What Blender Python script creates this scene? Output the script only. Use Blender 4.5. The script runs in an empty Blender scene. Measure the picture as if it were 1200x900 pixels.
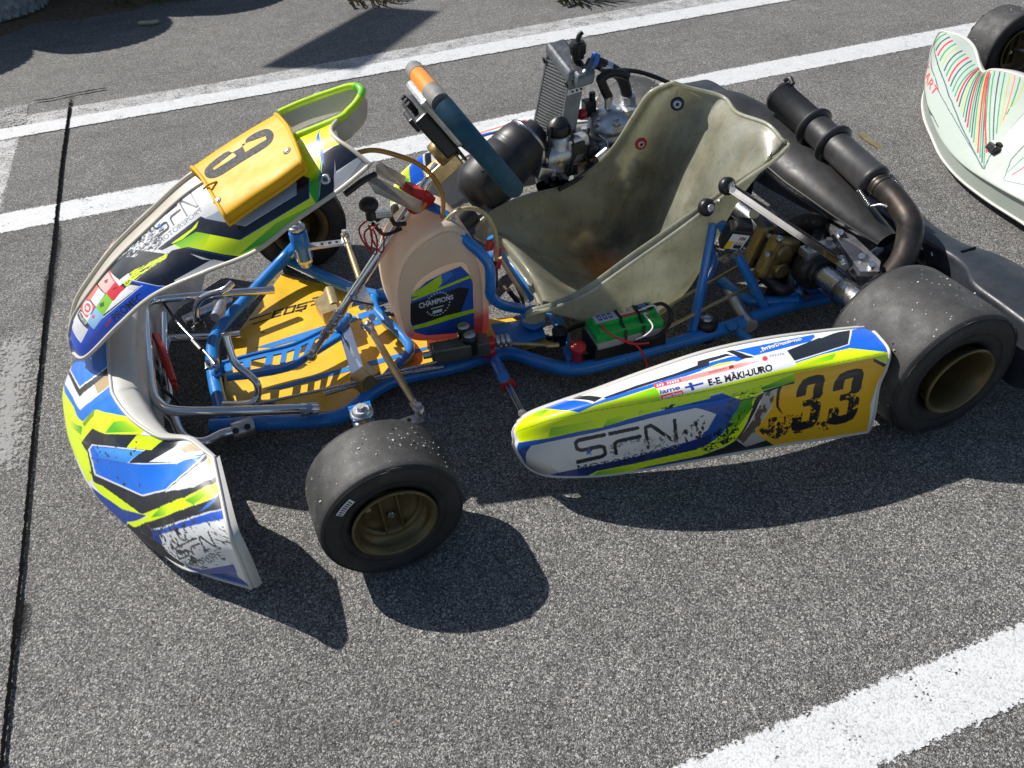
import numpy as np, math
# ---- camera of the photograph (solved from the wheels, the kerb lines and the joint) ----
CAM_LOC=np.array([-0.04254,-1.47528,1.12884]); YAW,PITCH,ROLL,FPX=0.294626,0.704882,-0.0825852,923.609
def cam_axes():
    f=np.array([np.sin(YAW)*np.cos(PITCH),np.cos(YAW)*np.cos(PITCH),-np.sin(PITCH)])
    r=np.array([np.cos(YAW),-np.sin(YAW),0.]); u=np.cross(r,f); c,s=np.cos(ROLL),np.sin(ROLL)
    return c*r+s*u,-s*r+c*u,f
RA,UA,FA=cam_axes()
def at(px,py,x=None,y=None,z=None):
    "the point of a sight line that lies in a given plane of the kart"
    d=FA+RA*(px-600)/FPX-UA*(py-450)/FPX
    i,v=(0,x) if x is not None else (1,y) if y is not None else (2,z)
    return CAM_LOC+d*(v-CAM_LOC[i])/d[i]
def V(*a): return np.array(a,float)
def cr1(P,n,axis=0):
    "Catmull-Rom through control points, n samples, uniform parameter"
    P=np.moveaxis(np.asarray(P,float),axis,0); m=len(P)
    E=np.concatenate([[2*P[0]-P[1]],P,[2*P[-1]-P[-2]]])
    t=np.linspace(0,m-1,n); i=np.minimum(t.astype(int),m-2); f=(t-i).reshape((-1,)+(1,)*(P.ndim-1))
    a,b,c,d=E[i],E[i+1],E[i+2],E[i+3]
    Q=.5*(2*b+(c-a)*f+(2*a-5*b+4*c-d)*f*f+(3*b-a-3*c+d)*f**3)
    return np.moveaxis(Q,0,axis)
def patch(C,nu,nv): return cr1(cr1(C,nu,0),nv,1)

# ---- near side pod: stations front to rear, columns inner top edge -> crease -> bulge -> bottom
def pod_ctrl():
    S=[]
    def st(top,yt,cre,yc,bul,yb,bot,ybt):
        T=at(*top,y=yt);C=at(*cre,y=yc);B=at(*bul,y=yb);D=at(*bot,y=ybt)
        S.append([T,T*.5+C*.5+V(0,0,.004),C,C*.55+B*.45+V(0,-.004,0),B,B*.45+D*.55+V(0,-.004,0),D])
    st((607,496),-.470,(601,507),-.480,(602,522),-.487,(612,541),-.487)
    st((622,485),-.475,(612,498),-.503,(612,528),-.517,(626,552),-.508)
    st((650,474),-.485,(645,488),-.535,(648,524),-.552,(650,558),-.535)
    st((700,457),-.500,(707,470),-.565,(706,512),-.585,(707,557),-.562)
    st((760,435),-.515,(775,458),-.590,(772,494),-.612,(772,547),-.586)
    st((830,412),-.530,(845,446),-.610,(838,482),-.632,(838,535),-.605)
    st((900,397),-.540,(912,432),-.625,(906,466),-.645,(905,523),-.618)
    st((968,388),-.550,(985,422),-.638,(972,458),-.652,(966,514),-.640)
    st((1018,383),-.558,(1042,412),-.645,(1030,452),-.655,(1018,506),-.652)
    return np.array(S)
# ---- front bumper fairing: centre to near tail, mirrored for the far half
def nose_ctrl():
    S=[]
    def st(e,ze,m,zm,l,tuck=(.022,0),zb=.028,bl=0.):
        E=at(*e,z=ze) if len(e)==2 else V(*e); M=at(*m,z=zm) if len(m)==2 else V(*m)
        B=V(M[0]+tuck[0],M[1]+tuck[1],zb)
        n=np.array([-1,-.3-1.2*bl*20,1.2]); n/=np.linalg.norm(n)
        S.append([B,M*.75+B*.25,M,M*.66+E*.34+n*(.012+bl),M*.33+E*.67+n*(.016+bl),E*.9+M*.1+n*(.006+bl*.5),E])
    st((-.425,0,.232),None,(-.55,0,.135),None,None,(.02,0))
    st((130,450),.226,(78,503),.11,None,(.02,.004))
    st((135,467),.222,(86,529),.10,None,(.02,.008))
    st((150,487),.216,(98,557),.09,None,(.018,.01))
    st((170,503),.210,(114,580),.08,None,(.016,.012))
    st((190,513),.205,(140,606),.075,None,(.014,.014))
    st((220,515),.202,(180,641),.065,None,(.01,.014),bl=.010)
    st((238,527),.206,(226,668),.052,None,(.006,.012),bl=.026)
    S.append([at(295,689,z=.035),at(290,677,z=.07),at(284,662,z=.112),at(276,644,z=.160),at(268,622,z=.190),at(259,580,z=.204),at(250,536,z=.213)])
    S=np.array(S); M=S[:0:-1]*np.array([1,-1,1])
    return np.concatenate([M,S])     # far tail ... centre ... near tail
# ---- front panel: near half bottom to top, columns edge -> ridge
def panel_ctrl():
    S=[]
    def st(e,ye,r,yr,b):
        E=at(*e,y=ye);R=at(*r,y=yr); n=V(-.35,-.75,.55)
        S.append([E,E*.75+R*.25+n*b*.8,E*.5+R*.5+n*b,E*.25+R*.75+n*b*.8,R])
    st((86,414),-.034,(81,394),-.016,.002)
    st((101,418),-.088,(87,370),-.028,.008)
    st((140,380),-.138,(105,343),-.032,.014)
    st((180,346),-.156,(133,308),-.034,.016)
    st((240,319),-.166,(174,268),-.034,.018)
    st((300,294),-.172,(223,224),-.034,.020)
    st((350,256),-.176,(283,190),-.036,.020)
    st((400,221),-.178,(342,162),-.036,.016)
    S.append([at(434,193,y=-.176),at(412,175,y=-.148),at(395,163,y=-.118),at(388,152,y=-.082),at(396,140,y=-.044)])
    return np.array(S)

def plate_ctrl():
    S=[]
    for px in (((225,196),(237,209),(249,229),(262,251)),((257,174),(270,188),(281,208),(292,230)),((292,152),(305,166),(316,187),(325,208)),((323,134),(336,147),(345,166),(353,187))):
        S.append([at(*px[0],y=.03)+V(0,.02,-.03),at(*px[0],y=.012),at(*px[1],y=-.044),at(*px[2],y=-.100),at(*px[3],y=-.150),at(*px[3],y=-.150)+V(.004,-.002,-.02)])
    return np.array(S)
K2ROT=-10; K2TAIL=(2.41,.80,0)
def nose2_ctrl():
    "nose of the second kart: visible half read off station by station, the other half mirrored about its long axis"
    S=[]
    for e,ze,m,zm in (((1107,37),.205,(1091,62),.125),((1128,43),.21,(1085,90),.115),((1142,56),.205,(1087,114),.105),((1151,83),.205,(1094,139),.095),((1163,82),.225,(1107,164),.09),((1186,86),.24,(1129,188),.09),((1218,98),.245,(1162,210),.095),((1256,112),.25,(1206,234),.10),((1305,130),.25,(1262,262),.11)):
        E=at(*e,z=ze);M_=at(*m,z=zm); d=E-M_; d[2]=0; d/=np.linalg.norm(d); B=V(M_[0]+d[0]*.02,M_[1]+d[1]*.02,.028); n=V(-d[0]*.6,-d[1]*.6,1.); n/=np.linalg.norm(n)
        S.append([B,M_*.75+B*.25,M_,M_*.66+E*.34+n*.016,M_*.33+E*.67+n*.020,E*.9+M_*.1+n*.008,E])
    S=np.array(S); c=S[-1,2].copy(); f=V(math.cos(K2HEAD),math.sin(K2HEAD),0); l=V(-f[1],f[0],0)
    Mr=S[-2::-1]; Mr=Mr-2*((Mr-c)@l)[...,None]*l
    return np.concatenate([S,Mr])
K2HEAD=math.radians(-160.)
import bpy, bmesh, math, random
from mathutils import Matrix, Vector, Euler
R=math.radians
sc=bpy.context.scene; COL=sc.collection
rng=np.random.default_rng(7); random.seed(7)
def lin(h):
    h=h.lstrip('#'); v=[int(h[i:i+2],16)/255 for i in (0,2,4)]
    return tuple(x/12.92 if x<=.04045 else ((x+.055)/1.055)**2.4 for x in v)
# ------------------------------------------------------------------ materials
class NT:
    def __init__(s,name):
        s.m=bpy.data.materials.new(name); s.m.use_nodes=True; s.t=s.m.node_tree; s.t.nodes.clear()
        s.out=s.n('ShaderNodeOutputMaterial'); s.b=s.n('ShaderNodeBsdfPrincipled'); s.l(s.b.outputs[0],s.out.inputs[0])
    def n(s,t,**k):
        x=s.t.nodes.new(t)
        for a,b in k.items(): setattr(x,a,b)
        return x
    def l(s,a,b): s.t.links.new(a,b)
    def val(s,x,i):
        if isinstance(x,(int,float)): i.default_value=x
        elif isinstance(x,tuple): i.default_value=x if (len(x)==4 or i.type=='VECTOR') else (*x,1)
        else: s.l(x,i)
    def co(s,kind='Object'):
        return s.n('ShaderNodeTexCoord').outputs[kind]
    def noise(s,scale,detail=4,rough=.6,vec=None,out=0):
        x=s.n('ShaderNodeTexNoise'); x.inputs['Scale'].default_value=scale; x.inputs['Detail'].default_value=detail; x.inputs['Roughness'].default_value=rough
        s.l(vec or s.co(),x.inputs['Vector']); return x.outputs[out]
    def vor(s,scale,feat='F1',vec=None):
        x=s.n('ShaderNodeTexVoronoi',feature=feat); x.inputs['Scale'].default_value=scale; s.l(vec or s.co(),x.inputs['Vector']); return x
    def ramp(s,fac,stops,interp='LINEAR'):
        x=s.n('ShaderNodeValToRGB'); x.color_ramp.interpolation=interp; e=x.color_ramp.elements
        while len(e)<len(stops): e.new(.5)
        for el,(p,c) in zip(e,stops):
            el.position=p; el.color=(c,c,c,1) if isinstance(c,(int,float)) else (*c[:3],1)
        s.l(fac,x.inputs[0]); return x.outputs[0]
    def mix(s,f,a,b,mode='MIX'):
        x=s.n('ShaderNodeMix',data_type='RGBA',blend_type=mode); s.val(f,x.inputs[0]); s.val(a,x.inputs[6]); s.val(b,x.inputs[7]); return x.outputs[2]
    def math(s,op,a,b=0.,clamp=False):
        x=s.n('ShaderNodeMath',operation=op,use_clamp=clamp); s.val(a,x.inputs[0]); s.val(b,x.inputs[1]); return x.outputs[0]
    def bump(s,h,st=.3,d=.002):
        x=s.n('ShaderNodeBump'); x.inputs['Strength'].default_value=st; x.inputs['Distance'].default_value=d; s.l(h,x.inputs['Height']); s.l(x.outputs[0],s.b.inputs['Normal'])
    def set(s,**k):
        for a,b in k.items(): s.val(b,s.b.inputs[a.replace('_',' ')])
        return s
M={}
def pm(name,col,rough=.5,metal=0.,var=.12,vs=25,bump=0.,bs=300,dirt=0.,dcol=(.06,.045,.03),coat=0.,ds=12,spec=None):
    if isinstance(col,str): col=lin(col)
    a=NT(name); n=a.noise(vs,5)
    lo=tuple(c*(1-var) for c in col); hi=tuple(min(1,c*(1+var)) for c in col)
    c=a.ramp(n,[(.3,lo),(.7,hi)])
    if dirt:
        d=a.noise(ds,7,.72); f=a.ramp(d,[(.5,0),(.5+.28/(.4+dirt),dirt)]); c=a.mix(f,c,dcol)
    a.l(c,a.b.inputs['Base Color'])
    r=a.ramp(a.noise(vs*2.3,4),[(.3,max(.02,rough-.08)),(.75,min(1,rough+.1))]); a.l(r,a.b.inputs['Roughness'])
    a.set(Metallic=metal)
    if coat: a.set(Coat_Weight=coat,Coat_Roughness=.12)
    if spec is not None: a.b.inputs['Specular IOR Level'].default_value=spec
    if bump: a.bump(a.noise(bs,4),bump)
    M[name]=a.m; return a
# ------------------------------------------------------------------ mesh builder
class MB:
    def __init__(s): s.v=[];s.f=[];s.mi=[];s.sm=[];s.c=0
    def add(s,v,f,m=0,smooth=True):
        v=[tuple(map(float,p)) for p in v]; o=s.c; s.v+=v; s.c+=len(v)
        for q in f: s.f.append(tuple(i+o for i in q)); s.mi.append(m); s.sm.append(smooth)
        return s
    def tube(s,pts,r,m=0,seg=12,n=0,cap=True,closed=False):
        P=np.asarray(pts,float)
        if n:
            if closed: P=cr1(np.concatenate([P[-1:],P,P[:2]]),(len(P)+2)*n+1)[n:n+len(P)*n]
            else: P=cr1(P,(len(P)-1)*n+1)
        L=len(P); rr=np.full(L,r) if np.isscalar(r) else np.interp(np.linspace(0,1,L),np.linspace(0,1,len(r)),r)
        if closed: T=np.roll(P,-1,0)-np.roll(P,1,0)
        else: T=np.gradient(P,axis=0)
        T/=np.linalg.norm(T,axis=1)[:,None]+1e-12
        a=np.array([0,0,1.]) if abs(T[0][2])<.9 else np.array([1.,0,0])
        N=np.cross(T[0],a); N/=np.linalg.norm(N); V_=[];A=np.linspace(0,2*np.pi,seg,endpoint=False)
        for i in range(L):
            N=N-T[i]*(N@T[i]); N/=np.linalg.norm(N); B=np.cross(T[i],N)
            V_+=list(P[i]+rr[i]*(np.cos(A)[:,None]*N+np.sin(A)[:,None]*B))
        F=[]
        for i in range(L if closed else L-1):
            j=(i+1)%L
            for k in range(seg): F.append((i*seg+k,i*seg+(k+1)%seg,j*seg+(k+1)%seg,j*seg+k))
        s.add(V_,F,m)
        if cap and not closed:
            s.add(V_[:seg],[tuple(range(seg))[::-1]],m,False); s.add(V_[-seg:],[tuple(range(seg))],m,False)
        return s
    def lathe(s,prof,o,ax,m=0,seg=40,closed=False,smooth=True,sx=1.,cap=True):
        ax=np.array(ax,float); ax/=np.linalg.norm(ax); a=np.array([0,0,1.]) if abs(ax[2])<.9 else np.array([1.,0,0])
        u=np.cross(ax,a);u/=np.linalg.norm(u);w=np.cross(ax,u); o=np.asarray(o,float); A=np.linspace(0,2*np.pi,seg,endpoint=False)
        V_=[]
        for h,r in prof: V_+=list(o+ax*h+r*(np.cos(A)[:,None]*u*sx+np.sin(A)[:,None]*w))
        F=[];L=len(prof)
        for i in range(L if closed else L-1):
            j=(i+1)%L
            for k in range(seg): F.append((i*seg+k,j*seg+k,j*seg+(k+1)%seg,i*seg+(k+1)%seg))
        s.add(V_,F,m,smooth)
        if not closed and cap:
            if prof[0][1]>1e-5: s.add(V_[:seg],[tuple(range(seg))],m,False)
            if prof[-1][1]>1e-5: s.add(V_[-seg:],[tuple(range(seg))[::-1]],m,False)
        return s
    def cyl(s,a,b,r,m=0,seg=20,r2=None,ch=0.):
        a=np.asarray(a,float);b=np.asarray(b,float);L=np.linalg.norm(b-a); r2=r if r2 is None else r2
        pr=[(0,r),(L,r2)] if not ch else [(0,r-ch),(ch,r),(L-ch,r2),(L,r2-ch)]
        s.lathe(pr,a,b-a,m,seg,smooth=False if seg<9 else True); return s
    def box(s,c,size,rot=None,m=0,bev=0.):
        bm=bmesh.new(); bmesh.ops.create_cube(bm,size=1)
        bmesh.ops.scale(bm,vec=size,verts=bm.verts)
        if bev: bmesh.ops.bevel(bm,geom=list(bm.edges),offset=bev,segments=2,profile=.6,affect='EDGES')
        mt=Matrix.Translation(Vector(c))@(rot if isinstance(rot,Matrix) else Euler(rot or (0,0,0)).to_matrix().to_4x4())
        bm.transform(mt); bm.verts.ensure_lookup_table()
        s.add([v.co for v in bm.verts],[[v.index for v in f.verts] for f in bm.faces],m,False); bm.free(); return s
    def prism(s,poly,ext,m=0):
        P=[np.asarray(p,float) for p in poly]; e=np.asarray(ext,float); n=len(P)
        nn=sum((np.cross(P[i]-P[0],P[(i+1)%n]-P[0]) for i in range(n)),np.zeros(3))
        if nn@e>0: P=P[::-1]
        Q=[p+e for p in P]
        s.add(P+Q,[tuple(range(n)),tuple(range(2*n-1,n-1,-1))]+[(i,n+i,n+(i+1)%n,(i+1)%n) for i in range(n)],m,False); return s
    def grid(s,G,m=0,flip=False,smooth=True):
        a,b=G.shape[:2]; F=[]
        for i in range(a-1):
            for j in range(b-1):
                q=(i*b+j,i*b+j+1,(i+1)*b+j+1,(i+1)*b+j); F.append(q[::-1] if flip else q)
        s.add(G.reshape(-1,3),F,m,smooth); return s
    def sph(s,c,r,m=0,seg=16,sc_=(1,1,1)):
        pr=[(-r*math.cos(t)*1.,r*math.sin(t)) for t in np.linspace(0,math.pi,seg//2+1)]
        k=len(s.v); s.lathe([(h,max(q,1e-6)) for h,q in pr],(0,0,0),(0,0,1),m,seg)
        for i in range(k,len(s.v)): s.v[i]=tuple(s.v[i][j]*sc_[j]+c[j] for j in range(3))
        return s
    def build(s,name,mats,parent=None,bevel=0.,merge=False):
        me=bpy.data.meshes.new(name); me.from_pydata(s.v,[],s.f)
        me.polygons.foreach_set('material_index',s.mi); me.polygons.foreach_set('use_smooth',s.sm)
        for x in (mats if isinstance(mats,(list,tuple)) else [mats]): me.materials.append(M[x] if isinstance(x,str) else x)
        return link(name,me,parent,bevel)
def link(name,me,parent=None,bevel=0.):
    me.update(); o=bpy.data.objects.new(name,me); COL.objects.link(o)
    if parent is not None:
        o.parent=parent; o.matrix_parent_inverse=wm(parent).inverted()
    if bevel:
        b=o.modifiers.new('b','BEVEL'); b.width=bevel; b.segments=2; b.limit_method='ANGLE'; b.angle_limit=R(40)
    return o
def wm(o):
    m=Matrix.LocRotScale(o.location,o.rotation_euler,o.scale)
    return wm(o.parent)@o.matrix_parent_inverse@m if o.parent else m
def tag(o,label,cat,group=None):
    o['label']=label;o['category']=cat
    if group:o['group']=group
    return o
def structure(o,kind='structure'): o['kind']=kind; return o
def empty(name,loc,rz=0.):
    o=bpy.data.objects.new(name,None); COL.objects.link(o); o.location=loc; o.rotation_euler=(0,0,rz); o.empty_display_size=.1; return o
# ------------------------------------------------------------------ livery: a fine skin whose vertices carry the printed colour
def inpoly(X,Y,poly):
    p=np.asarray(poly); ins=np.zeros(X.shape,bool); n=len(p)
    x0,y0=p.min(0);x1,y1=p.max(0); bb=(X>=x0)&(X<=x1)&(Y>=y0)&(Y<=y1)
    xs,ys=X[bb],Y[bb]; r=np.zeros(xs.shape,bool)
    for i in range(n):
        ax,ay=p[i];bx,by=p[(i+1)%n]
        if ay==by: continue
        c=((ay>ys)!=(by>ys))&(xs<(bx-ax)*(ys-ay)/(by-ay)+ax); r^=c
    ins[bb]=r; return ins
def vnoise(X,Y,fx,fy,seed,octs=4):
    o=np.zeros(X.shape);amp=1;tot=0;g=np.random.default_rng(seed)
    for k in range(octs):
        nx,ny=int(fx*2**k)+3,int(fy*2**k)+3; T=g.random((nx,ny)); x=np.clip(X,0,.9999)*(nx-2);y=np.clip(Y,0,.9999)*(ny-2)
        i=x.astype(int);j=y.astype(int);a=x-i;b=y-j;a=a*a*(3-2*a);b=b*b*(3-2*b)
        o+=amp*((T[i,j]*(1-a)+T[i+1,j]*a)*(1-b)+(T[i,j+1]*(1-a)+T[i+1,j+1]*a)*b);tot+=amp;amp*=.6
    return o/tot
def gridpoly(nu,nv,poly):
    "cells of a regular (u,v) grid that lie inside an outline"
    q=np.asarray(poly,float); lo,hi=q.min(0),q.max(0)
    i0,i1=max(0,int(lo[0]*(nu-1))),min(nu,int(hi[0]*(nu-1))+2); j0,j1=max(0,int(lo[1]*(nv-1))),min(nv,int(hi[1]*(nv-1))+2)
    X,Y=np.meshgrid(np.arange(i0,i1)/(nu-1),np.arange(j0,j1)/(nv-1),indexing='ij'); r=np.zeros(X.shape,bool); n=len(q)
    for k in range(n):
        (ax,ay),(bx,by)=q[k],q[(k+1)%n]
        if ay!=by: r^=((ay>Y)!=(by>Y))&(X<(bx-ax)*(Y-ay)/(by-ay)+ax)
    return slice(i0,i1),slice(j0,j1),r
TXT={}
def text_tris(s,bold):
    "triangles of a line of lettering, scaled to the unit box (v down)"
    if (s,bold) not in TXT:
        c=bpy.data.curves.new('lettering','FONT'); c.body=s; c.offset=bold; c.resolution_u=4; o=bpy.data.objects.new('lettering',c); COL.objects.link(o)
        bpy.context.view_layer.update(); me=o.evaluated_get(bpy.context.evaluated_depsgraph_get()).to_mesh(); me.calc_loop_triangles()
        v=np.array([x.co[:2] for x in me.vertices]); t=[tuple(x.vertices) for x in me.loop_triangles]; lo,hi=v.min(0),v.max(0); v=(v-lo)/(hi-lo); v[:,1]=1-v[:,1]
        o.to_mesh_clear(); bpy.data.objects.remove(o); bpy.data.curves.remove(c); TXT[(s,bold)]=v[np.array(t)]
    return TXT[(s,bold)]
def skin(ctrl,nu,nv,art,base):
    G=patch(ctrl,nu,nv); U,Vv=np.meshgrid(np.linspace(0,1,nu),np.linspace(0,1,nv),indexing='ij')
    C=np.empty((nu,nv,3)); C[:]=lin(base); NZ={}
    for it in art:
        k,col=it[0],it[1]
        if k=='t':
            TL,TR,BR,BL=[np.array(q) for q in it[3]]
            for tri in text_tris(it[2],it[4]):
                u,v=tri[:,:1],tri[:,1:]; a,b,r=gridpoly(nu,nv,(TL*(1-u)+TR*u)*(1-v)+(BL*(1-u)+BR*u)*v); C[a,b][r]=lin(col)
            continue
        a,b,r=gridpoly(nu,nv,it[2])
        if not r.any(): continue
        if k=='p': C[a,b][r]=lin(col)
        elif k=='g':
            (p,q),(c,d)=it[3]; t=np.clip(((U[a,b]-p)*(c-p)+(Vv[a,b]-q)*(d-q))/((c-p)**2+(d-q)**2+1e-12),0,1)[r][:,None]
            C[a,b][r]=np.array(lin(col[0]))*(1-t)+np.array(lin(col[1]))*t
        elif k=='s':
            f=it[3]; key=tuple(f[:3])
            if key not in NZ: NZ[key]=vnoise(U,Vv,f[0],f[1],int(f[2]),5)
            C[a,b][r&(NZ[key][a,b]>f[3])]=lin(col)
    return G,C
def skin_mesh(parts,mats):
    "parts: list of (G,C or None,material,flip); one mesh"
    vs=[];fs=[];cs=[];mi=[];o=0
    for G,C,m,flip in parts:
        a,b=G.shape[:2]; I=np.arange(a*b).reshape(a,b)+o
        q=np.stack([I[:-1,:-1],I[:-1,1:],I[1:,1:],I[1:,:-1]],-1).reshape(-1,4)
        if flip:q=q[:,::-1]
        vs.append(G.reshape(-1,3));fs.append(q);mi.append(np.full(len(q),m));o+=a*b
        cs.append((C if C is not None else np.full((a,b,3),.6)).reshape(-1,3))
    v=np.concatenate(vs);f=np.concatenate(fs);c=np.concatenate(cs);mi=np.concatenate(mi)
    me=bpy.data.meshes.new('skin'); me.vertices.add(len(v)); me.vertices.foreach_set('co',v.astype(np.float32).ravel())
    me.loops.add(f.size); me.loops.foreach_set('vertex_index',f.astype(np.int32).ravel())
    me.polygons.add(len(f)); me.polygons.foreach_set('loop_start',np.arange(0,f.size,4,dtype=np.int32))
    me.polygons.foreach_set('material_index',mi.astype(np.int32)); me.polygons.foreach_set('use_smooth',np.ones(len(f),bool))
    at_=me.color_attributes.new('print','FLOAT_COLOR','POINT'); at_.data.foreach_set('color',np.c_[c,np.ones(len(c))].astype(np.float32).ravel())
    for x in mats: me.materials.append(M[x])
    me.update(calc_edges=True); me.validate(); return me
def normals(G):
    du=np.gradient(G,axis=0);dv=np.gradient(G,axis=1);n=np.cross(du,dv);return n/(np.linalg.norm(n,axis=2)[:,:,None]+1e-12)
def rimgrid(loop,r,seg=8,closed=True):
    "round edge bead along an open or closed 3D line, as a grid"
    P=np.asarray(loop); T=np.gradient(P,axis=0); T/=np.linalg.norm(T,axis=1)[:,None]+1e-12
    a=np.array([.3,.2,1.]); N=np.cross(T,a);N/=np.linalg.norm(N,axis=1)[:,None]+1e-12;B=np.cross(T,N);A=np.linspace(0,2*np.pi,seg+1)
    return P[:,None]+r*(np.cos(A)[None,:,None]*N[:,None]+np.sin(A)[None,:,None]*B[:,None])
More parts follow.
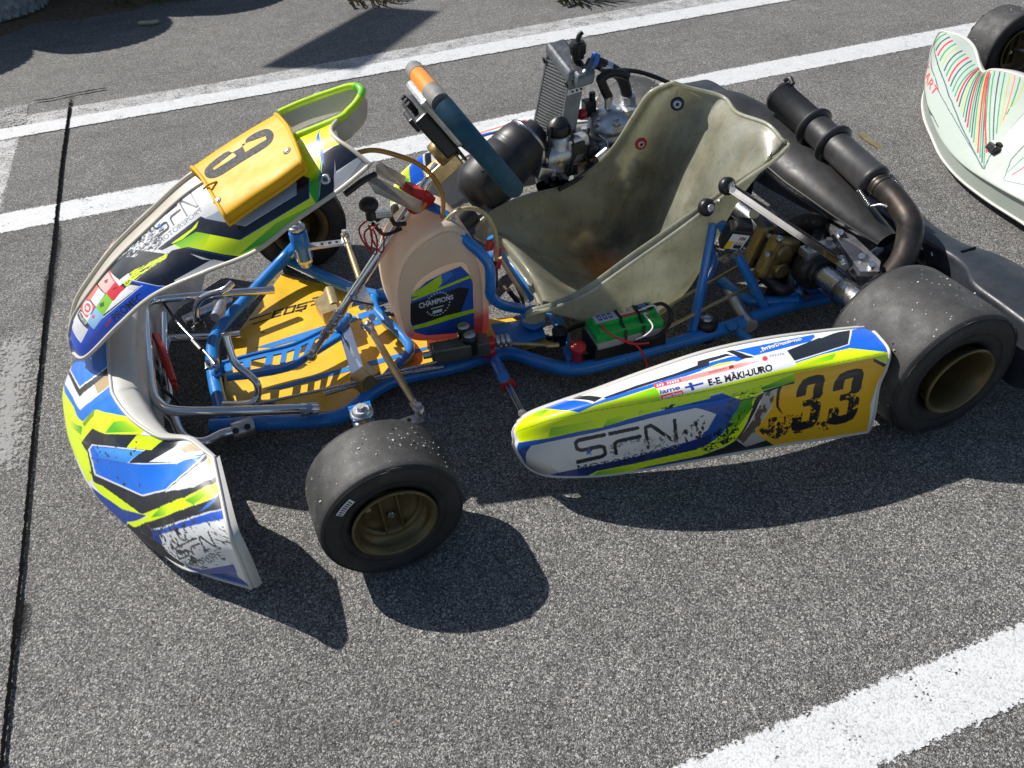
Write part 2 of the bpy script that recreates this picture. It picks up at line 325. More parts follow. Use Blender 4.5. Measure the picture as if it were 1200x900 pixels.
# printed artwork of the fairings: colour + outline in the surface coordinates (0..1) of each fairing
LIV={
'pod':[
('p','#e9ebec',[(0,.1319),(.0815,0),(.168,0),(.233,0),(.2809,0),(.3159,0),(.3488,0),(.3803,0),(.411,0),(.4403,0),(.4682,0),(.4944,.0163),(.5195,.0409),(.5439,.0612),(.5681,.077),(.5924,.0885),(.6172,.0962),(.6059,.231),(.5982,.3532),(.6017,.4952),(.6111,.6472),(.6117,.7316),(.6102,.8042),(.6112,.9063),(.6119,1),(.6076,1),(.6026,1),(.5768,1),(.5504,1),(.5247,1),(.4982,1),(.4718,1),(.446,1),(.4196,1),(.3931,1),(.366,1),(.3381,1),(.3102,1),(.2788,1),(.2416,1),(.1909,1),(.1244,1),(.0815,1),(.0143,1),(0,.8631),(0,.6945),(0,.3806)]),
('p','#1d55ab',[(.0904,.5546),(.1826,.5518),(.2383,.5602),(.2748,.5604),(.3061,.5629),(.3351,.5661),(.3634,.5693),(.3959,.5666),(.4274,.5652),(.4581,.5629),(.4885,.5572),(.5179,.5467),(.5469,.531),(.5758,.5143),(.6047,.5),(.6142,.6649),(.6132,.7526),(.6117,.8421),(.5845,.8464),(.5572,.8511),(.5298,.8558),(.5024,.8602),(.4753,.8632),(.4483,.8652),(.4196,.8707),(.3901,.8797),(.3597,.8962),(.3297,.9222),(.2986,.9591),(.263,1),(.2132,.9744),(.1238,.9915),(.0286,1),(.0558,.7613)]),
('p','#1d55ab',[(.5781,.4931),(.6041,.4829),(.6302,.475),(.6788,.6209),(.6768,.678),(.6582,.7434),(.6387,.8084),(.5974,.8832),(.5849,.8876),(.5849,.795),(.5867,.7255),(.5862,.6413)]),
('p','#e0e1e0',[(.1744,.6132),(.2382,.603),(.2748,.6032),(.3064,.6056),(.3358,.6092),(.3645,.6135),(.3974,.6134),(.4291,.6163),(.4601,.6195),(.491,.6195),(.5207,.6176),(.5504,.6098),(.5797,.5996),(.6165,.6826),(.6001,.7742),(.591,.8062),(.574,.8223),(.5423,.8314),(.5107,.8405),(.4793,.8485),(.4482,.8551),(.4181,.8554),(.3871,.8587),(.3551,.8687),(.3233,.8865),(.2898,.9143),(.2498,.9577),(.1901,1),(.0386,1)]),
('p','#e0e1e0',[(.5844,.6078),(.6281,.6898),(.6073,.769),(.585,.7916),(.5869,.7147)]),
('g',('#6b5644','#e0e1e0'),[(.0386,1),(.1404,.7314),(.2223,.8154),(.2681,.9438),(.2499,.9701),(.1851,1)],((.0858,1),(.2161,.7943))),
('p','#17307c',[(.2498,.9577),(.2898,.9143),(.3233,.8865),(.3551,.8687),(.3871,.8587),(.4181,.8554),(.4482,.8551),(.4764,.8472),(.5048,.8384),(.5335,.8288),(.5622,.8191),(.5909,.8098),(.6142,.7923),(.6143,.8926),(.6154,1),(.6097,1),(.6047,1),(.5783,1),(.5511,1),(.5247,1),(.4982,1),(.4711,1),(.4446,1),(.4182,1),(.391,1),(.3631,1),(.3352,1),(.3045,1),(.2695,1),(.2252,1)]),
('p','#e4fd0c',[(.3367,1),(.358,.9433),(.3892,.9292),(.4195,.9232),(.4489,.9211),(.476,.917),(.5031,.9121),(.5305,.9066),(.5578,.9012),(.5851,.8959),(.6122,.8909),(.6135,.9632),(.586,.9656),(.5582,.968),(.5304,.9707),(.5026,.9741),(.4749,.9776),(.4472,.9904),(.4189,1),(.3896,1)]),
('g',('#59b800','#e4fd0c'),[(.3497,.9919),(.3625,.9501),(.3923,.9372),(.421,.9314),(.4491,.9292),(.4456,.9745),(.4183,.9934),(.3896,1)],((.3541,.9887),(.4451,.9416))),
('p','#e4fd0c',[(.0167,.2837),(.0829,0),(.1587,0),(.2075,.0234),(.28,.289),(.3194,.3804),(.356,.3534),(.4014,.3411),(.4311,.3168),(.4612,.2892),(.4915,.2648),(.5,.4299),(.5254,.4198),(.5507,.4079),(.5759,.3958),(.6013,.3846),(.605,.5087),(.576,.5201),(.547,.5334),(.5178,.5454),(.4883,.5523),(.458,.5595),(.4273,.5631),(.3959,.5656),(.3634,.5693),(.3351,.5661),(.3061,.5629),(.2748,.5604),(.2383,.5602),(.1833,.5499),(.0941,.5488)]),
('p','#e4fd0c',[(.5746,.3656),(.6002,.3574),(.626,.3511),(.6525,.3478),(.6795,.3467),(.7065,.3458),(.733,.3428),(.7585,.336),(.7828,.3258),(.7853,.3087),(.8132,.2824),(.8426,.2562),(.8724,.2441),(.906,.2338),(.9346,.2644),(.9642,.297),(.9946,.3315),(1,.3606),(1,.4357),(.9927,.4407),(.957,.3679),(.9225,.3699),(.8901,.3734),(.8606,.3796),(.8338,.3889),(.8082,.3995),(.7827,.4093),(.7506,.4371),(.7166,.4563),(.6883,.4564),(.6597,.4555),(.6315,.457),(.6039,.4627),(.5765,.4711)]),
('g',('#e4fd0c','#8fd400'),[(.2353,.5471),(.2469,.4537),(.2929,.4696),(.3324,.4853),(.3817,.509),(.3747,.5809),(.3428,.5719),(.3106,.5628),(.2761,.5539)],((.3711,.5257),(.2389,.5071))),
('g',('#e4fd0c','#8fd400'),[(.3745,.5752),(.383,.5121),(.4298,.501),(.4152,.5738)],((.4258,.5081),(.376,.549))),
('g',('#e4fd0c','#78d000'),[(.4011,.356),(.4304,.3346),(.46,.3085),(.49,.2839),(.4987,.4288),(.473,.431),(.4471,.4326),(.421,.4333)],((.4047,.3847),(.4871,.3299))),
('g',('#e4fd0c','#5fc000'),[(.1122,.1802),(.158,0),(.2368,.1532),(.2176,.2846)],((.1451,.2174),(.2329,.2037))),
('g',('#e4fd0c','#78d000'),[(.7825,.3413),(.8089,.3132),(.8363,.2864),(.8706,.2603),(.8579,.318),(.8305,.329),(.8045,.341)],((.7825,.3413),(.8598,.2879))),
('p','#0f66e2',[(.2049,.0173),(.2294,0),(.2888,0),(.325,.1876),(.3544,.3275),(.3816,.3043),(.41,.2835),(.4387,.2593),(.4674,.2376),(.4956,.2207),(.5266,.1982),(.5565,.1789),(.5859,.1612),(.6153,.1434),(.6109,.195),(.5815,.2104),(.5519,.2272),(.5219,.2466),(.4911,.2696),(.4609,.2943),(.4308,.3218),(.4013,.3455),(.3559,.3575),(.3205,.3856),(.2774,.2791)]),
('p','#0f66e2',[(.5913,.14),(.6166,.1374),(.6425,.133),(.6687,.1276),(.689,.182),(.6737,.1933),(.6441,.1938),(.6151,.1944),(.5866,.1943)]),
('p','#e9ebec',[(.2959,0),(.3052,0),(.3559,.3163),(.3514,.3328),(.3262,.2016)]),
('p','#20242b',[(.3041,.0267),(.3288,0),(.375,.2775),(.3559,.3191)]),
('p','#20242b',[(.3762,.2801),(.4162,.2355),(.4565,.1948),(.4855,.182),(.5138,.1718),(.5412,.1632),(.5667,.1477),(.592,.1327),(.6174,.1172),(.6133,.1682),(.5844,.179),(.5555,.1898),(.5263,.2017),(.4961,.2157),(.4677,.2341),(.4388,.2578),(.41,.2843),(.3815,.3072)]),
('p','#20242b',[(.5959,.0838),(.6257,.0842),(.6563,.0806),(.669,.1233),(.6577,.1128),(.6243,.1254),(.5916,.1356)]),
('p','#e4fd0c',[(.6329,.1714),(.6647,.1796),(.6697,.1929),(.6429,.1951),(.6166,.1975),(.5908,.1996)]),
('p','#20242b',[(.6581,.0471),(.6742,.0554),(.7088,.1904),(.6812,.1776)]),
('p','#e9ebec',[(.6713,.0512),(.6959,.0537),(.7206,.0537),(.7456,.0513),(.7704,.0461),(.795,.0374),(.82,.0266),(.8464,.0144),(.8466,.0624),(.829,.1206),(.7989,.1424),(.7696,.1608),(.7398,.1743),(.7093,.1831),(.6953,.1513)]),
('p','#0f66e2',[(.6744,.0634),(.7022,.0653),(.7302,.0642),(.7583,.06),(.786,.0513),(.814,.0393),(.8433,.0254),(.8441,.0579),(.8286,.1106),(.7988,.1325),(.7697,.151),(.7401,.1647),(.71,.1738)]),
('p','#e9ebec',[(.8436,.0495),(.8535,.0302),(.8877,.0325),(.8581,.0496)]),
('p','#e9ebec',[(.7724,.1798),(.8009,.1525),(.8305,.1208),(.8628,.0861),(.9005,.0496),(.9456,.0078),(.9109,.2012),(.8736,.2245),(.8413,.2483),(.812,.2728),(.784,.2969),(.7813,.2774)]),
('p','#20242b',[(.777,.1793),(.809,.1372),(.8432,.0878),(.8826,.0346),(.9392,.0222),(.9082,.1955),(.8722,.217),(.8408,.2391),(.8122,.2614),(.7847,.2831)]),
('p','#e9ebec',[(.8547,.0843),(.8455,.0563),(.8897,.0201),(.9414,0),(.8862,.0453)]),
('p','#e9ebec',[(.9413,.0203),(.9455,.0195),(.9115,.1974),(.8738,.2227),(.8413,.2483),(.8119,.2745),(.7838,.3004),(.7845,.2865),(.8119,.2639),(.8405,.2407),(.8718,.2177),(.9078,.1952)]),
('p','#0f66e2',[(.7854,.3052),(.786,.2929),(.8134,.2697),(.8421,.2461),(.8737,.2231),(.91,.2006),(.946,.0197),(.9921,0),(.9979,.1566),(1,.2955),(.9954,.336),(.9648,.3007),(.9352,.2673),(.9067,.2361),(.8727,.2452),(.8426,.2562),(.8133,.2807)]),
('p','#e4e6ea',[(.4908,.2369),(.5171,.2309),(.5428,.2257),(.5682,.2211),(.5935,.2168),(.619,.2126),(.645,.2087),(.6713,.2051),(.6978,.201),(.7241,.195),(.7502,.1865),(.7757,.1742),(.7849,.3319),(.7605,.3455),(.7349,.3556),(.7083,.3618),(.6812,.3656),(.654,.3693),(.6273,.3755),(.6014,.385),(.5758,.3966),(.5503,.409),(.5247,.4211),(.499,.4315)]),
('p','#f5968c',[(.5457,.2287),(.5759,.2243),(.6061,.2202),(.6368,.2163),(.6682,.2132),(.6949,.2103),(.7215,.2059),(.7194,.2324),(.6936,.2431),(.6675,.2525),(.6366,.2562),(.6065,.2619),(.5767,.2688),(.547,.2772)]),
('g',('#f5968c','#e4e6ea'),[(.6682,.2132),(.6978,.2087),(.7272,.2023),(.7259,.238),(.6968,.2461),(.6675,.2525)],((.6696,.2281),(.7147,.2221))),
('p','#ee3c44',[(.4908,.2369),(.5192,.2326),(.547,.2288),(.5462,.2735),(.518,.2826),(.4893,.2929)]),
('p','#ee3c44',[(.4967,.383),(.5426,.3633),(.546,.4099),(.4998,.4295)]),
('p','#f5e6e6',[(.4958,.2479),(.4992,.2471),(.4979,.2773),(.4945,.2784)]),
('p','#f5e6e6',[(.5014,.2467),(.5048,.2459),(.5035,.2755),(.5001,.2766)]),
('p','#f5e6e6',[(.507,.2454),(.5104,.2447),(.5091,.2738),(.5057,.2748)]),
('p','#f5e6e6',[(.5181,.2431),(.5214,.2424),(.5201,.2705),(.5168,.2715)]),
('p','#f5e6e6',[(.5236,.2419),(.5269,.2413),(.5256,.2689),(.5223,.2699)]),
('p','#f5e6e6',[(.529,.2408),(.5323,.2402),(.5311,.2674),(.5278,.2683)]),
('p','#f5e6e6',[(.5345,.2397),(.5377,.2391),(.5366,.2658),(.5333,.2668)]),
('p','#f5e6e6',[(.5399,.2387),(.5432,.2381),(.542,.2644),(.5387,.2653)]),
('t','#1c3f8f','iame',[(.4958,.3196),(.5388,.3014),(.5391,.3517),(.4968,.3718)],.03),
('t','#f5e6e6','series',[(.5009,.3924),(.5414,.3737),(.543,.4075),(.5027,.424)],.03),
('p','#23459c',[(.549,.3315),(.5875,.3158),(.5879,.3378),(.5497,.3537)]),
('p','#23459c',[(.5575,.2993),(.5647,.2949),(.5686,.3825),(.5622,.3884)]),
('t','#16181c','E-E. MÄKI-UURO',[(.5979,.2806),(.7386,.2628),(.7386,.3465),(.5987,.3665)],.045),
('p','#8a2a18',[(.6499,.2159),(.6602,.2151),(.6599,.2429),(.6493,.2435)]),
('p','#e8404a',[(.7343,.2246),(.7328,.2349),(.7303,.2415),(.7273,.2428),(.7247,.2384),(.7231,.2295),(.7228,.2181),(.724,.2069),(.7263,.1987),(.7292,.1956),(.7319,.1986),(.7339,.2068),(.7345,.218)]),
('p','#8a94b8',[(.74,.1944),(.7433,.1933),(.743,.2122),(.7396,.2143)]),
('p','#8a94b8',[(.7454,.1951),(.7487,.194),(.7484,.2128),(.745,.215)]),
('p','#8a94b8',[(.7507,.1957),(.754,.1945),(.7537,.2133),(.7503,.2156)]),
('p','#8a94b8',[(.756,.1961),(.7592,.1948),(.7589,.2136),(.7556,.216)]),
('p','#8a94b8',[(.7612,.1964),(.7644,.195),(.7641,.2138),(.7608,.2163)]),
('p','#8a94b8',[(.7664,.1965),(.7696,.1951),(.7693,.2139),(.766,.2164)]),
('p','#a0484c',[(.6065,.2299),(.6089,.2298),(.6086,.2448),(.606,.2462)]),
('p','#a0484c',[(.6103,.2292),(.6127,.2291),(.6124,.2441),(.6098,.2454)]),
('p','#a0484c',[(.6141,.2285),(.6166,.2284),(.6162,.2433),(.6137,.2446)]),
('p','#a0484c',[(.618,.2278),(.6204,.2277),(.6201,.2425),(.6175,.2438)]),
('p','#a0484c',[(.6218,.2271),(.6242,.227),(.6239,.2418),(.6214,.243)]),
('p','#a0484c',[(.6257,.2264),(.6281,.2264),(.6278,.241),(.6252,.2423)]),
('p','#a0484c',[(.6295,.2258),(.632,.2257),(.6317,.2404),(.6291,.2416)]),
('p','#a0484c',[(.6334,.2251),(.6359,.2251),(.6356,.2397),(.633,.2409)]),
('p','#a0484c',[(.6373,.2246),(.6397,.2245),(.6395,.2391),(.6369,.2402)]),
('p','#a0484c',[(.6412,.224),(.6436,.224),(.6434,.2385),(.6408,.2396)]),
('p','#c98a90',[(.6694,.2304),(.6723,.2295),(.6721,.2378),(.6693,.2386)]),
('p','#c98a90',[(.6742,.2301),(.6771,.2293),(.6769,.2376),(.674,.2384)]),
('p','#c98a90',[(.679,.2299),(.6819,.229),(.6817,.2373),(.6788,.2382)]),
('p','#c98a90',[(.6838,.2296),(.6866,.2288),(.6865,.237),(.6836,.2379)]),
('p','#c98a90',[(.6885,.2294),(.6914,.2285),(.6913,.2368),(.6884,.2376)]),
('p','#c98a90',[(.6933,.229),(.6962,.2281),(.6961,.2364),(.6932,.2373)]),
('p','#c98a90',[(.6981,.2287),(.701,.2277),(.7008,.236),(.698,.237)]),
('p','#c98a90',[(.7029,.2283),(.7057,.2273),(.7056,.2356),(.7027,.2366)]),
('p','#c98a90',[(.7076,.2278),(.7105,.2268),(.7104,.2351),(.7075,.2361)]),
('p','#c98a90',[(.7124,.2273),(.7152,.2262),(.7151,.2346),(.7123,.2356)]),
('t','#e9ebec','JuteDesigns',[(.7251,.098),(.8159,.0395),(.8137,.0907),(.724,.1541)],.09),
('t','#14161a','JuteDesigns',[(.7252,.1048),(.8159,.0466),(.8137,.0975),(.7242,.1601)],0),
('p','#e4fd0c',[(.5764,.4668),(.6049,.4629),(.6338,.462),(.6612,.4576),(.6889,.4551),(.7165,.4517),(.7515,.4334),(.7845,.4063),(.7884,.5166),(.7568,.548),(.7238,.57),(.719,.6553),(.7055,.7196),(.6905,.7729),(.6695,.8778),(.6436,.9168),(.6148,.9412),(.5856,.9664),(.5841,.887),(.5974,.8832),(.6387,.8084),(.6582,.7434),(.6768,.678),(.6788,.6209),(.6302,.475),(.6032,.4696)]),
('g',('#3da000','#a8dc00'),[(.6788,.6209),(.7062,.6148),(.7043,.7072),(.6838,.7577),(.6632,.8116),(.6379,.867),(.6141,.8821),(.6395,.8089),(.6586,.7437),(.6768,.678)],((.6739,.6976),(.6386,.8458))),
('g',('#3da000','#a8dc00'),[(.723,.5584),(.7145,.5159),(.7379,.4871),(.7609,.4536),(.7828,.4161),(.7873,.511),(.7559,.539)],((.7276,.5332),(.7838,.4506))),
('p','#20242b',[(.7146,.6188),(.7293,.5926),(.7262,.649),(.7126,.7197),(.6973,.7768),(.6714,.8712),(.6635,.8844),(.6925,.772),(.7053,.7089)]),
('p','#0d1428',[(.7228,.5738),(.7551,.5461),(.7861,.5101),(.7888,.542),(.7627,.5651),(.7632,.5961),(.728,.605)]),
('p','#b9b8b4',[(.7292,.6108),(.7601,.5676),(.7481,.7125),(.7281,.773),(.7087,.8426),(.7352,.9325),(.6902,.9613),(.6698,.8732),(.697,.7872),(.7215,.6983)]),
('s','#6b5a48',[(.7292,.6108),(.7601,.5676),(.7481,.7125),(.7281,.773),(.7087,.8426),(.7352,.9325),(.6902,.9613),(.6698,.8732),(.697,.7872),(.7215,.6983)],(40,14,3,.52)),
('p','#15171c',[(.5857,.9722),(.6149,.946),(.6437,.9206),(.6691,.8774),(.691,.9621),(.7352,.9325),(.7634,1),(.7234,1),(.6855,1),(.6569,1),(.6283,1),(.5797,1)]),
('p','#f6bc14',[(.7593,.5561),(.7878,.5385),(.7826,.4071),(.8081,.3984),(.8338,.3889),(.8607,.3806),(.8901,.3755),(.9226,.3729),(.9571,.3718),(.9987,.47),(.9985,.4847),(.9948,.6395),(.9914,.7166),(.9849,.7795),(.9917,.9047),(.995,1),(.95,1),(.9064,1),(.8721,1),(.8406,1),(.8099,1),(.7827,1),(.7555,1),(.7298,.918),(.7079,.842),(.7276,.7768),(.7479,.7207)]),
('p','#20242b',[(.7559,.5471),(.764,.5611),(.7628,.7268),(.7712,.7693),(.7632,.7516),(.757,.7245)]),
('p','#20242b',[(.9576,.3722),(.9996,.4631),(.9912,.4807),(.9592,.4083)]),
('p','#17181b',[(.8,.5949),(.8026,.5068),(.8142,.4775),(.8313,.4622),(.8436,.4771),(.8525,.5439),(.8605,.6815),(.8555,.703),(.8466,.7183),(.8542,.7266),(.8576,.7419),(.853,.8114),(.845,.8583),(.8287,.8836),(.8076,.8947),(.7923,.8846),(.7873,.8458),(.7921,.7809),(.8149,.7732),(.8108,.8284),(.8291,.8208),(.8343,.7502),(.8301,.741),(.8137,.7469),(.8165,.713),(.8326,.7066),(.8382,.6919),(.8342,.5727),(.8196,.5891),(.822,.6797),(.8004,.6896)]),
('p','#17181b',[(.8779,.5695),(.8808,.4903),(.8951,.4639),(.9178,.453),(.9346,.4696),(.9452,.5314),(.9551,.6697),(.9499,.6933),(.9398,.7094),(.9492,.7188),(.9538,.7354),(.9507,.8087),(.9422,.8564),(.9229,.8793),(.8973,.8864),(.879,.8736),(.8725,.8349),(.8769,.7717),(.9036,.7653),(.8999,.8208),(.9218,.8155),(.9261,.7427),(.9208,.7327),(.9013,.7378),(.9036,.702),(.9225,.6959),(.9287,.6801),(.9207,.5534),(.9021,.5663),(.9086,.6653),(.8835,.6757)]),
('s','#f6bc14',[(.7722,.6992),(.7992,.7031),(.8267,.7057),(.8549,.7078),(.8842,.7103),(.9216,.7034),(.9603,.6956),(.9693,.7733),(.9312,.796),(.894,.8194),(.8588,.8456),(.8299,.8342),(.8021,.8235),(.775,.8128)],(150,70,11,.585)),
('s','#1a1a1c',[(.7376,.7756),(.7648,.7769),(.7923,.7764),(.7848,.8864),(.7559,.9364),(.738,.9068)],(150,60,5,.52)),
('s','#2a2418',[(.712,.8162),(.7425,.8214),(.7736,.824),(.805,.8246),(.8342,.8272),(.8644,.8297),(.8962,.833),(.9016,.9225),(.8686,.9183),(.8375,.9149),(.8075,.9118),(.7754,.933),(.7434,.9526)],(70,20,8,.6)),
('p','#22252b',[(.3788,.6373),(.3487,.6328),(.3182,.6295),(.3203,.6657),(.3507,.6668),(.3808,.6697)]),
('p','#22252b',[(.3839,.6547),(.3834,.6656),(.3808,.6697),(.3777,.6648),(.3759,.6534),(.3763,.6418),(.3788,.6373),(.382,.6428)]),
('p','#22252b',[(.3166,.6311),(.3086,.6493),(.3138,.6811),(.322,.6642)]),
('p','#22252b',[(.3235,.6483),(.323,.6607),(.3203,.6657),(.3171,.6606),(.3152,.6479),(.3156,.6348),(.3182,.6295),(.3215,.6352)]),
('p','#22252b',[(.307,.6658),(.3096,.7163),(.318,.7153),(.3154,.6657)]),
('p','#22252b',[(.3154,.6657),(.3148,.6777),(.3121,.6827),(.3089,.678),(.307,.6658),(.3075,.653),(.3102,.6477),(.3135,.6531)]),
('p','#22252b',[(.3124,.7291),(.3223,.7459),(.3251,.7201),(.3152,.7024)]),
('p','#22252b',[(.318,.7153),(.3172,.7259),(.3145,.7307),(.3114,.7268),(.3096,.7163),(.3103,.7054),(.313,.7005),(.3162,.7047)]),
('p','#22252b',[(.3244,.7474),(.3692,.742),(.3681,.7158),(.323,.7184)]),
('p','#22252b',[(.3277,.7324),(.327,.7427),(.3244,.7474),(.3213,.7437),(.3196,.7336),(.3203,.7231),(.323,.7184),(.3261,.7224)]),
('p','#22252b',[(.3675,.7409),(.3767,.7533),(.379,.73),(.3698,.717)]),
('p','#22252b',[(.3726,.7289),(.3718,.738),(.3692,.742),(.3662,.7383),(.3646,.7291),(.3654,.7198),(.3681,.7158),(.371,.7196)]),
('p','#22252b',[(.3739,.7417),(.3756,.786),(.3835,.785),(.3818,.7415)]),
('p','#22252b',[(.3818,.7415),(.381,.7505),(.3784,.7544),(.3754,.7508),(.3739,.7418),(.3747,.7326),(.3773,.7288),(.3803,.7325)]),
('p','#22252b',[(.3775,.7735),(.3693,.7882),(.3737,.8138),(.3817,.7977)]),
('p','#22252b',[(.3835,.785),(.3827,.7947),(.3801,.7992),(.3772,.7956),(.3756,.786),(.3764,.7763),(.3791,.7722),(.382,.7757)]),
('p','#22252b',[(.3709,.7867),(.3403,.7936),(.3089,.8047),(.3108,.8418),(.3417,.8258),(.3721,.8156)]),
('p','#22252b',[(.3755,.8),(.3747,.8105),(.3721,.8156),(.3692,.8119),(.3676,.8016),(.3683,.7913),(.3709,.7867),(.3739,.7902)]),
('p','#22252b',[(.4535,.6594),(.421,.6488),(.3876,.6391),(.3895,.6711),(.4226,.6788),(.4547,.687)]),
('p','#22252b',[(.4579,.6748),(.4572,.6839),(.4547,.687),(.4519,.6826),(.4504,.6729),(.4511,.663),(.4535,.6594),(.4563,.6645)]),
('p','#22252b',[(.4582,.7197),(.4093,.7113),(.4102,.7355),(.4588,.7415)]),
('p','#22252b',[(.4622,.7311),(.4613,.7386),(.4588,.7415),(.4562,.738),(.4548,.7302),(.4557,.7225),(.4582,.7197),(.4609,.7233)]),
('p','#22252b',[(.4077,.7121),(.3999,.7234),(.4039,.7458),(.4117,.7346)]),
('p','#22252b',[(.4135,.724),(.4127,.7323),(.4102,.7355),(.4074,.7317),(.4059,.723),(.4067,.7145),(.4093,.7113),(.4121,.7153)]),
('p','#22252b',[(.398,.7344),(.4008,.8091),(.4084,.8085),(.4057,.735)]),
('p','#22252b',[(.4057,.735),(.4049,.7435),(.4023,.7468),(.3995,.7431),(.398,.7344),(.3988,.7258),(.4014,.7225),(.4042,.7263)]),
('p','#22252b',[(.478,.8068),(.4745,.6865),(.4671,.685),(.4708,.807)]),
('p','#22252b',[(.478,.8068),(.4772,.8154),(.4748,.8193),(.4721,.8157),(.4708,.8071),(.4716,.7987),(.474,.7953),(.4767,.7985)]),
('p','#22252b',[(.4719,.6977),(.4833,.6921),(.4809,.6667),(.4695,.6729)]),
('p','#22252b',[(.4745,.6865),(.4737,.6948),(.4712,.6978),(.4685,.6939),(.4671,.685),(.4678,.6761),(.4703,.6728),(.4731,.6772)]),
('p','#22252b',[(.4799,.6887),(.5022,.7449),(.5245,.7968),(.5292,.7809),(.5069,.73),(.4843,.6707)]),
('p','#22252b',[(.4859,.6806),(.4851,.6891),(.4826,.6922),(.4798,.6884),(.4784,.6794),(.4791,.6702),(.4816,.6665),(.4844,.6711)]),
('p','#22252b',[(.5265,.7993),(.537,.8019),(.5377,.781),(.5271,.7785)]),
('p','#22252b',[(.5305,.7883),(.5296,.7959),(.527,.7994),(.5243,.7965),(.5231,.7892),(.5241,.7818),(.5266,.7785),(.5293,.7811)]),
('p','#22252b',[(.541,.7908),(.5389,.6701),(.5312,.6708),(.5336,.7918)]),
('p','#22252b',[(.541,.7908),(.5401,.7984),(.5375,.8019),(.5348,.7992),(.5336,.7918),(.5346,.7843),(.5372,.781),(.5398,.7836)]),
('p','#2a62b8',[(.3421,.7191),(.3441,.741),(.3513,.7459),(.3453,.7564),(.3467,.7789),(.3409,.7635),(.3346,.7732),(.3371,.7523),(.3317,.7355),(.339,.7383)]),
('t','#1c1e24','MOTORSPORT',[(.3116,.8516),(.5436,.8241),(.546,.8765),(.3159,.9331)],0),
('s','#8d8d8b',[(.3908,.7325),(.4172,.7351),(.443,.7386),(.4684,.7416),(.494,.7432),(.5199,.7425),(.5461,.7402),(.5446,.8594),(.5133,.8572),(.4823,.8538),(.4515,.8482),(.4205,.8424),(.3886,.8388)],(170,60,21,.6)),
('s','#e0e1e0',[(.4074,.7559),(.439,.7575),(.4701,.7591),(.5013,.7587),(.533,.7555),(.5402,.8415),(.5107,.8412),(.4814,.8395),(.4523,.8358),(.423,.8318)],(160,50,23,.56)),
('s','#3a3633',[(.5461,.7402),(.5743,.7091),(.6018,.674),(.6055,.8114),(.5792,.8226),(.5529,.8348)],(160,40,9,.56)),
('s','#101216',[(.5972,.807),(.6242,.7825),(.6508,.7614),(.6771,.7424),(.6713,.8555),(.6433,.8985),(.6153,.9493),(.5849,.8876)],(150,60,15,.54)),
('s','#3a3330',[(.4216,.5038),(.4474,.5034),(.473,.502),(.4985,.4991),(.5239,.4939),(.5492,.4864),(.5744,.4781),(.5995,.4705),(.6042,.5633),(.579,.5779),(.5536,.5932),(.5279,.6063),(.5019,.615),(.4758,.618),(.4498,.6173)],(60,18,19,.66)),
('s','#3a3a22',[(.6443,.5157),(.6684,.5017),(.6929,.4891),(.7172,.4748),(.7146,.6795),(.6958,.7281),(.6762,.7729),(.6569,.8238),(.6391,.895),(.6419,.802),(.6468,.7346),(.6501,.6592)],(150,80,29,.6)),
('p','#7f8a20',[(.0827,.4017),(.1856,.3969),(.2449,.3795),(.2446,.3742),(.1852,.3916),(.0813,.3944)]),
('p','#7f8a20',[(.2448,.3795),(.2791,.3899),(.3083,.4003),(.3357,.4088),(.3626,.4147),(.3625,.4104),(.3355,.4044),(.3082,.3957),(.279,.385),(.2447,.3742)]),
('p','#7f8a20',[(.3626,.4147),(.3942,.4231),(.4252,.4285),(.4557,.4323),(.486,.4357),(.4858,.4307),(.4555,.4276),(.425,.4241),(.3941,.4189),(.3625,.4105)]),
('p','#7f8a20',[(.486,.4357),(.5117,.4338),(.5372,.4301),(.5626,.4255),(.588,.4211),(.5877,.4157),(.5623,.4202),(.5369,.4249),(.5114,.4286),(.4858,.4307)]),
('p','#7f8a20',[(.588,.421),(.6128,.4141),(.6379,.4096),(.6637,.4085),(.6898,.409),(.7157,.4088),(.7154,.4031),(.6895,.4034),(.6634,.403),(.6376,.4042),(.6124,.4087),(.5876,.4157)]),
('p','#7f8a20',[(.7157,.4088),(.7424,.4075),(.7679,.401),(.7923,.3908),(.8163,.379),(.8408,.3673),(.8667,.3573),(.8953,.3503),(.9265,.3456),(.9596,.3421),(.9929,.3387),(.9929,.3338),(.9595,.3373),(.9264,.3407),(.8951,.3454),(.8665,.3522),(.8406,.3622),(.8161,.3737),(.792,.3853),(.7677,.3954),(.7421,.4018),(.7154,.4031)])],
'nose':[
('p','#e4fd0c',[(.4811,.4057),(.4668,.4908),(.4874,.6227),(.5018,.7865),(.5061,1),(.5239,1),(.5418,1),(.5625,1),(.5952,.8228),(.6299,.7064),(.6599,.7735),(.6888,.8392),(.719,.92),(.7507,.9958),(.7557,.7916),(.7578,.6889),(.7508,.5969),(.7393,.5055),(.7241,.411),(.7106,.3417),(.6796,.3569),(.6474,.3489),(.6083,.3172),(.5726,.3122),(.5482,.3239),(.5289,.3255),(.5104,.3306),(.4925,.3639)]),
('p','#1278e2',[(.4839,.394),(.4782,.4491),(.5214,.5423),(.5437,.5753),(.571,.6002),(.5753,.7154),(.5701,.8255),(.5633,1),(.6374,.9604),(.6905,.9965),(.6632,.8078),(.6352,.6979),(.6164,.554),(.5445,.4655),(.5082,.3439)]),
('p','#e9ebec',[(.4768,.424),(.4689,.4641),(.4789,.4124),(.5252,.527),(.5494,.5821),(.551,.7013),(.5466,.8078),(.5411,1),(.5625,1),(.5708,.8053),(.5782,.6955),(.5727,.5723),(.5376,.4966),(.5007,.3977)]),
('p','#b59d6f',[(.5492,.7416),(.5418,1),(.5618,1),(.5698,.7714)]),
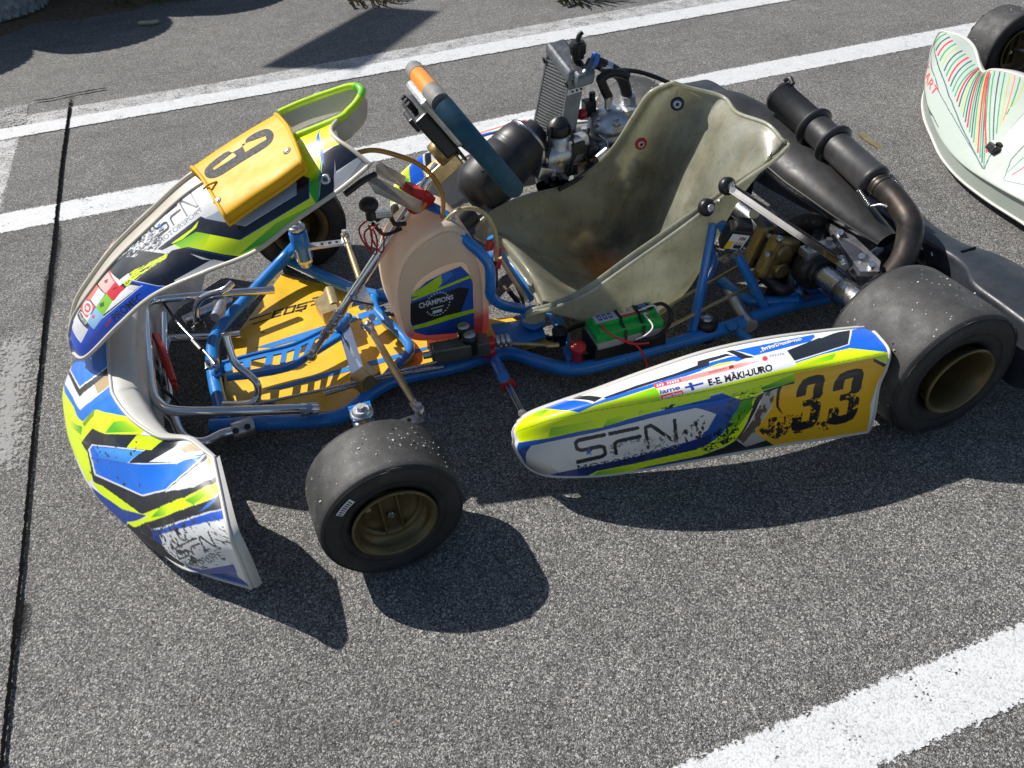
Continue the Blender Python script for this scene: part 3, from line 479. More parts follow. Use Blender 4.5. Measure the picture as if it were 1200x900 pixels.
('p','#20242b',[(.4732,.4491),(.4753,.4307),(.5399,.591),(.5423,.7054),(.5395,.8088),(.5361,1),(.5425,1),(.5476,.807),(.5515,.701),(.5494,.5821),(.5245,.5194),(.4796,.409)]),
('p','#e9ebec',[(.4718,.4574),(.4895,.5844),(.4999,.7152),(.5003,.8274),(.4975,1),(.5182,1),(.5361,1),(.5397,.8087),(.5424,.7053),(.5399,.591),(.4825,.4341)]),
('p','#1278e2',[(.4696,.4608),(.4937,.6362),(.4977,.778),(.4954,1),(.5168,1),(.5353,.989),(.538,.8023),(.5403,.7047),(.5379,.5977),(.4913,.4674)]),
('g',('#0a3a90','#1278e2'),[(.4696,.4608),(.4937,.6362),(.4977,.778),(.4954,1),(.5125,1),(.5273,.9983),(.5219,.7005),(.4739,.4374)],((.4952,.6945),(.5236,.7))),  # dark end paints in the front panel's shadow and reflection on the blue
('p','#e4fd0c',[(.4889,.3656),(.5159,.4007),(.5522,.4975),(.6112,.5628),(.6227,.7167),(.6447,.7679),(.6688,.8562),(.6934,1),(.7565,.9744),(.7533,.8562),(.7295,.7864),(.707,.7256),(.6818,.6587),(.6487,.6184),(.6364,.5103),(.6456,.4668),(.6848,.4474),(.7235,.4136),(.712,.3553),(.6832,.3719),(.6542,.3737),(.622,.3633),(.5809,.3389),(.5533,.3306),(.534,.3205),(.5175,.3306)]),
('g',('#e4fd0c','#59b800'),[(.6878,.6762),(.6784,.7829),(.697,.8891),(.7542,.9407),(.7315,.8216),(.7107,.7481)],((.748,.981),(.6901,.7559))),
('g',('#59b800','#e4fd0c'),[(.5391,.393),(.6202,.5382),(.6302,.4918),(.5545,.4079)],((.6256,.503),(.5474,.4174))),
('p','#7fa000',[(.6143,.5492),(.6177,.7082),(.6317,.6721),(.6276,.5581)]),
('p','#20242b',[(.6422,.4663),(.6515,.6116),(.6899,.6708),(.7201,.7541),(.7489,.8402),(.7833,.9556),(.8234,1),(.8763,1),(.9171,1),(.9628,.9773),(.9644,.9607),(.9946,.9123),(.9975,.8942),(.9711,.7906),(.9582,.7182),(.9457,.6544),(.9206,.587),(.8805,.5088),(.8528,.4418),(.8278,.4356),(.7994,.4273),(.7662,.4158),(.7265,.3915),(.7006,.4372),(.674,.4758)]),
('p','#e4fd0c',[(.7492,.8315),(.7835,.9471),(.8234,1),(.8158,.7801),(.7872,.7462),(.7595,.7035)]),
('p','#e9ebec',[(.832,.694),(.8457,.7596),(.8593,.8332),(.8727,.9693),(.9199,1),(.9477,.969),(.9205,.8273),(.8847,.7464),(.8568,.7165)]),
('p','#bfae90',[(.8649,.8462),(.897,.9886),(.9368,.982),(.9015,.8292)]),
('p','#e9ebec',[(.671,.494),(.6735,.5442),(.7097,.6168),(.7423,.6735),(.7725,.722),(.8038,.7625),(.7899,.6371),(.8341,.6879),(.8589,.7127),(.8874,.7458),(.9246,.8353),(.9566,.9889),(.9448,.8442),(.9355,.7585),(.9238,.688),(.9002,.6151),(.8688,.5636),(.8459,.5179),(.8197,.503),(.7906,.4835),(.7588,.4605),(.7223,.4267),(.6968,.4622)]),
('p','#0f74ea',[(.6753,.5082),(.6785,.546),(.7129,.6127),(.744,.6653),(.7731,.7111),(.8026,.7491),(.7869,.6244),(.8355,.6814),(.8604,.7067),(.8897,.741),(.9235,.8207),(.9491,.9547),(.9428,.8469),(.9334,.7609),(.9213,.6904),(.8971,.6175),(.8671,.5683),(.8445,.5243),(.8188,.5111),(.7905,.4929),(.7596,.4712),(.7245,.4403),(.7001,.4752)]),
('g',('#4aa8ff','#0f74ea'),[(.6831,.5444),(.7164,.6099),(.7464,.6627),(.7744,.7095),(.8026,.7491),(.7869,.6244),(.7568,.5831),(.7251,.532)],((.7314,.6186),(.7731,.5793))),
('p','#2a4a7a',[(.6945,.4856),(.7409,.5621),(.782,.6148),(.7815,.6181),(.7403,.5652),(.694,.4888)]),
('p','#20242b',[(.7895,.6284),(.8057,.6994),(.8182,.7712),(.8428,.8198),(.8326,.6946)]),
('p','#cfe0f2',[(.8777,.7366),(.9194,.8201),(.9527,.9702),(.9327,.8519),(.898,.7471)]),
('p','#e9ebec',[(.8952,.5994),(.9227,.6758),(.9366,.7499),(.947,.8378),(.9684,.9806),(.9954,.919),(.9667,.8046),(.9539,.727),(.934,.6646)]),
('p','#c9a860',[(.9632,.9731),(.9803,.9738),(.9827,.8873),(.9712,.9104)]),
('p','#e4fd0c',[(.7189,.3787),(.7551,.4194),(.7837,.4295),(.8091,.4356),(.8313,.4406),(.8515,.4443),(.8794,.5104),(.92,.5877),(.9457,.6544),(.9582,.7182),(.9711,.7906),(.9975,.8942),(.9962,.8394),(.9741,.7276),(.9601,.659),(.9451,.6023),(.9238,.5522),(.8897,.4856),(.8583,.4216),(.8333,.3324),(.8273,.3562),(.8626,.4551),(.8387,.428),(.815,.3948),(.7873,.3861),(.7544,.3702)]),
('g',('#e4fd0c','#59b800'),[(.8697,.4589),(.891,.5375),(.9202,.5917),(.9064,.5224)],((.9218,.5675),(.8747,.4891))),
('g',('#e4fd0c','#5fb000'),[(.9463,.6428),(.9585,.7062),(.9704,.7765),(.9924,.8743),(.9974,.8656),(.972,.7449),(.958,.6534)],((.9918,.8658),(.9504,.6462))),
('p','#1a3f95',[(.7504,.3639),(.7854,.3856),(.8147,.3974),(.8378,.4289),(.8608,.4547),(.8284,.3559),(.8071,.3614),(.7812,.3659)]),
('p','#20242b',[(.8344,.3374),(.8588,.4225),(.8897,.4856),(.9241,.5527),(.9455,.603),(.9606,.6606),(.9748,.7301),(.9972,.8367),(1,.778),(.9796,.6955),(.9647,.623),(.9494,.5692),(.9286,.5219),(.8717,.4174),(.8924,.3797),(.8755,.3662),(.8506,.3557)]),
('p','#1278e2',[(.9653,.6405),(.9768,.7286),(.9957,.8326),(.9719,.6775)]),
('p','#0f55c8',[(.9031,.4672),(.9339,.5261),(.952,.5702),(.9663,.6229),(.9804,.6932),(.9993,.7713),(.9981,.7245),(.9796,.6394),(.9644,.5754),(.948,.5309),(.9241,.4855),(.888,.4232),(.8773,.4239)]),
('p','#12408f',[(.8728,.4192),(.893,.4455),(.8924,.3797),(.8756,.3723)]),
('p','#24262c',[(.8927,.3855),(.9018,.3694),(.9283,.3624),(.9128,.2838),(.8899,.2805),(.867,.2805),(.8477,.2838),(.8249,.2821),(.8298,.3478),(.8508,.3666),(.8713,.3773)]),
('p','#1a3f95',[(.7244,.3403),(.7504,.3639),(.7812,.3659),(.8071,.3614),(.8284,.3559),(.8263,.2821),(.8063,.2855),(.7806,.2855),(.7505,.2855)]),
('p','#e9ebec',[(.8878,.4185),(.9237,.4815),(.9479,.5278),(.9644,.5731),(.9796,.6377),(.9981,.7245),(.9938,.5643),(.9926,.4609),(.9904,.3573),(.9715,.3541),(.951,.345),(.9384,.3725),(.922,.3795),(.9018,.3694)]),
('p','#1c4fa8',[(.9283,.3624),(.951,.345),(.9714,.352),(.9901,.3519),(.9899,.1538),(1,0),(.9864,0),(.9678,0),(.9478,.0033),(.9385,.2755)]),
('p','#22252b',[(.9423,.4628),(.9233,.4285),(.9236,.423),(.9426,.4565)]),
('p','#22252b',[(.9436,.4619),(.9434,.459),(.9426,.4565),(.9417,.4559),(.9413,.4574),(.9415,.4603),(.9423,.4628),(.9432,.4634)]),
('p','#22252b',[(.9224,.4264),(.9193,.4169),(.9215,.4157),(.9245,.4251)]),
('p','#22252b',[(.9251,.4288),(.9248,.4259),(.9236,.423),(.9224,.4216),(.9218,.4226),(.9221,.4255),(.9233,.4285),(.9245,.4298)]),
('p','#22252b',[(.9187,.413),(.9194,.4021),(.9228,.4086),(.9221,.4195)]),
('p','#22252b',[(.9221,.4195),(.9217,.4166),(.9206,.4135),(.9193,.412),(.9187,.413),(.9191,.4159),(.9202,.419),(.9215,.4205)]),
('p','#22252b',[(.9202,.4011),(.9236,.4027),(.9254,.4111),(.922,.4097)]),
('p','#22252b',[(.9228,.4086),(.9224,.4056),(.9212,.4025),(.92,.401),(.9194,.4021),(.9198,.4052),(.9209,.4083),(.9222,.4097)]),
('p','#22252b',[(.9246,.4039),(.9394,.4289),(.9392,.4351),(.9244,.4099)]),
('p','#22252b',[(.9261,.4099),(.9257,.4069),(.9246,.4039),(.9234,.4026),(.9229,.4039),(.9233,.4069),(.9244,.4099),(.9256,.4111)]),
('p','#22252b',[(.9387,.4282),(.9413,.4283),(.9424,.4359),(.9399,.4358)]),
('p','#22252b',[(.9406,.4341),(.9403,.4313),(.9394,.4289),(.9384,.4283),(.938,.4299),(.9383,.4327),(.9392,.4351),(.9401,.4357)]),
('p','#22252b',[(.9406,.4301),(.9409,.4166),(.9435,.4203),(.9431,.434)]),
('p','#22252b',[(.9431,.434),(.9428,.4312),(.942,.4289),(.9411,.4284),(.9406,.4301),(.9409,.4329),(.9418,.4353),(.9427,.4358)]),
('p','#22252b',[(.9415,.4203),(.939,.4124),(.9405,.4088),(.9429,.4166)]),
('p','#22252b',[(.9435,.4203),(.9431,.4174),(.9423,.4151),(.9414,.4148),(.9409,.4166),(.9413,.4195),(.9421,.4218),(.943,.4222)]),
('p','#22252b',[(.9397,.414),(.9189,.3762),(.9191,.369),(.9399,.4072)]),
('p','#22252b',[(.9411,.4126),(.9408,.4096),(.9399,.4072),(.9389,.4068),(.9385,.4086),(.9388,.4116),(.9397,.414),(.9407,.4144)]),
('p','#22252b',[(.9593,.503),(.9445,.4671),(.9449,.4607),(.9599,.4949)]),
('p','#22252b',[(.9605,.5015),(.9604,.4978),(.9599,.4949),(.9592,.4943),(.9587,.4964),(.9588,.5),(.9593,.503),(.96,.5036)]),
('p','#22252b',[(.9614,.4805),(.9501,.4565),(.9504,.4496),(.9618,.4723)]),
('p','#22252b',[(.9625,.4786),(.9624,.475),(.9619,.4723),(.9611,.472),(.9607,.4743),(.9608,.4777),(.9614,.4805),(.9621,.4809)]),
('p','#22252b',[(.9495,.4549),(.9476,.447),(.949,.4433),(.9509,.4511)]),
('p','#22252b',[(.9513,.455),(.9511,.4519),(.9504,.4496),(.9496,.4493),(.9491,.4511),(.9494,.4541),(.9501,.4565),(.9509,.4569)]),
('p','#22252b',[(.9472,.4433),(.9478,.4184),(.9501,.4215),(.9494,.447)]),
('p','#22252b',[(.9494,.447),(.9491,.4441),(.9484,.4418),(.9476,.4415),(.9472,.4433),(.9474,.4462),(.9482,.4486),(.949,.4489)]),
('p','#22252b',[(.9671,.4484),(.964,.5085),(.9623,.5032),(.9652,.445)]),
('p','#22252b',[(.9671,.4484),(.9669,.4447),(.9663,.4421),(.9656,.4423),(.9652,.445),(.9654,.4486),(.966,.4512),(.9667,.4511)]),
('p','#22252b',[(.9637,.5024),(.9657,.5133),(.9645,.52),(.9626,.5092)]),
('p','#22252b',[(.964,.5085),(.964,.5047),(.9635,.5016),(.9628,.501),(.9623,.5032),(.9623,.5069),(.9628,.5101),(.9635,.5107)]),
('p','#22252b',[(.9647,.5119),(.9767,.4755),(.9778,.4864),(.9655,.5215)]),
('p','#22252b',[(.9659,.5195),(.9659,.5156),(.9655,.5124),(.9648,.5117),(.9643,.5139),(.9643,.5177),(.9647,.5209),(.9654,.5217)]),
('p','#22252b',[(.9773,.4749),(.9796,.4786),(.9794,.4911),(.9772,.4868)]),
('p','#22252b',[(.9781,.4835),(.978,.4787),(.9775,.4753),(.9768,.4752),(.9764,.4784),(.9765,.483),(.977,.4864),(.9777,.4867)]),
('p','#22252b',[(.9803,.4876),(.9751,.5648),(.9736,.5576),(.9786,.4822)]),
('p','#22252b',[(.9803,.4876),(.9803,.4826),(.9797,.479),(.9791,.4789),(.9786,.4822),(.9787,.487),(.9792,.4907),(.9799,.491)]),
('t','#2a2c33','MOTORSPORT',[(.9127,.3372),(.9825,.4517),(.9819,.4173),(.9157,.2838)],-0.005),
('s','#1b1b1d',[(.8705,.4213),(.9141,.4929),(.9476,.549),(.9469,.4875),(.9418,.4271),(.9528,.3967),(.962,.3447),(.9391,.3441),(.9248,.3701),(.9062,.3746),(.8857,.3683)],(150,90,13,.575)),
('s','#4a4642',[(.8444,.3901),(.8677,.4401),(.8991,.4923),(.9331,.5471),(.9527,.5856),(.9682,.6331),(.9839,.698),(1,.7496),(1,.6845),(.9986,.591),(.9943,.4598),(.9892,.335),(.9737,.2908),(.9521,0),(.947,.3339),(.9348,.3682),(.919,.3792),(.8996,.3749),(.8797,.3645),(.8606,.3538)],(170,80,17,.64)),
('s','#3a3a3c',[(.639,.4935),(.6742,.5994),(.7036,.6823),(.7269,.7543),(.7492,.8315),(.7822,.7459),(.8083,.6734),(.8248,.6099),(.8365,.5548),(.8455,.5028),(.8519,.4547),(.8296,.4471),(.8051,.4376),(.7773,.4262),(.7456,.4077),(.7066,.3715),(.6852,.4198),(.663,.4579)],(90,40,5,.68)),
('p','#9a9a90',[(.5474,.4174),(.5752,.5147),(.575,.5173),(.5474,.4205)]),
('p','#9a9a90',[(.5677,.4442),(.6126,.5238),(.6127,.5265),(.5677,.4468)]),
('p','#9a9a90',[(.5971,.4572),(.6419,.5228),(.642,.5255),(.5972,.4599)]),
('p','#9a9a90',[(.6264,.4568),(.6663,.5166),(.6664,.5192),(.6265,.4595)]),
('p','#9a9a90',[(.6494,.4549),(.6899,.5044),(.6901,.507),(.6496,.4576)]),
('p','#9a9a90',[(.6705,.4493),(.7138,.4864),(.714,.4887),(.6707,.4518)]),
('p','#9a9a90',[(.6911,.4392),(.7366,.4655),(.7368,.4677),(.6913,.4417)])],
'panel':[
('p','#d9dcdf',[(.3495,.3288),(.3778,.5176),(.4036,.7165),(.4249,.937),(.4467,1),(.4761,1),(.5054,1),(.5332,1),(.5604,1),(.5861,1),(.6119,1),(.6376,1),(.6626,1),(.6876,1),(.7127,1),(.7391,1),(.7648,1),(.7913,1),(.8184,1),(.8456,1),(.8735,1),(.9028,1),(.9292,1),(.9628,.9048),(1,.6728),(1,.4107),(1,.2688),(1,.1603),(1,.0584),(1,0),(.985,0),(.94,0),(.9006,0),(.8663,0),(.8356,0),(.8056,0),(.7763,0),(.7448,0),(.7134,0),(.6848,0),(.6569,0),(.6297,0),(.6026,0),(.5761,0),(.5497,0),(.5225,0),(.4946,0),(.4689,0),(.4425,0),(.4146,0),(.388,.0301),(.37,.1646)]),
('p','#e4fd0c',[(.8134,.5648),(.8648,.6386),(.8749,.9076),(.8749,1),(.9092,1),(.9457,1),(.9828,1),(1,1),(.9825,.995),(1,.6694),(1,.3957),(.9333,.5313),(.8921,.3883),(.8595,.2446),(.8305,.1046),(.8041,0),(.7756,0),(.747,0),(.7177,0),(.6891,0),(.6569,0),(.6254,0),(.594,0),(.5697,.1126),(.552,.2115),(.534,.3236),(.5157,.4532),(.5115,.5494),(.5403,.5455),(.5687,.543),(.5868,.415),(.6047,.2984),(.6222,.1898),(.6526,.1851),(.6825,.1724),(.7122,.1564),(.7422,.1418),(.7727,.1336),(.8027,.1294),(.8357,.3307)]),
('g',('#59b800','#e4fd0c'),[(.5156,.5402),(.5434,.5361),(.5709,.5332),(.5886,.3977),(.5451,.2769),(.5189,.4256)],((.5276,.527),(.5736,.2753))),
('g',('#3fae00','#a4e000'),[(.5912,.0468),(.6215,.0773),(.6506,.0937),(.6788,.1013),(.7068,.1053),(.7387,.0754),(.7713,.0512),(.8037,.0296),(.7746,.001),(.7462,0),(.7169,0),(.6891,0),(.6667,.0074),(.6297,.0378)],((.6361,.0149),(.7923,.0522))),
('g',('#e4fd0c','#30b000'),[(.8152,.2009),(.8387,.3398),(.863,.4889),(.8911,.6447),(.9183,.8369),(.9321,1),(.9633,.7537),(1,.3957),(.9333,.5313),(.8914,.3949),(.8585,.2563),(.8292,.1208),(.8013,0)],((.8372,.3663),(.8599,.2767))),
('p','#0d1428',[(.7935,.5808),(.8156,.5717),(.8382,.3314),(.8031,.1185),(.7729,.1235),(.7424,.1322),(.7122,.1473),(.6824,.1638),(.6525,.1768),(.6219,.1817),(.6055,.2846),(.5886,.3946),(.5715,.5147),(.5412,.527),(.5105,.5426),(.4856,.5629),(.5158,.5765),(.5454,.5888),(.5745,.6005),(.6032,.6122),(.6189,.5267),(.6376,.3954),(.6559,.2681),(.6825,.2591),(.709,.2481),(.7358,.2383),(.763,.2333),(.7898,.2338),(.8094,.3631)]),
('p','#9ba7b4',[(.6284,.5821),(.656,.5754),(.6833,.5691),(.7107,.5637),(.7384,.5606),(.7663,.562),(.7935,.5703),(.8094,.3631),(.7902,.2367),(.7634,.2373),(.7362,.2434),(.7093,.2543),(.6827,.2663),(.656,.2765),(.6396,.3814),(.6228,.4888),(.6059,.6007)]),
('p','#1d4fa0',[(.5103,.5353),(.5404,.5603),(.57,.5831),(.599,.6044),(.5992,.6167),(.5702,.596),(.5408,.574),(.5107,.5499)]),
('p','#2a62c0',[(.6216,.1786),(.6522,.1738),(.6822,.1608),(.7119,.1442),(.7421,.1291),(.7726,.1202),(.8028,.1151),(.8033,.122),(.7731,.1268),(.7426,.1354),(.7124,.1503),(.6827,.1668),(.6527,.1798),(.6222,.1848)]),
('p','#2a62c0',[(.8035,.1167),(.8387,.3294),(.8377,.3334),(.8026,.1204)]),
('p','#10182a',[(.9175,.499),(.9692,.453),(1,.3957),(1,.1987),(1,.1018),(.9932,.1385),(.9479,.1692),(.9037,.2011),(.8498,.0036),(.802,0),(.8265,.0948),(.8532,.2261),(.8819,.3628)]),
('p','#1b62d0',[(.9119,.5803),(.9523,.9272),(.9467,.6549),(.9175,.4889),(.8901,.3445),(.8949,.4095)]),
('p','#1b62d0',[(.9124,.5188),(.8792,.3813),(.8519,.2445),(.8264,.1142),(.802,0),(.8034,0),(.8279,.1069),(.8536,.2367),(.8812,.3721),(.9149,.5078)]),
('p','#aeb2b6',[(.8957,.1797),(.9418,.1619),(.9904,.1411),(1,.1135),(1,.0317),(.9618,.0096),(.9109,.0016),(.8678,0),(.8498,.0036),(.8863,.1691),(.9311,.3242)]),
('p','#83878c',[(.8768,.0058),(.9332,.0535),(.996,.0861),(.996,.0904),(.9331,.0582),(.8767,.0109)]),
('p','#83878c',[(.8868,.0089),(.9432,.053),(1,.0835),(1,.0885),(.9431,.0576),(.8867,.0139)]),
('p','#83878c',[(.8973,.0115),(.9533,.0524),(1,.0801),(1,.0835),(.9532,.0569),(.8972,.0164)]),
('p','#83878c',[(.9083,.0135),(.9634,.0517),(1,.0768),(1,.0801),(.9633,.0561),(.9081,.0184)]),
('p','#83878c',[(.9196,.0149),(.9735,.0511),(1,.0718),(1,.0768),(.9734,.0554),(.9195,.0197)]),
('p','#83878c',[(.9314,.0159),(.9835,.0506),(1,.0684),(1,.0718),(.9834,.0549),(.9313,.0206)]),
('p','#83878c',[(.9435,.0165),(.9932,.0504),(1,.0634),(1,.0684),(.9931,.0546),(.9433,.0211)]),
('p','#0d1428',[(.386,.3754),(.4253,.4079),(.4632,.4471),(.5006,.4804),(.5307,.4057),(.544,.2976),(.557,.2009),(.5697,.1126),(.594,0),(.5768,0),(.5553,.0231),(.5421,.1131),(.5097,.0891),(.4777,.0666),(.446,.0382),(.4396,0),(.4103,0),(.3935,.0931),(.3795,.2361),(.3624,.4109)]),
('p','#1d4fa0',[(.5246,.4154),(.5395,.2869),(.5539,.174),(.5681,.0714),(.5861,0),(.5868,0),(.5698,.0781),(.5556,.1806),(.5411,.2937),(.5261,.4222)]),
('p','#e2e1dc',[(.4385,.0664),(.4712,.0859),(.5041,.1012),(.5375,.1177),(.554,.027),(.579,0),(.5475,0),(.5161,0),(.4853,0),(.4367,0)]),
('p','#e0d4ae',[(.5203,.0284),(.559,0),(.5768,0),(.5461,0),(.5147,0)]),
('p','#e2e1dc',[(.5213,.3063),(.5395,.0998),(.5256,.1719)]),
('p','#14161c',[(.2915,.9856),(.3617,1),(.3998,.9577),(.4347,.9357),(.4614,.6811),(.4832,.495),(.4629,.4416),(.4275,.4102),(.3909,.3847),(.3262,.3941),(.2806,.3975),(.2344,.4082),(.1743,.9118),(.2365,.9441)]),
('p','#d9dcdf',[(.4432,1),(.4761,1),(.5075,1),(.5461,1),(.5757,.9917),(.6052,.9756),(.6346,.9741),(.6216,.7076),(.6052,.6428),(.5702,.6423),(.5348,.6446),(.4985,.6489),(.479,.6286),(.4628,.8061)]),
('p','#0d1428',[(.4799,.6233),(.5122,.6282),(.5437,.6322),(.5746,.6368),(.6052,.6428),(.6085,.5894),(.5792,.572),(.5495,.5536),(.5193,.5334),(.4856,.5629)]),
('p','#e4fd0c',[(.5124,.57),(.5415,.5742),(.5701,.5788),(.5942,.6128),(.579,.559),(.538,.5338),(.5158,.5515)]),
('s','#15171b',[(.3488,.8794),(.3938,.9896),(.4367,1),(.4711,1),(.5039,1),(.4994,.7505),(.479,.6286),(.4362,.6183),(.3914,.6179)],(140,60,31,.49)),
('s','#c8cacc',[(.4118,.8779),(.4457,.949),(.4789,1),(.5103,.899),(.4917,.7441),(.4609,.7439),(.4293,.7453)],(120,60,33,.56)),
('p','#e4fd0c',[(.3571,.5032),(.3897,.5617),(.4103,.5523),(.4527,.5005),(.4906,.4817),(.4759,.4261),(.4413,.4195),(.4017,.4127),(.3544,.3992)]),
('s','#15171b',[(.3571,.5032),(.3897,.5617),(.4103,.5523),(.4527,.5005),(.4906,.4817),(.4759,.4261),(.4413,.4195),(.4017,.4127),(.3544,.3992)],(120,90,35,.56)),
('p','#15171b',[(.2369,.3537),(.2757,.3084),(.3139,.2703),(.3506,.25),(.3853,.2542),(.3846,.2084),(.3404,.2176),(.3046,.2315),(.2681,.2576),(.2322,.2876)]),
('p','#0b4fd0',[(0,.429),(.0216,.9461),(.1032,.9646),(.1919,.4605),(.2357,.3113),(.2733,.2745),(.311,.2431),(.3475,.2273),(.3821,.2346),(.3739,.4752),(.3902,.2713),(.4031,.1046),(.4196,0),(.3996,0),(.3688,0),(.3352,0),(.2924,0),(.2509,.0051),(.2147,.0297),(.1741,.0271),(.1187,0),(.0272,0)]),
('p','#dfe6f0',[(.2356,.3033),(.2733,.2686),(.3112,.2391),(.348,.2252),(.3828,.2345),(.3835,.2477),(.3487,.2386),(.3119,.253),(.2739,.2834),(.2358,.3193)]),
('p','#dfe6f0',[(.375,.4571),(.3905,.2599),(.4027,.0968),(.4189,0),(.4203,0),(.4045,.1059),(.3922,.2683),(.3766,.4654)]),
('p','#e4e6ea',[(.0822,.8848),(.1496,.9107),(.1817,.394),(.1324,.3133)]),
('p','#16181c',[(.1528,.9107),(.1796,.93),(.1936,.4495),(.1809,.4135)]),
('t','#e9ebec','P&G',[(.1645,.9005),(.1802,.8833),(.1901,.5083),(.1788,.5077)],0),
('p','#e2574f',[(.1807,.9541),(.2258,.9504),(.2454,.6066),(.1976,.591)]),
('p','#e8dcdc',[(.2338,.6375),(.2251,.5949),(.2152,.5877),(.206,.6181),(.1988,.6813),(.1947,.7667),(.1943,.8582),(.1998,.926),(.2111,.9475),(.2242,.9174),(.2349,.8442),(.2397,.7546),(.2374,.6743)]),
('p','#d8404a',[(.2285,.675),(.2229,.6461),(.2163,.6409),(.2101,.6607),(.2055,.7021),(.2033,.757),(.2039,.8141),(.2078,.8572),(.2146,.872),(.2226,.8581),(.2291,.8094),(.232,.753),(.2307,.6998)]),
('p','#e8dcdc',[(.2169,.8357),(.2249,.7167),(.2159,.6772),(.2081,.7759)]),
('p','#8fc4ee',[(.1906,.5291),(.2429,.5889),(.2416,.3175),(.1964,.2922)]),
('p','#d8505a',[(.2179,.5322),(.2251,.4788),(.2172,.4384),(.2119,.4936)]),
('p','#e87a70',[(.2212,.9951),(.2886,.9893),(.2939,.7946),(.2433,.8)]),
('p','#e4e6ea',[(.2434,.8171),(.2906,.8584),(.2959,.6107),(.2456,.5871)]),
('p','#f0b8b0',[(.2953,.9554),(.346,.9412),(.3431,.628),(.2984,.6091)]),
('p','#8a3030',[(.3207,.8643),(.3347,.8068),(.3257,.7476),(.3173,.7964)]),
('p','#e8505a',[(.346,.9412),(.3534,.9362),(.3512,.4935),(.3432,.5005)]),
('p','#d8202c',[(.2984,.6091),(.3431,.628),(.3488,.405),(.2978,.3748)]),
('p','#7a1018',[(.3247,.5704),(.3375,.5254),(.3337,.5005),(.3208,.5455)]),
('p','#86c81e',[(.2429,.5889),(.2997,.5992),(.2956,.392),(.2416,.3344)]),
('p','#3a6010',[(.2605,.5683),(.2763,.5221),(.2658,.4561),(.2528,.4986)]),
('p','#e4e6ea',[(.3522,.8894),(.3569,.5937),(.3877,.5757),(.3833,.4873),(.3432,.5005)]),
('t','#0a1020','PROMEC',[(.257,.2275),(.3605,.1637),(.3541,.0222),(.2491,.0795)],.02),
('p','#c83a2a',[(.239,.1975),(.2503,.1962),(.242,.1373),(.2368,.1452)]),
('p','#c83a2a',[(.2268,.1778),(.2362,.1677),(.231,.1239),(.224,.1331)]),
('p','#20242a',[(.5475,1),(.5189,1),(.5177,.9904),(.5464,.9685)]),
('p','#20242a',[(.5488,.9867),(.5479,.9733),(.5464,.9685),(.5453,.9752),(.5452,.9894),(.5461,1),(.5475,1),(.549,1)]),
('p','#20242a',[(.5182,1),(.5132,1),(.5136,.9732),(.5186,.9916)]),
('p','#20242a',[(.5204,1),(.5192,.9954),(.5177,.9904),(.5166,.9975),(.5168,1),(.5175,1),(.5189,1),(.5204,1)]),
('p','#20242a',[(.5115,.9945),(.5095,.9253),(.5133,.9229),(.5153,.9915)]),
('p','#20242a',[(.5153,.9915),(.5143,.9771),(.5128,.9719),(.5116,.9791),(.5115,.9945),(.5125,1),(.5139,1),(.5154,1)]),
('p','#20242a',[(.5099,.9059),(.5135,.8759),(.5164,.9118),(.5129,.9422)]),
('p','#20242a',[(.5133,.9229),(.5123,.908),(.5108,.9025),(.5096,.9096),(.5095,.9252),(.5105,.9402),(.512,.9456),(.5132,.9385)]),
('p','#20242a',[(.5143,.8726),(.5361,.862),(.5373,.9022),(.5155,.9152)]),
('p','#20242a',[(.5168,.8928),(.5158,.8782),(.5143,.8726),(.5132,.8795),(.513,.8949),(.514,.9097),(.5155,.9152),(.5167,.9082)]),
('p','#20242a',[(.5354,.8641),(.539,.8419),(.5416,.8771),(.538,.8999)]),
('p','#20242a',[(.5386,.8811),(.5376,.8672),(.5361,.862),(.535,.8685),(.5349,.883),(.5358,.897),(.5373,.9022),(.5384,.8956)]),
('p','#20242a',[(.5384,.8603),(.5362,.7925),(.5399,.7915),(.5421,.8586)]),
('p','#20242a',[(.5421,.8586),(.5412,.845),(.5397,.8398),(.5385,.846),(.5384,.8602),(.5394,.874),(.5409,.8792),(.542,.8728)]),
('p','#20242a',[(.5379,.8096),(.533,.7911),(.5331,.7566),(.5381,.7748)]),
('p','#20242a',[(.5399,.7915),(.5388,.7785),(.5373,.7733),(.5362,.7791),(.5362,.7925),(.5372,.8058),(.5387,.811),(.5398,.8051)]),
('p','#20242a',[(.5338,.7926),(.5033,.8015),(.5017,.761),(.5323,.7551)]),
('p','#20242a',[(.5349,.7732),(.5338,.7603),(.5323,.7551),(.5312,.7608),(.5312,.7741),(.5323,.7873),(.5338,.7926),(.5349,.7867)]),
('p','#20242a',[(.5835,.9857),(.5518,1),(.5505,.9657),(.5825,.9489)]),
('p','#20242a',[(.5848,.9667),(.5839,.9539),(.5825,.9489),(.5814,.9548),(.5812,.968),(.5821,.9808),(.5835,.9857),(.5846,.9799)]),
('p','#20242a',[(.5822,.8949),(.5577,.9042),(.5566,.8657),(.5812,.8582)]),
('p','#20242a',[(.5835,.8761),(.5826,.8633),(.5812,.8582),(.5801,.8638),(.5799,.8769),(.5808,.8898),(.5822,.8949),(.5833,.8892)]),
('p','#20242a',[(.5569,.9028),(.5523,.8847),(.5527,.8491),(.5575,.8672)]),
('p','#20242a',[(.559,.8841),(.5581,.8708),(.5566,.8657),(.5555,.8719),(.5554,.8857),(.5563,.8991),(.5577,.9042),(.5589,.898)]),
('p','#20242a',[(.5507,.8676),(.5467,.7544),(.5504,.7538),(.5543,.866)]),
('p','#20242a',[(.5543,.866),(.5534,.8527),(.5519,.8476),(.5508,.8537),(.5507,.8676),(.5516,.881),(.5531,.8862),(.5542,.8799)]),
('p','#20242a',[(.5863,.751),(.5925,.9525),(.5889,.9535),(.5827,.751)]),
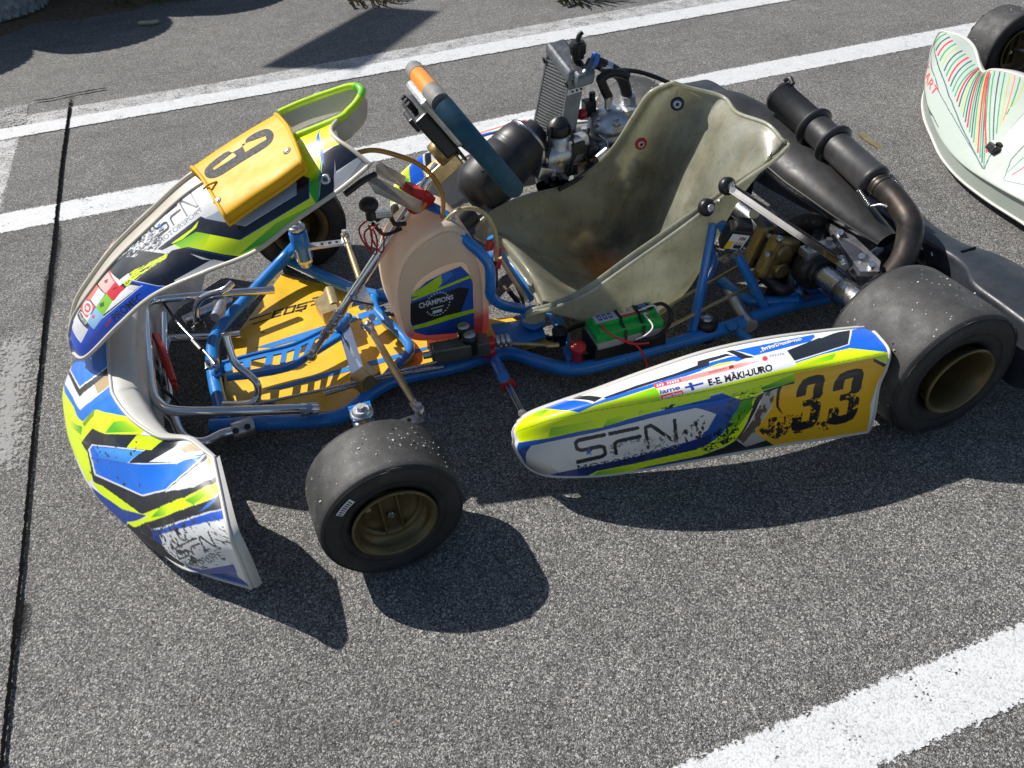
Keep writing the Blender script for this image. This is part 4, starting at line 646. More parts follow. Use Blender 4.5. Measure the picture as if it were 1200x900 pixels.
('p','#20242a',[(.5863,.751),(.5852,.7393),(.5837,.7345),(.5827,.7393),(.5827,.751),(.5837,.7628),(.5852,.7677),(.5862,.7628)]),
('p','#20242a',[(.5906,.9349),(.5967,.9455),(.5969,.9812),(.5909,.971)]),
('p','#20242a',[(.5925,.9525),(.5916,.9397),(.5902,.9347),(.5891,.9403),(.5889,.9534),(.5898,.9662),(.5912,.9712),(.5923,.9656)]),
('p','#20242a',[(.5952,.9503),(.6105,.762),(.6138,.7868),(.5983,.9765)]),
('p','#20242a',[(.5986,.9631),(.5977,.9504),(.5963,.9453),(.5952,.9508),(.595,.9638),(.5959,.9765),(.5973,.9815),(.5984,.976)]),
('p','#20242a',[(.6113,.7579),(.6163,.7526),(.618,.7854),(.613,.791)]),
('p','#20242a',[(.614,.7746),(.613,.7629),(.6116,.7578),(.6105,.7624),(.6104,.774),(.6113,.7859),(.6128,.7911),(.6139,.7864)]),
('p','#20242a',[(.619,.7693),(.6249,.9805),(.6213,.9796),(.6154,.7685)]),
('p','#20242a',[(.619,.7693),(.618,.7576),(.6166,.7525),(.6155,.757),(.6154,.7685),(.6163,.7803),(.6178,.7855),(.6189,.7809)]),
('p','#2a62d8',[(.5282,.9466),(.5265,.9134),(.5299,.8885),(.5252,.8905),(.5232,.8585),(.5219,.893),(.5173,.8982),(.5212,.9178),(.5204,.9539),(.524,.9304)]),
('t','#2a2c33','MOTORSPORT',[(.4974,.7305),(.6194,.7333),(.618,.6805),(.4953,.6543)],-0.005),
('s','#15171b',[(.5002,.97),(.5365,.8553),(.4985,.6489),(.4773,.6392)],(150,110,41,.54)),
('s','#6a6a68',[(.4346,1),(.4653,1),(.4949,.9834),(.5236,.9617),(.5512,.9415),(.5783,.927),(.6051,.9206),(.6318,.9245),(.6198,.696),(.5901,.6824),(.5601,.6712),(.5297,.6605),(.4985,.6489),(.4686,.8108)],(160,80,43,.72))],
'platedigits':[
('x',[(.0682,.346),(.088,.3349),(.1197,.3255),(.1632,.3177),(.2183,.3116),(.2843,.307),(.3332,.3065),(.3652,.3102),(.3811,.3181),(.3814,.3301),(.3918,.3391),(.4121,.3451),(.442,.3482),(.4815,.3484),(.5129,.3454),(.5362,.3392),(.5515,.3298),(.5588,.317),(.5758,.3076),(.6027,.3019),(.64,.2999),(.6889,.3016),(.7312,.3056),(.7659,.312),(.7926,.3207),(.8109,.3318),(.8236,.3447),(.8307,.3596),(.8323,.3768),(.8288,.3972),(.8212,.4169),(.8093,.434),(.7929,.4488),(.7717,.4614),(.7453,.4705),(.7139,.4763),(.6777,.479),(.6374,.4788),(.5957,.4787),(.5523,.4785),(.507,.4783),(.4594,.4778),(.4096,.4781),(.357,.4789),(.3007,.4801),(.2413,.4817),(.1897,.4804),(.1464,.4762),(.1118,.4693),(.0859,.4596),(.0657,.4473),(.0514,.4322),(.043,.4142),(.0409,.3928),(.0445,.3746),(.0537,.3592)]),
('x',[(.149,.3659),(.2994,.354),(.3974,.3445),(.407,.3944),(.3088,.3971),(.1423,.395)]),
('x',[(.5104,.3269),(.6224,.3523),(.7442,.3772),(.7358,.4165),(.5829,.4148),(.4902,.4128)])],
'nose2':[
('p','#2f9a62',[(.0087,.4681),(.0091,.4993),(0,.4691),(0,.4391)]),
('p','#2f9a62',[(.0091,.4983),(.0102,.533),(.0025,.5108),(0,.4691)]),
('p','#2f9a62',[(.0102,.5319),(.0119,.5667),(.0053,.5528),(.0026,.5121)]),
('p','#2f9a62',[(.0118,.5656),(.014,.6007),(.0082,.5932),(.0054,.5541)]),
('p','#2f9a62',[(.0139,.5995),(.0163,.6358),(.011,.6342),(.0083,.5946)]),
('p','#2f9a62',[(.0162,.6345),(.0187,.6742),(.0136,.6796),(.0111,.6356)]),
('p','#2f9a62',[(.0186,.6728),(.0205,.7195),(.0149,.7369),(.0137,.6811)]),
('p','#2f9a62',[(.0204,.7179),(.0213,.7771),(.0144,.823),(.0149,.7389)]),
('p','#27535a',[(.0334,.4999),(.0316,.5237),(.0249,.5059),(.0264,.4805)]),
('p','#27535a',[(.0316,.5231),(.0309,.5493),(.0246,.5356),(.0249,.5066)]),
('p','#27535a',[(.0309,.5486),(.0311,.5765),(.0253,.5668),(.0246,.5364)]),
('p','#27535a',[(.0311,.5757),(.0322,.6051),(.0267,.5993),(.0253,.5677)]),
('p','#27535a',[(.0321,.6042),(.0338,.6353),(.0286,.6335),(.0267,.6003)]),
('p','#27535a',[(.0337,.6343),(.0359,.668),(.0309,.6707),(.0287,.6345)]),
('p','#27535a',[(.0358,.6669),(.0381,.7044),(.033,.7131),(.031,.6719)]),
('p','#27535a',[(.038,.7033),(.0402,.7452),(.0347,.7627),(.033,.7144)]),
('p','#e0283c',[(.0557,.516),(.0527,.5369),(.0454,.5217),(.0483,.4996)]),
('p','#e0283c',[(.0527,.5363),(.0509,.5592),(.0438,.5466),(.0454,.5223)]),
('p','#e0283c',[(.051,.5585),(.0503,.5832),(.0434,.5736),(.0438,.5474)]),
('p','#e0283c',[(.0503,.5823),(.0506,.6087),(.0439,.6024),(.0434,.5745)]),
('p','#e0283c',[(.0506,.6077),(.0518,.6359),(.0453,.6331),(.044,.6034)]),
('p','#e0283c',[(.0517,.6348),(.0537,.6654),(.0474,.6667),(.0454,.6343)]),
('p','#e0283c',[(.0536,.6642),(.056,.6979),(.0497,.704),(.0474,.6679)]),
('p','#e0283c',[(.0559,.6967),(.0586,.7334),(.0521,.7454),(.0498,.7053)]),
('p','#2f9a62',[(.0756,.5204),(.0718,.5411),(.0662,.5318),(.07,.5108)]),
('p','#2f9a62',[(.0718,.5406),(.0693,.5628),(.0637,.5548),(.0662,.5322)]),
('p','#2f9a62',[(.0693,.5623),(.068,.586),(.0625,.5795),(.0637,.5553)]),
('p','#2f9a62',[(.068,.5854),(.0678,.6106),(.0624,.6061),(.0625,.5802)]),
('p','#2f9a62',[(.0678,.61),(.0687,.6371),(.0634,.6346),(.0625,.6068)]),
('p','#2f9a62',[(.0687,.6363),(.0705,.666),(.0653,.666),(.0634,.6354)]),
('p','#2f9a62',[(.0704,.6651),(.0729,.6978),(.0677,.7009),(.0653,.6669)]),
('p','#2f9a62',[(.0728,.6969),(.0758,.7325),(.0706,.7392),(.0678,.7018)]),
('p','#b8b86a',[(.0962,.5218),(.0917,.5427),(.0862,.5348),(.0907,.5136)]),
('p','#b8b86a',[(.0917,.5423),(.0886,.5644),(.0831,.5576),(.0862,.5352)]),
('p','#b8b86a',[(.0886,.564),(.0868,.5874),(.0812,.5819),(.083,.5581)]),
('p','#b8b86a',[(.0868,.5869),(.0863,.6119),(.0807,.6079),(.0812,.5825)]),
('p','#b8b86a',[(.0863,.6113),(.0869,.6381),(.0814,.6358),(.0807,.6085)]),
('p','#b8b86a',[(.0869,.6374),(.0886,.667),(.0832,.6665),(.0815,.6365)]),
('p','#b8b86a',[(.0886,.6662),(.0911,.6989),(.0858,.7009),(.0833,.6674)]),
('p','#b8b86a',[(.091,.6981),(.0942,.7342),(.0889,.7388),(.0858,.7017)]),
('p','#27535a',[(.1159,.5232),(.111,.544),(.1059,.5363),(.1108,.5151)]),
('p','#27535a',[(.1111,.5437),(.1076,.5659),(.1023,.5591),(.1058,.5366)]),
('p','#27535a',[(.1076,.5654),(.1054,.5891),(.1001,.5834),(.1022,.5596)]),
('p','#27535a',[(.1055,.5886),(.1046,.6138),(.0992,.6094),(.1,.5839)]),
('p','#27535a',[(.1046,.6133),(.105,.6406),(.0997,.6375),(.0992,.61)]),
('p','#27535a',[(.105,.64),(.1066,.6705),(.1013,.6689),(.0997,.6382)]),
('p','#27535a',[(.1065,.6697),(.1089,.7041),(.1038,.7043),(.1014,.6697)]),
('p','#27535a',[(.1088,.7032),(.1118,.7418),(.1068,.7441),(.1038,.7051)]),
('p','#2f9a62',[(.134,.5274),(.129,.5477),(.1244,.5394),(.1294,.5184)]),
('p','#2f9a62',[(.1291,.5474),(.1254,.5696),(.1205,.5622),(.1243,.5397)]),
('p','#2f9a62',[(.1254,.5692),(.123,.5931),(.1181,.5867),(.1205,.5626)]),
('p','#2f9a62',[(.1231,.5927),(.122,.6186),(.117,.6132),(.1181,.5872)]),
('p','#2f9a62',[(.122,.6181),(.1221,.6467),(.1172,.6423),(.117,.6137)]),
('p','#2f9a62',[(.1221,.646),(.1233,.6786),(.1185,.6753),(.1172,.6429)]),
('p','#2f9a62',[(.1233,.6778),(.1252,.7148),(.1206,.7131),(.1186,.6761)]),
('p','#2f9a62',[(.1251,.7139),(.1276,.7566),(.1232,.7566),(.1206,.714)]),
('p','#e0283c',[(.1509,.5363),(.1457,.557),(.1405,.5453),(.1457,.5245)]),
('p','#e0283c',[(.1458,.5566),(.1419,.579),(.1365,.5681),(.1404,.5456)]),
('p','#e0283c',[(.1419,.5785),(.1393,.603),(.1339,.5929),(.1365,.5685)]),
('p','#e0283c',[(.1394,.6024),(.138,.6295),(.1326,.6203),(.1339,.5935)]),
('p','#e0283c',[(.138,.6288),(.1378,.6596),(.1325,.6512),(.1326,.621)]),
('p','#e0283c',[(.1378,.6588),(.1384,.6947),(.1333,.6873),(.1325,.652)]),
('p','#e0283c',[(.1384,.6937),(.1394,.735),(.1347,.7291),(.1334,.6883)]),
('p','#e0283c',[(.1394,.7338),(.141,.7832),(.1365,.7789),(.1347,.7302)]),
('p','#27535a',[(.166,.5428),(.1603,.5652),(.1564,.5558),(.162,.5336)]),
('p','#27535a',[(.1604,.565),(.1561,.5888),(.1521,.5796),(.1563,.5561)]),
('p','#27535a',[(.1561,.5884),(.1531,.6145),(.1491,.6056),(.152,.58)]),
('p','#27535a',[(.1532,.614),(.1514,.6432),(.1474,.6347),(.1491,.6061)]),
('p','#27535a',[(.1514,.6426),(.1507,.6767),(.1469,.6685),(.1474,.6353)]),
('p','#27535a',[(.1507,.676),(.1505,.7154),(.1469,.708),(.1469,.6692)]),
('p','#27535a',[(.1505,.7145),(.1509,.7608),(.1475,.7545),(.1469,.7089)]),
('p','#27535a',[(.1509,.7597),(.152,.8176),(.1487,.8124),(.1475,.7555)]),
('p','#2f9a62',[(.182,.5465),(.1754,.5725),(.1715,.5639),(.1778,.5387)]),
('p','#2f9a62',[(.1755,.5722),(.1705,.5988),(.1666,.5901),(.1714,.5642)]),
('p','#2f9a62',[(.1705,.5985),(.167,.6271),(.1631,.6184),(.1665,.5905)]),
('p','#2f9a62',[(.167,.6267),(.1647,.659),(.1609,.6502),(.163,.6188)]),
('p','#2f9a62',[(.1647,.6584),(.1633,.6961),(.1596,.6876),(.1608,.6508)]),
('p','#2f9a62',[(.1633,.6953),(.1624,.7388),(.1589,.7311),(.1596,.6883)]),
('p','#2f9a62',[(.1624,.7379),(.1621,.7905),(.1588,.7835),(.1589,.732)]),
('p','#2f9a62',[(.1621,.7893),(.1631,.862),(.1598,.8548),(.1588,.7846)]),
('p','#2f9a62',[(.1997,.5418),(.1919,.5727),(.1874,.5665),(.1949,.5364)]),
('p','#2f9a62',[(.192,.5724),(.1859,.6036),(.1816,.5968),(.1873,.5668)]),
('p','#2f9a62',[(.186,.6033),(.1816,.6359),(.1774,.6286),(.1815,.5972)]),
('p','#2f9a62',[(.1816,.6354),(.1785,.672),(.1745,.6642),(.1773,.6291)]),
('p','#2f9a62',[(.1786,.6714),(.1762,.7132),(.1724,.7057),(.1744,.6649)]),
('p','#2f9a62',[(.1763,.7124),(.1746,.761),(.1709,.7539),(.1724,.7064)]),
('p','#2f9a62',[(.1746,.7601),(.1739,.8208),(.1702,.8142),(.1708,.7549)]),
('p','#2f9a62',[(.1739,.8195),(.1744,.9256),(.1708,.9173),(.1702,.8155)]),
('p','#e0283c',[(.2194,.5305),(.2099,.5657),(.2035,.5604),(.2131,.5256)]),
('p','#e0283c',[(.21,.5654),(.2014,.6011),(.1949,.5953),(.2034,.5607)]),
('p','#e0283c',[(.2015,.6007),(.1943,.6378),(.1881,.6311),(.1948,.5957)]),
('p','#e0283c',[(.1944,.6373),(.1887,.6781),(.183,.67),(.188,.6316)]),
('p','#e0283c',[(.1888,.6773),(.1841,.7228),(.1789,.7137),(.1829,.6707)]),
('p','#e0283c',[(.1842,.7218),(.1805,.7735),(.1756,.7639),(.1788,.7146)]),
('p','#e0283c',[(.1806,.7722),(.1785,.8368),(.1736,.8268),(.1755,.7651)]),
('p','#e0283c',[(.1785,.8349),(.1778,.9573),(.1731,.9433),(.1736,.8286)]),
('p','#27535a',[(.2362,.5155),(.2267,.5529),(.2216,.5497),(.2317,.5121)]),
('p','#27535a',[(.2267,.5526),(.2171,.5911),(.2115,.5883),(.2215,.5499)]),
('p','#27535a',[(.2172,.5908),(.2079,.6317),(.2019,.6286),(.2114,.5886)]),
('p','#27535a',[(.2079,.6313),(.1993,.6765),(.1936,.6723),(.2018,.629)]),
('p','#27535a',[(.1994,.676),(.1915,.7263),(.1866,.7205),(.1936,.6728)]),
('p','#27535a',[(.1916,.7255),(.1853,.7818),(.181,.7741),(.1865,.7213)]),
('p','#27535a',[(.1854,.7807),(.1816,.85),(.1775,.8401),(.1809,.7751)]),
('p','#27535a',[(.1817,.8482),(.1794,.9808),(.1755,.9679),(.1775,.8418)]),
('p','#b8b86a',[(.251,.5017),(.2419,.54),(.2374,.5368),(.2471,.4979)]),
('p','#b8b86a',[(.2419,.5399),(.2327,.579),(.2274,.5767),(.2374,.537)]),
('p','#b8b86a',[(.2327,.5788),(.2232,.6207),(.217,.6193),(.2274,.577)]),
('p','#b8b86a',[(.2233,.6204),(.2132,.6683),(.2064,.6671),(.217,.6197)]),
('p','#b8b86a',[(.2133,.6677),(.202,.7246),(.1956,.7216),(.2063,.6677)]),
('p','#b8b86a',[(.2021,.7238),(.1917,.7873),(.1866,.7811),(.1954,.7223)]),
('p','#b8b86a',[(.1919,.7863),(.1857,.8637),(.1812,.8527),(.1865,.7822)]),
('p','#b8b86a',[(.1858,.8617),(.1816,1),(.1776,.9884),(.1811,.8545)]),
('p','#2f9a62',[(.2639,.4886),(.2546,.5286),(.2508,.5251),(.2603,.4853)]),
('p','#2f9a62',[(.2547,.5285),(.2458,.568),(.2414,.5653),(.2507,.5253)]),
('p','#2f9a62',[(.2459,.5678),(.2369,.6092),(.2315,.6077),(.2413,.5655)]),
('p','#2f9a62',[(.237,.6089),(.2275,.6556),(.2207,.6558),(.2315,.6079)]),
('p','#2f9a62',[(.2276,.6552),(.2157,.7139),(.2076,.7156),(.2207,.6563)]),
('p','#2f9a62',[(.2159,.7132),(.2005,.7871),(.1937,.7842),(.2074,.7163)]),
('p','#2f9a62',[(.2007,.786),(.1904,.875),(.1853,.8647),(.1935,.7853)]),
('p','#2f9a62',[(.1906,.8727),(.1844,1),(.1801,1),(.1852,.8667)]),
('p','#27535a',[(.2758,.4763),(.2662,.5174),(.2626,.514),(.2725,.4732)]),
('p','#27535a',[(.2662,.5173),(.257,.5585),(.253,.5555),(.2625,.5141)]),
('p','#27535a',[(.257,.5583),(.2483,.5996),(.2438,.5973),(.253,.5556)]),
('p','#27535a',[(.2484,.5994),(.2396,.6443),(.2339,.6437),(.2437,.5975)]),
('p','#27535a',[(.2397,.644),(.2295,.6991),(.2218,.702),(.2338,.644)]),
('p','#27535a',[(.2296,.6986),(.2134,.7756),(.2036,.7805),(.2216,.7026)]),
('p','#27535a',[(.2137,.7744),(.1967,.8806),(.1902,.8738),(.2033,.7816)]),
('p','#27535a',[(.1969,.8781),(.188,1),(.1823,1),(.19,.876)]),
('p','#e0283c',[(.2873,.4649),(.2772,.5065),(.273,.5023),(.2833,.4612)]),
('p','#e0283c',[(.2772,.5064),(.2677,.5495),(.2631,.5457),(.273,.5024)]),
('p','#e0283c',[(.2677,.5493),(.2586,.5919),(.2535,.5886),(.263,.5459)]),
('p','#e0283c',[(.2586,.5917),(.2501,.636),(.2442,.6337),(.2535,.5888)]),
('p','#e0283c',[(.2501,.6357),(.2413,.6872),(.2335,.6882),(.2441,.634)]),
('p','#e0283c',[(.2414,.6867),(.2292,.7549),(.2163,.766),(.2334,.6888)]),
('p','#e0283c',[(.2294,.7537),(.2079,.869),(.1957,.8765),(.2159,.7673)]),
('p','#e0283c',[(.2084,.8656),(.1959,1),(.1851,1),(.1954,.8794)]),
('p','#2f9a62',[(.2972,.4531),(.2867,.4948),(.2836,.4916),(.2942,.4503)]),
('p','#2f9a62',[(.2868,.4947),(.2767,.5398),(.2733,.5368),(.2836,.4917)]),
('p','#2f9a62',[(.2767,.5397),(.2672,.5836),(.2634,.581),(.2732,.5369)]),
('p','#2f9a62',[(.2672,.5835),(.2581,.6287),(.2539,.6264),(.2633,.5811)]),
('p','#2f9a62',[(.2581,.6285),(.2494,.679),(.2443,.6778),(.2538,.6266)]),
('p','#2f9a62',[(.2494,.6786),(.239,.7413),(.2313,.7459),(.2443,.6781)]),
('p','#2f9a62',[(.2391,.7406),(.2212,.8404),(.2065,.8661),(.2311,.7467)]),
('p','#2f9a62',[(.2216,.8384),(.2094,1),(.1901,1),(.2061,.8686)]),
('p','#27535a',[(.307,.4419),(.2961,.4842),(.2931,.4812),(.3041,.4391)]),
('p','#27535a',[(.2961,.4841),(.2856,.5306),(.2824,.5276),(.2931,.4813)]),
('p','#27535a',[(.2857,.5305),(.2756,.5758),(.2721,.5732),(.2824,.5277)]),
('p','#27535a',[(.2757,.5757),(.2661,.6218),(.2621,.6194),(.272,.5733)]),
('p','#27535a',[(.2661,.6216),(.2569,.6724),(.2524,.6704),(.2621,.6196)]),
('p','#27535a',[(.257,.6721),(.2473,.7322),(.2414,.7329),(.2524,.6707)]),
('p','#27535a',[(.2474,.7317),(.234,.8152),(.2215,.835),(.2413,.7335)]),
('p','#27535a',[(.2342,.8139),(.2159,1),(.2044,1),(.2212,.8368)]),
('p','#2f9a62',[(.3162,.4306),(.305,.4741),(.3021,.4713),(.3135,.4279)]),
('p','#2f9a62',[(.305,.4741),(.2941,.5215),(.291,.5185),(.3021,.4713)]),
('p','#2f9a62',[(.2941,.5214),(.2836,.5682),(.2802,.5655),(.291,.5185)]),
('p','#2f9a62',[(.2836,.5681),(.2736,.6151),(.2699,.6127),(.2802,.5656)]),
('p','#2f9a62',[(.2736,.615),(.2639,.666),(.2598,.6639),(.2698,.6128)]),
('p','#2f9a62',[(.264,.6658),(.254,.726),(.2492,.7246),(.2597,.6641)]),
('p','#2f9a62',[(.2541,.7255),(.2427,.8014),(.2343,.8098),(.2491,.7251)]),
('p','#2f9a62',[(.2428,.8004),(.2194,1),(.213,1),(.2341,.8109)]),
('p','#b8b86a',[(.325,.419),(.3134,.4644),(.3106,.4617),(.3224,.4164)]),
('p','#b8b86a',[(.3134,.4644),(.3021,.5124),(.2992,.5094),(.3106,.4617)]),
('p','#b8b86a',[(.3021,.5123),(.2912,.5608),(.288,.5581),(.2991,.5095)]),
('p','#b8b86a',[(.2912,.5607),(.2807,.6087),(.2772,.6062),(.288,.5582)]),
('p','#b8b86a',[(.2807,.6086),(.2705,.66),(.2666,.6577),(.2771,.6063)]),
('p','#b8b86a',[(.2706,.6598),(.2603,.7202),(.2558,.7185),(.2666,.6579)]),
('p','#b8b86a',[(.2603,.7198),(.2492,.7935),(.243,.7957),(.2557,.7188)]),
('p','#b8b86a',[(.2493,.7928),(.2341,.9337),(.2173,.9983),(.2428,.7965)]),
('p','#e0283c',[(.3337,.4073),(.3218,.4552),(.3185,.4519),(.3306,.404)]),
('p','#e0283c',[(.3218,.4551),(.3101,.5037),(.3066,.5),(.3185,.452)]),
('p','#e0283c',[(.3101,.5037),(.2988,.5539),(.295,.5504),(.3066,.5)]),
('p','#e0283c',[(.2988,.5538),(.2878,.6028),(.2837,.5996),(.2949,.5505)]),
('p','#e0283c',[(.2879,.6027),(.2773,.6545),(.2726,.6515),(.2836,.5997)]),
('p','#e0283c',[(.2773,.6543),(.2666,.7149),(.2614,.7124),(.2726,.6517)]),
('p','#e0283c',[(.2667,.7145),(.2553,.7882),(.2488,.7875),(.2613,.7127)]),
('p','#e0283c',[(.2554,.7875),(.2432,.8982),(.2265,.9683),(.2487,.7882)]),
('p','#2f9a62',[(.3414,.3944),(.3291,.4453),(.3266,.4428),(.3391,.3916)]),
('p','#2f9a62',[(.3291,.4453),(.3171,.4944),(.3144,.4915),(.3266,.4428)]),
('p','#2f9a62',[(.3171,.4944),(.3053,.5464),(.3024,.5436),(.3144,.4916)]),
('p','#2f9a62',[(.3053,.5463),(.2939,.5964),(.2907,.5938),(.3024,.5436)]),
('p','#2f9a62',[(.2939,.5964),(.2828,.6487),(.2792,.6462),(.2907,.5939)]),
('p','#2f9a62',[(.2828,.6486),(.2716,.7094),(.2677,.7071),(.2792,.6463)]),
('p','#2f9a62',[(.2717,.7092),(.2598,.783),(.255,.7817),(.2676,.7073)]),
('p','#2f9a62',[(.2598,.7825),(.2476,.8883),(.2398,.9032),(.2549,.7822)]),
('p','#27535a',[(.3492,.3809),(.3365,.4357),(.3341,.4333),(.3469,.378)]),
('p','#27535a',[(.3365,.4357),(.3241,.4858),(.3215,.4831),(.3341,.4333)]),
('p','#27535a',[(.3241,.4858),(.312,.5393),(.3091,.5365),(.3215,.4831)]),
('p','#27535a',[(.312,.5393),(.3001,.5906),(.297,.5879),(.3091,.5366)]),
('p','#27535a',[(.3001,.5906),(.2885,.6435),(.2851,.6408),(.297,.588)]),
('p','#27535a',[(.2885,.6434),(.2769,.7044),(.2731,.7018),(.2851,.6409)]),
('p','#27535a',[(.2769,.7042),(.2646,.7782),(.2601,.7763),(.2731,.702)]),
('p','#27535a',[(.2646,.7778),(.252,.8812),(.246,.8843),(.2601,.7767)]),
('p','#2f9a62',[(.3567,.3661),(.3436,.426),(.3413,.4236),(.3544,.3629)]),
('p','#2f9a62',[(.3436,.426),(.3308,.4775),(.3283,.4749),(.3413,.4236)]),
('p','#2f9a62',[(.3309,.4775),(.3183,.5324),(.3156,.5296),(.3283,.4749)]),
('p','#2f9a62',[(.3184,.5323),(.306,.585),(.3031,.5822),(.3156,.5296)]),
('p','#2f9a62',[(.3061,.5849),(.294,.6385),(.2907,.6358),(.3031,.5823)]),
('p','#2f9a62',[(.294,.6384),(.2819,.6996),(.2784,.6968),(.2907,.6358)]),
('p','#2f9a62',[(.282,.6995),(.2692,.7736),(.265,.7713),(.2783,.697)]),
('p','#2f9a62',[(.2692,.7733),(.2561,.8753),(.2508,.8751),(.2649,.7715)]),
('p','#e0283c',[(.233,1),(.2542,.7902),(.2605,.7918),(.2395,1)]),
('p','#e0283c',[(.2543,.7896),(.271,.6999),(.276,.7031),(.2605,.7923)]),
('p','#e0283c',[(.271,.6996),(.2844,.6373),(.2888,.6408),(.2759,.7034)]),
('p','#e0283c',[(.2845,.6371),(.2969,.5878),(.3009,.5915),(.2888,.641)]),
('p','#e0283c',[(.297,.5876),(.3092,.5432),(.3129,.5472),(.3009,.5917)]),
('p','#e0283c',[(.3093,.5431),(.3215,.4996),(.3248,.5038),(.3128,.5473)]),
('p','#e0283c',[(.3215,.4995),(.3337,.4595),(.3368,.4632),(.3248,.5039)]),
('p','#e0283c',[(.3338,.4594),(.3461,.422),(.349,.4257),(.3368,.4633)]),
('p','#2f9a62',[(.2559,1),(.271,.8084),(.2753,.8093),(.2609,1)]),
('p','#2f9a62',[(.2711,.808),(.2844,.7181),(.288,.7202),(.2752,.8096)]),
('p','#2f9a62',[(.2844,.7179),(.2956,.6551),(.2988,.6576),(.2879,.7204)]),
('p','#2f9a62',[(.2956,.655),(.3059,.6064),(.3089,.609),(.2988,.6578)]),
('p','#2f9a62',[(.306,.6063),(.3161,.5639),(.3188,.5666),(.3089,.6091)]),
('p','#2f9a62',[(.3161,.5638),(.3262,.5235),(.3287,.5264),(.3188,.5667)]),
('p','#2f9a62',[(.3262,.5234),(.3363,.4837),(.3386,.4866),(.3287,.5265)]),
('p','#2f9a62',[(.3363,.4837),(.3465,.4485),(.3487,.4511),(.3386,.4866)]),
('p','#27535a',[(.2752,1),(.2855,.8266),(.2893,.8277),(.2795,1)]),
('p','#27535a',[(.2855,.8263),(.2963,.7361),(.2997,.7382),(.2893,.8279)]),
('p','#27535a',[(.2964,.736),(.3057,.6733),(.3089,.6756),(.2997,.7383)]),
('p','#27535a',[(.3058,.6732),(.3142,.6248),(.3171,.6272),(.3088,.6757)]),
('p','#27535a',[(.3142,.6248),(.3224,.5841),(.3251,.5865),(.3171,.6273)]),
('p','#27535a',[(.3224,.584),(.3304,.5465),(.3329,.5491),(.3251,.5866)]),
('p','#27535a',[(.3304,.5465),(.3384,.51),(.3408,.5127),(.3329,.5491)]),
('p','#27535a',[(.3384,.51),(.3464,.4753),(.3487,.4778),(.3408,.5128)]),
('p','#2f9a62',[(.2909,1),(.2987,.8472),(.3023,.8488),(.2952,1)]),
('p','#2f9a62',[(.2987,.847),(.3076,.7552),(.3109,.7572),(.3023,.8489)]),
('p','#2f9a62',[(.3077,.7551),(.3154,.6923),(.3184,.6945),(.3109,.7573)]),
('p','#2f9a62',[(.3154,.6922),(.3222,.6439),(.325,.646),(.3184,.6946)]),
('p','#2f9a62',[(.3222,.6438),(.3285,.6045),(.3312,.6066),(.325,.6461)]),
('p','#2f9a62',[(.3285,.6044),(.3345,.5695),(.3371,.5717),(.3312,.6067)]),
('p','#2f9a62',[(.3346,.5695),(.3405,.5368),(.343,.539),(.3371,.5717)]),
('p','#2f9a62',[(.3405,.5367),(.3463,.505),(.3487,.5074),(.343,.5391)]),
('p','#b8b86a',[(.3052,1),(.311,.8749),(.3144,.8777),(.3088,1)]),
('p','#b8b86a',[(.311,.8749),(.3184,.7759),(.3214,.7781),(.3144,.8778)]),
('p','#b8b86a',[(.3184,.7759),(.3246,.7125),(.3275,.7146),(.3214,.7781)]),
('p','#b8b86a',[(.3246,.7125),(.3298,.6641),(.3326,.6661),(.3275,.7146)]),
('p','#b8b86a',[(.3298,.6641),(.3344,.6256),(.3371,.6274),(.3326,.6661)]),
('p','#b8b86a',[(.3344,.6256),(.3386,.5929),(.3413,.5946),(.3371,.6274)]),
('p','#b8b86a',[(.3386,.5929),(.3425,.5636),(.3451,.5653),(.3413,.5946)]),
('p','#b8b86a',[(.3425,.5636),(.3462,.5364),(.3487,.5381),(.3451,.5653)]),
('p','#f08a60',[(.3181,1),(.3224,.9165),(.3255,.9215),(.3217,1)]),
('p','#f08a60',[(.3224,.9168),(.3284,.7991),(.3313,.8013),(.3255,.9212)]),
('p','#f08a60',[(.3284,.7992),(.3333,.7342),(.3361,.7361),(.3313,.8012)]),
('p','#f08a60',[(.3333,.7343),(.3372,.686),(.3399,.6876),(.3361,.736)]),
('p','#f08a60',[(.3372,.6861),(.3403,.648),(.3429,.6493),(.3399,.6875)]),
('p','#f08a60',[(.3403,.6481),(.3427,.6173),(.3453,.6184),(.3429,.6492)]),
('p','#f08a60',[(.3427,.6174),(.3446,.5911),(.3472,.592),(.3453,.6183)]),
('p','#f08a60',[(.3446,.5912),(.346,.568),(.3486,.5688),(.3472,.592)]),
('p','#2f9a62',[(.3302,1),(.3329,.9713),(.3358,.9765),(.3331,1)]),
('p','#2f9a62',[(.3329,.9718),(.3379,.825),(.3407,.8272),(.3358,.976)]),
('p','#2f9a62',[(.3379,.8252),(.3417,.7578),(.3444,.7593),(.3407,.827)]),
('p','#2f9a62',[(.3416,.758),(.3443,.7096),(.347,.7105),(.3444,.7591)]),
('p','#2f9a62',[(.3443,.7098),(.3459,.6726),(.3486,.6731),(.347,.7103)]),
('p','#2f9a62',[(.3459,.6728),(.3467,.6435),(.3493,.6436),(.3486,.6729)]),
('p','#2f9a62',[(.3467,.6437),(.3466,.6203),(.3493,.6199),(.3493,.6433)]),
('p','#2f9a62',[(.3466,.6206),(.3458,.6012),(.3484,.6004),(.3493,.6196)]),
('p','#b8b86a',[(.341,1),(.3431,1),(.346,1),(.3438,1)]),
('p','#b8b86a',[(.3431,1),(.3471,.8557),(.3498,.8582),(.346,1)]),
('p','#b8b86a',[(.3471,.8563),(.3498,.7836),(.3525,.7846),(.3498,.8576)]),
('p','#b8b86a',[(.3498,.7841),(.3513,.7352),(.3539,.7353),(.3525,.7841)]),
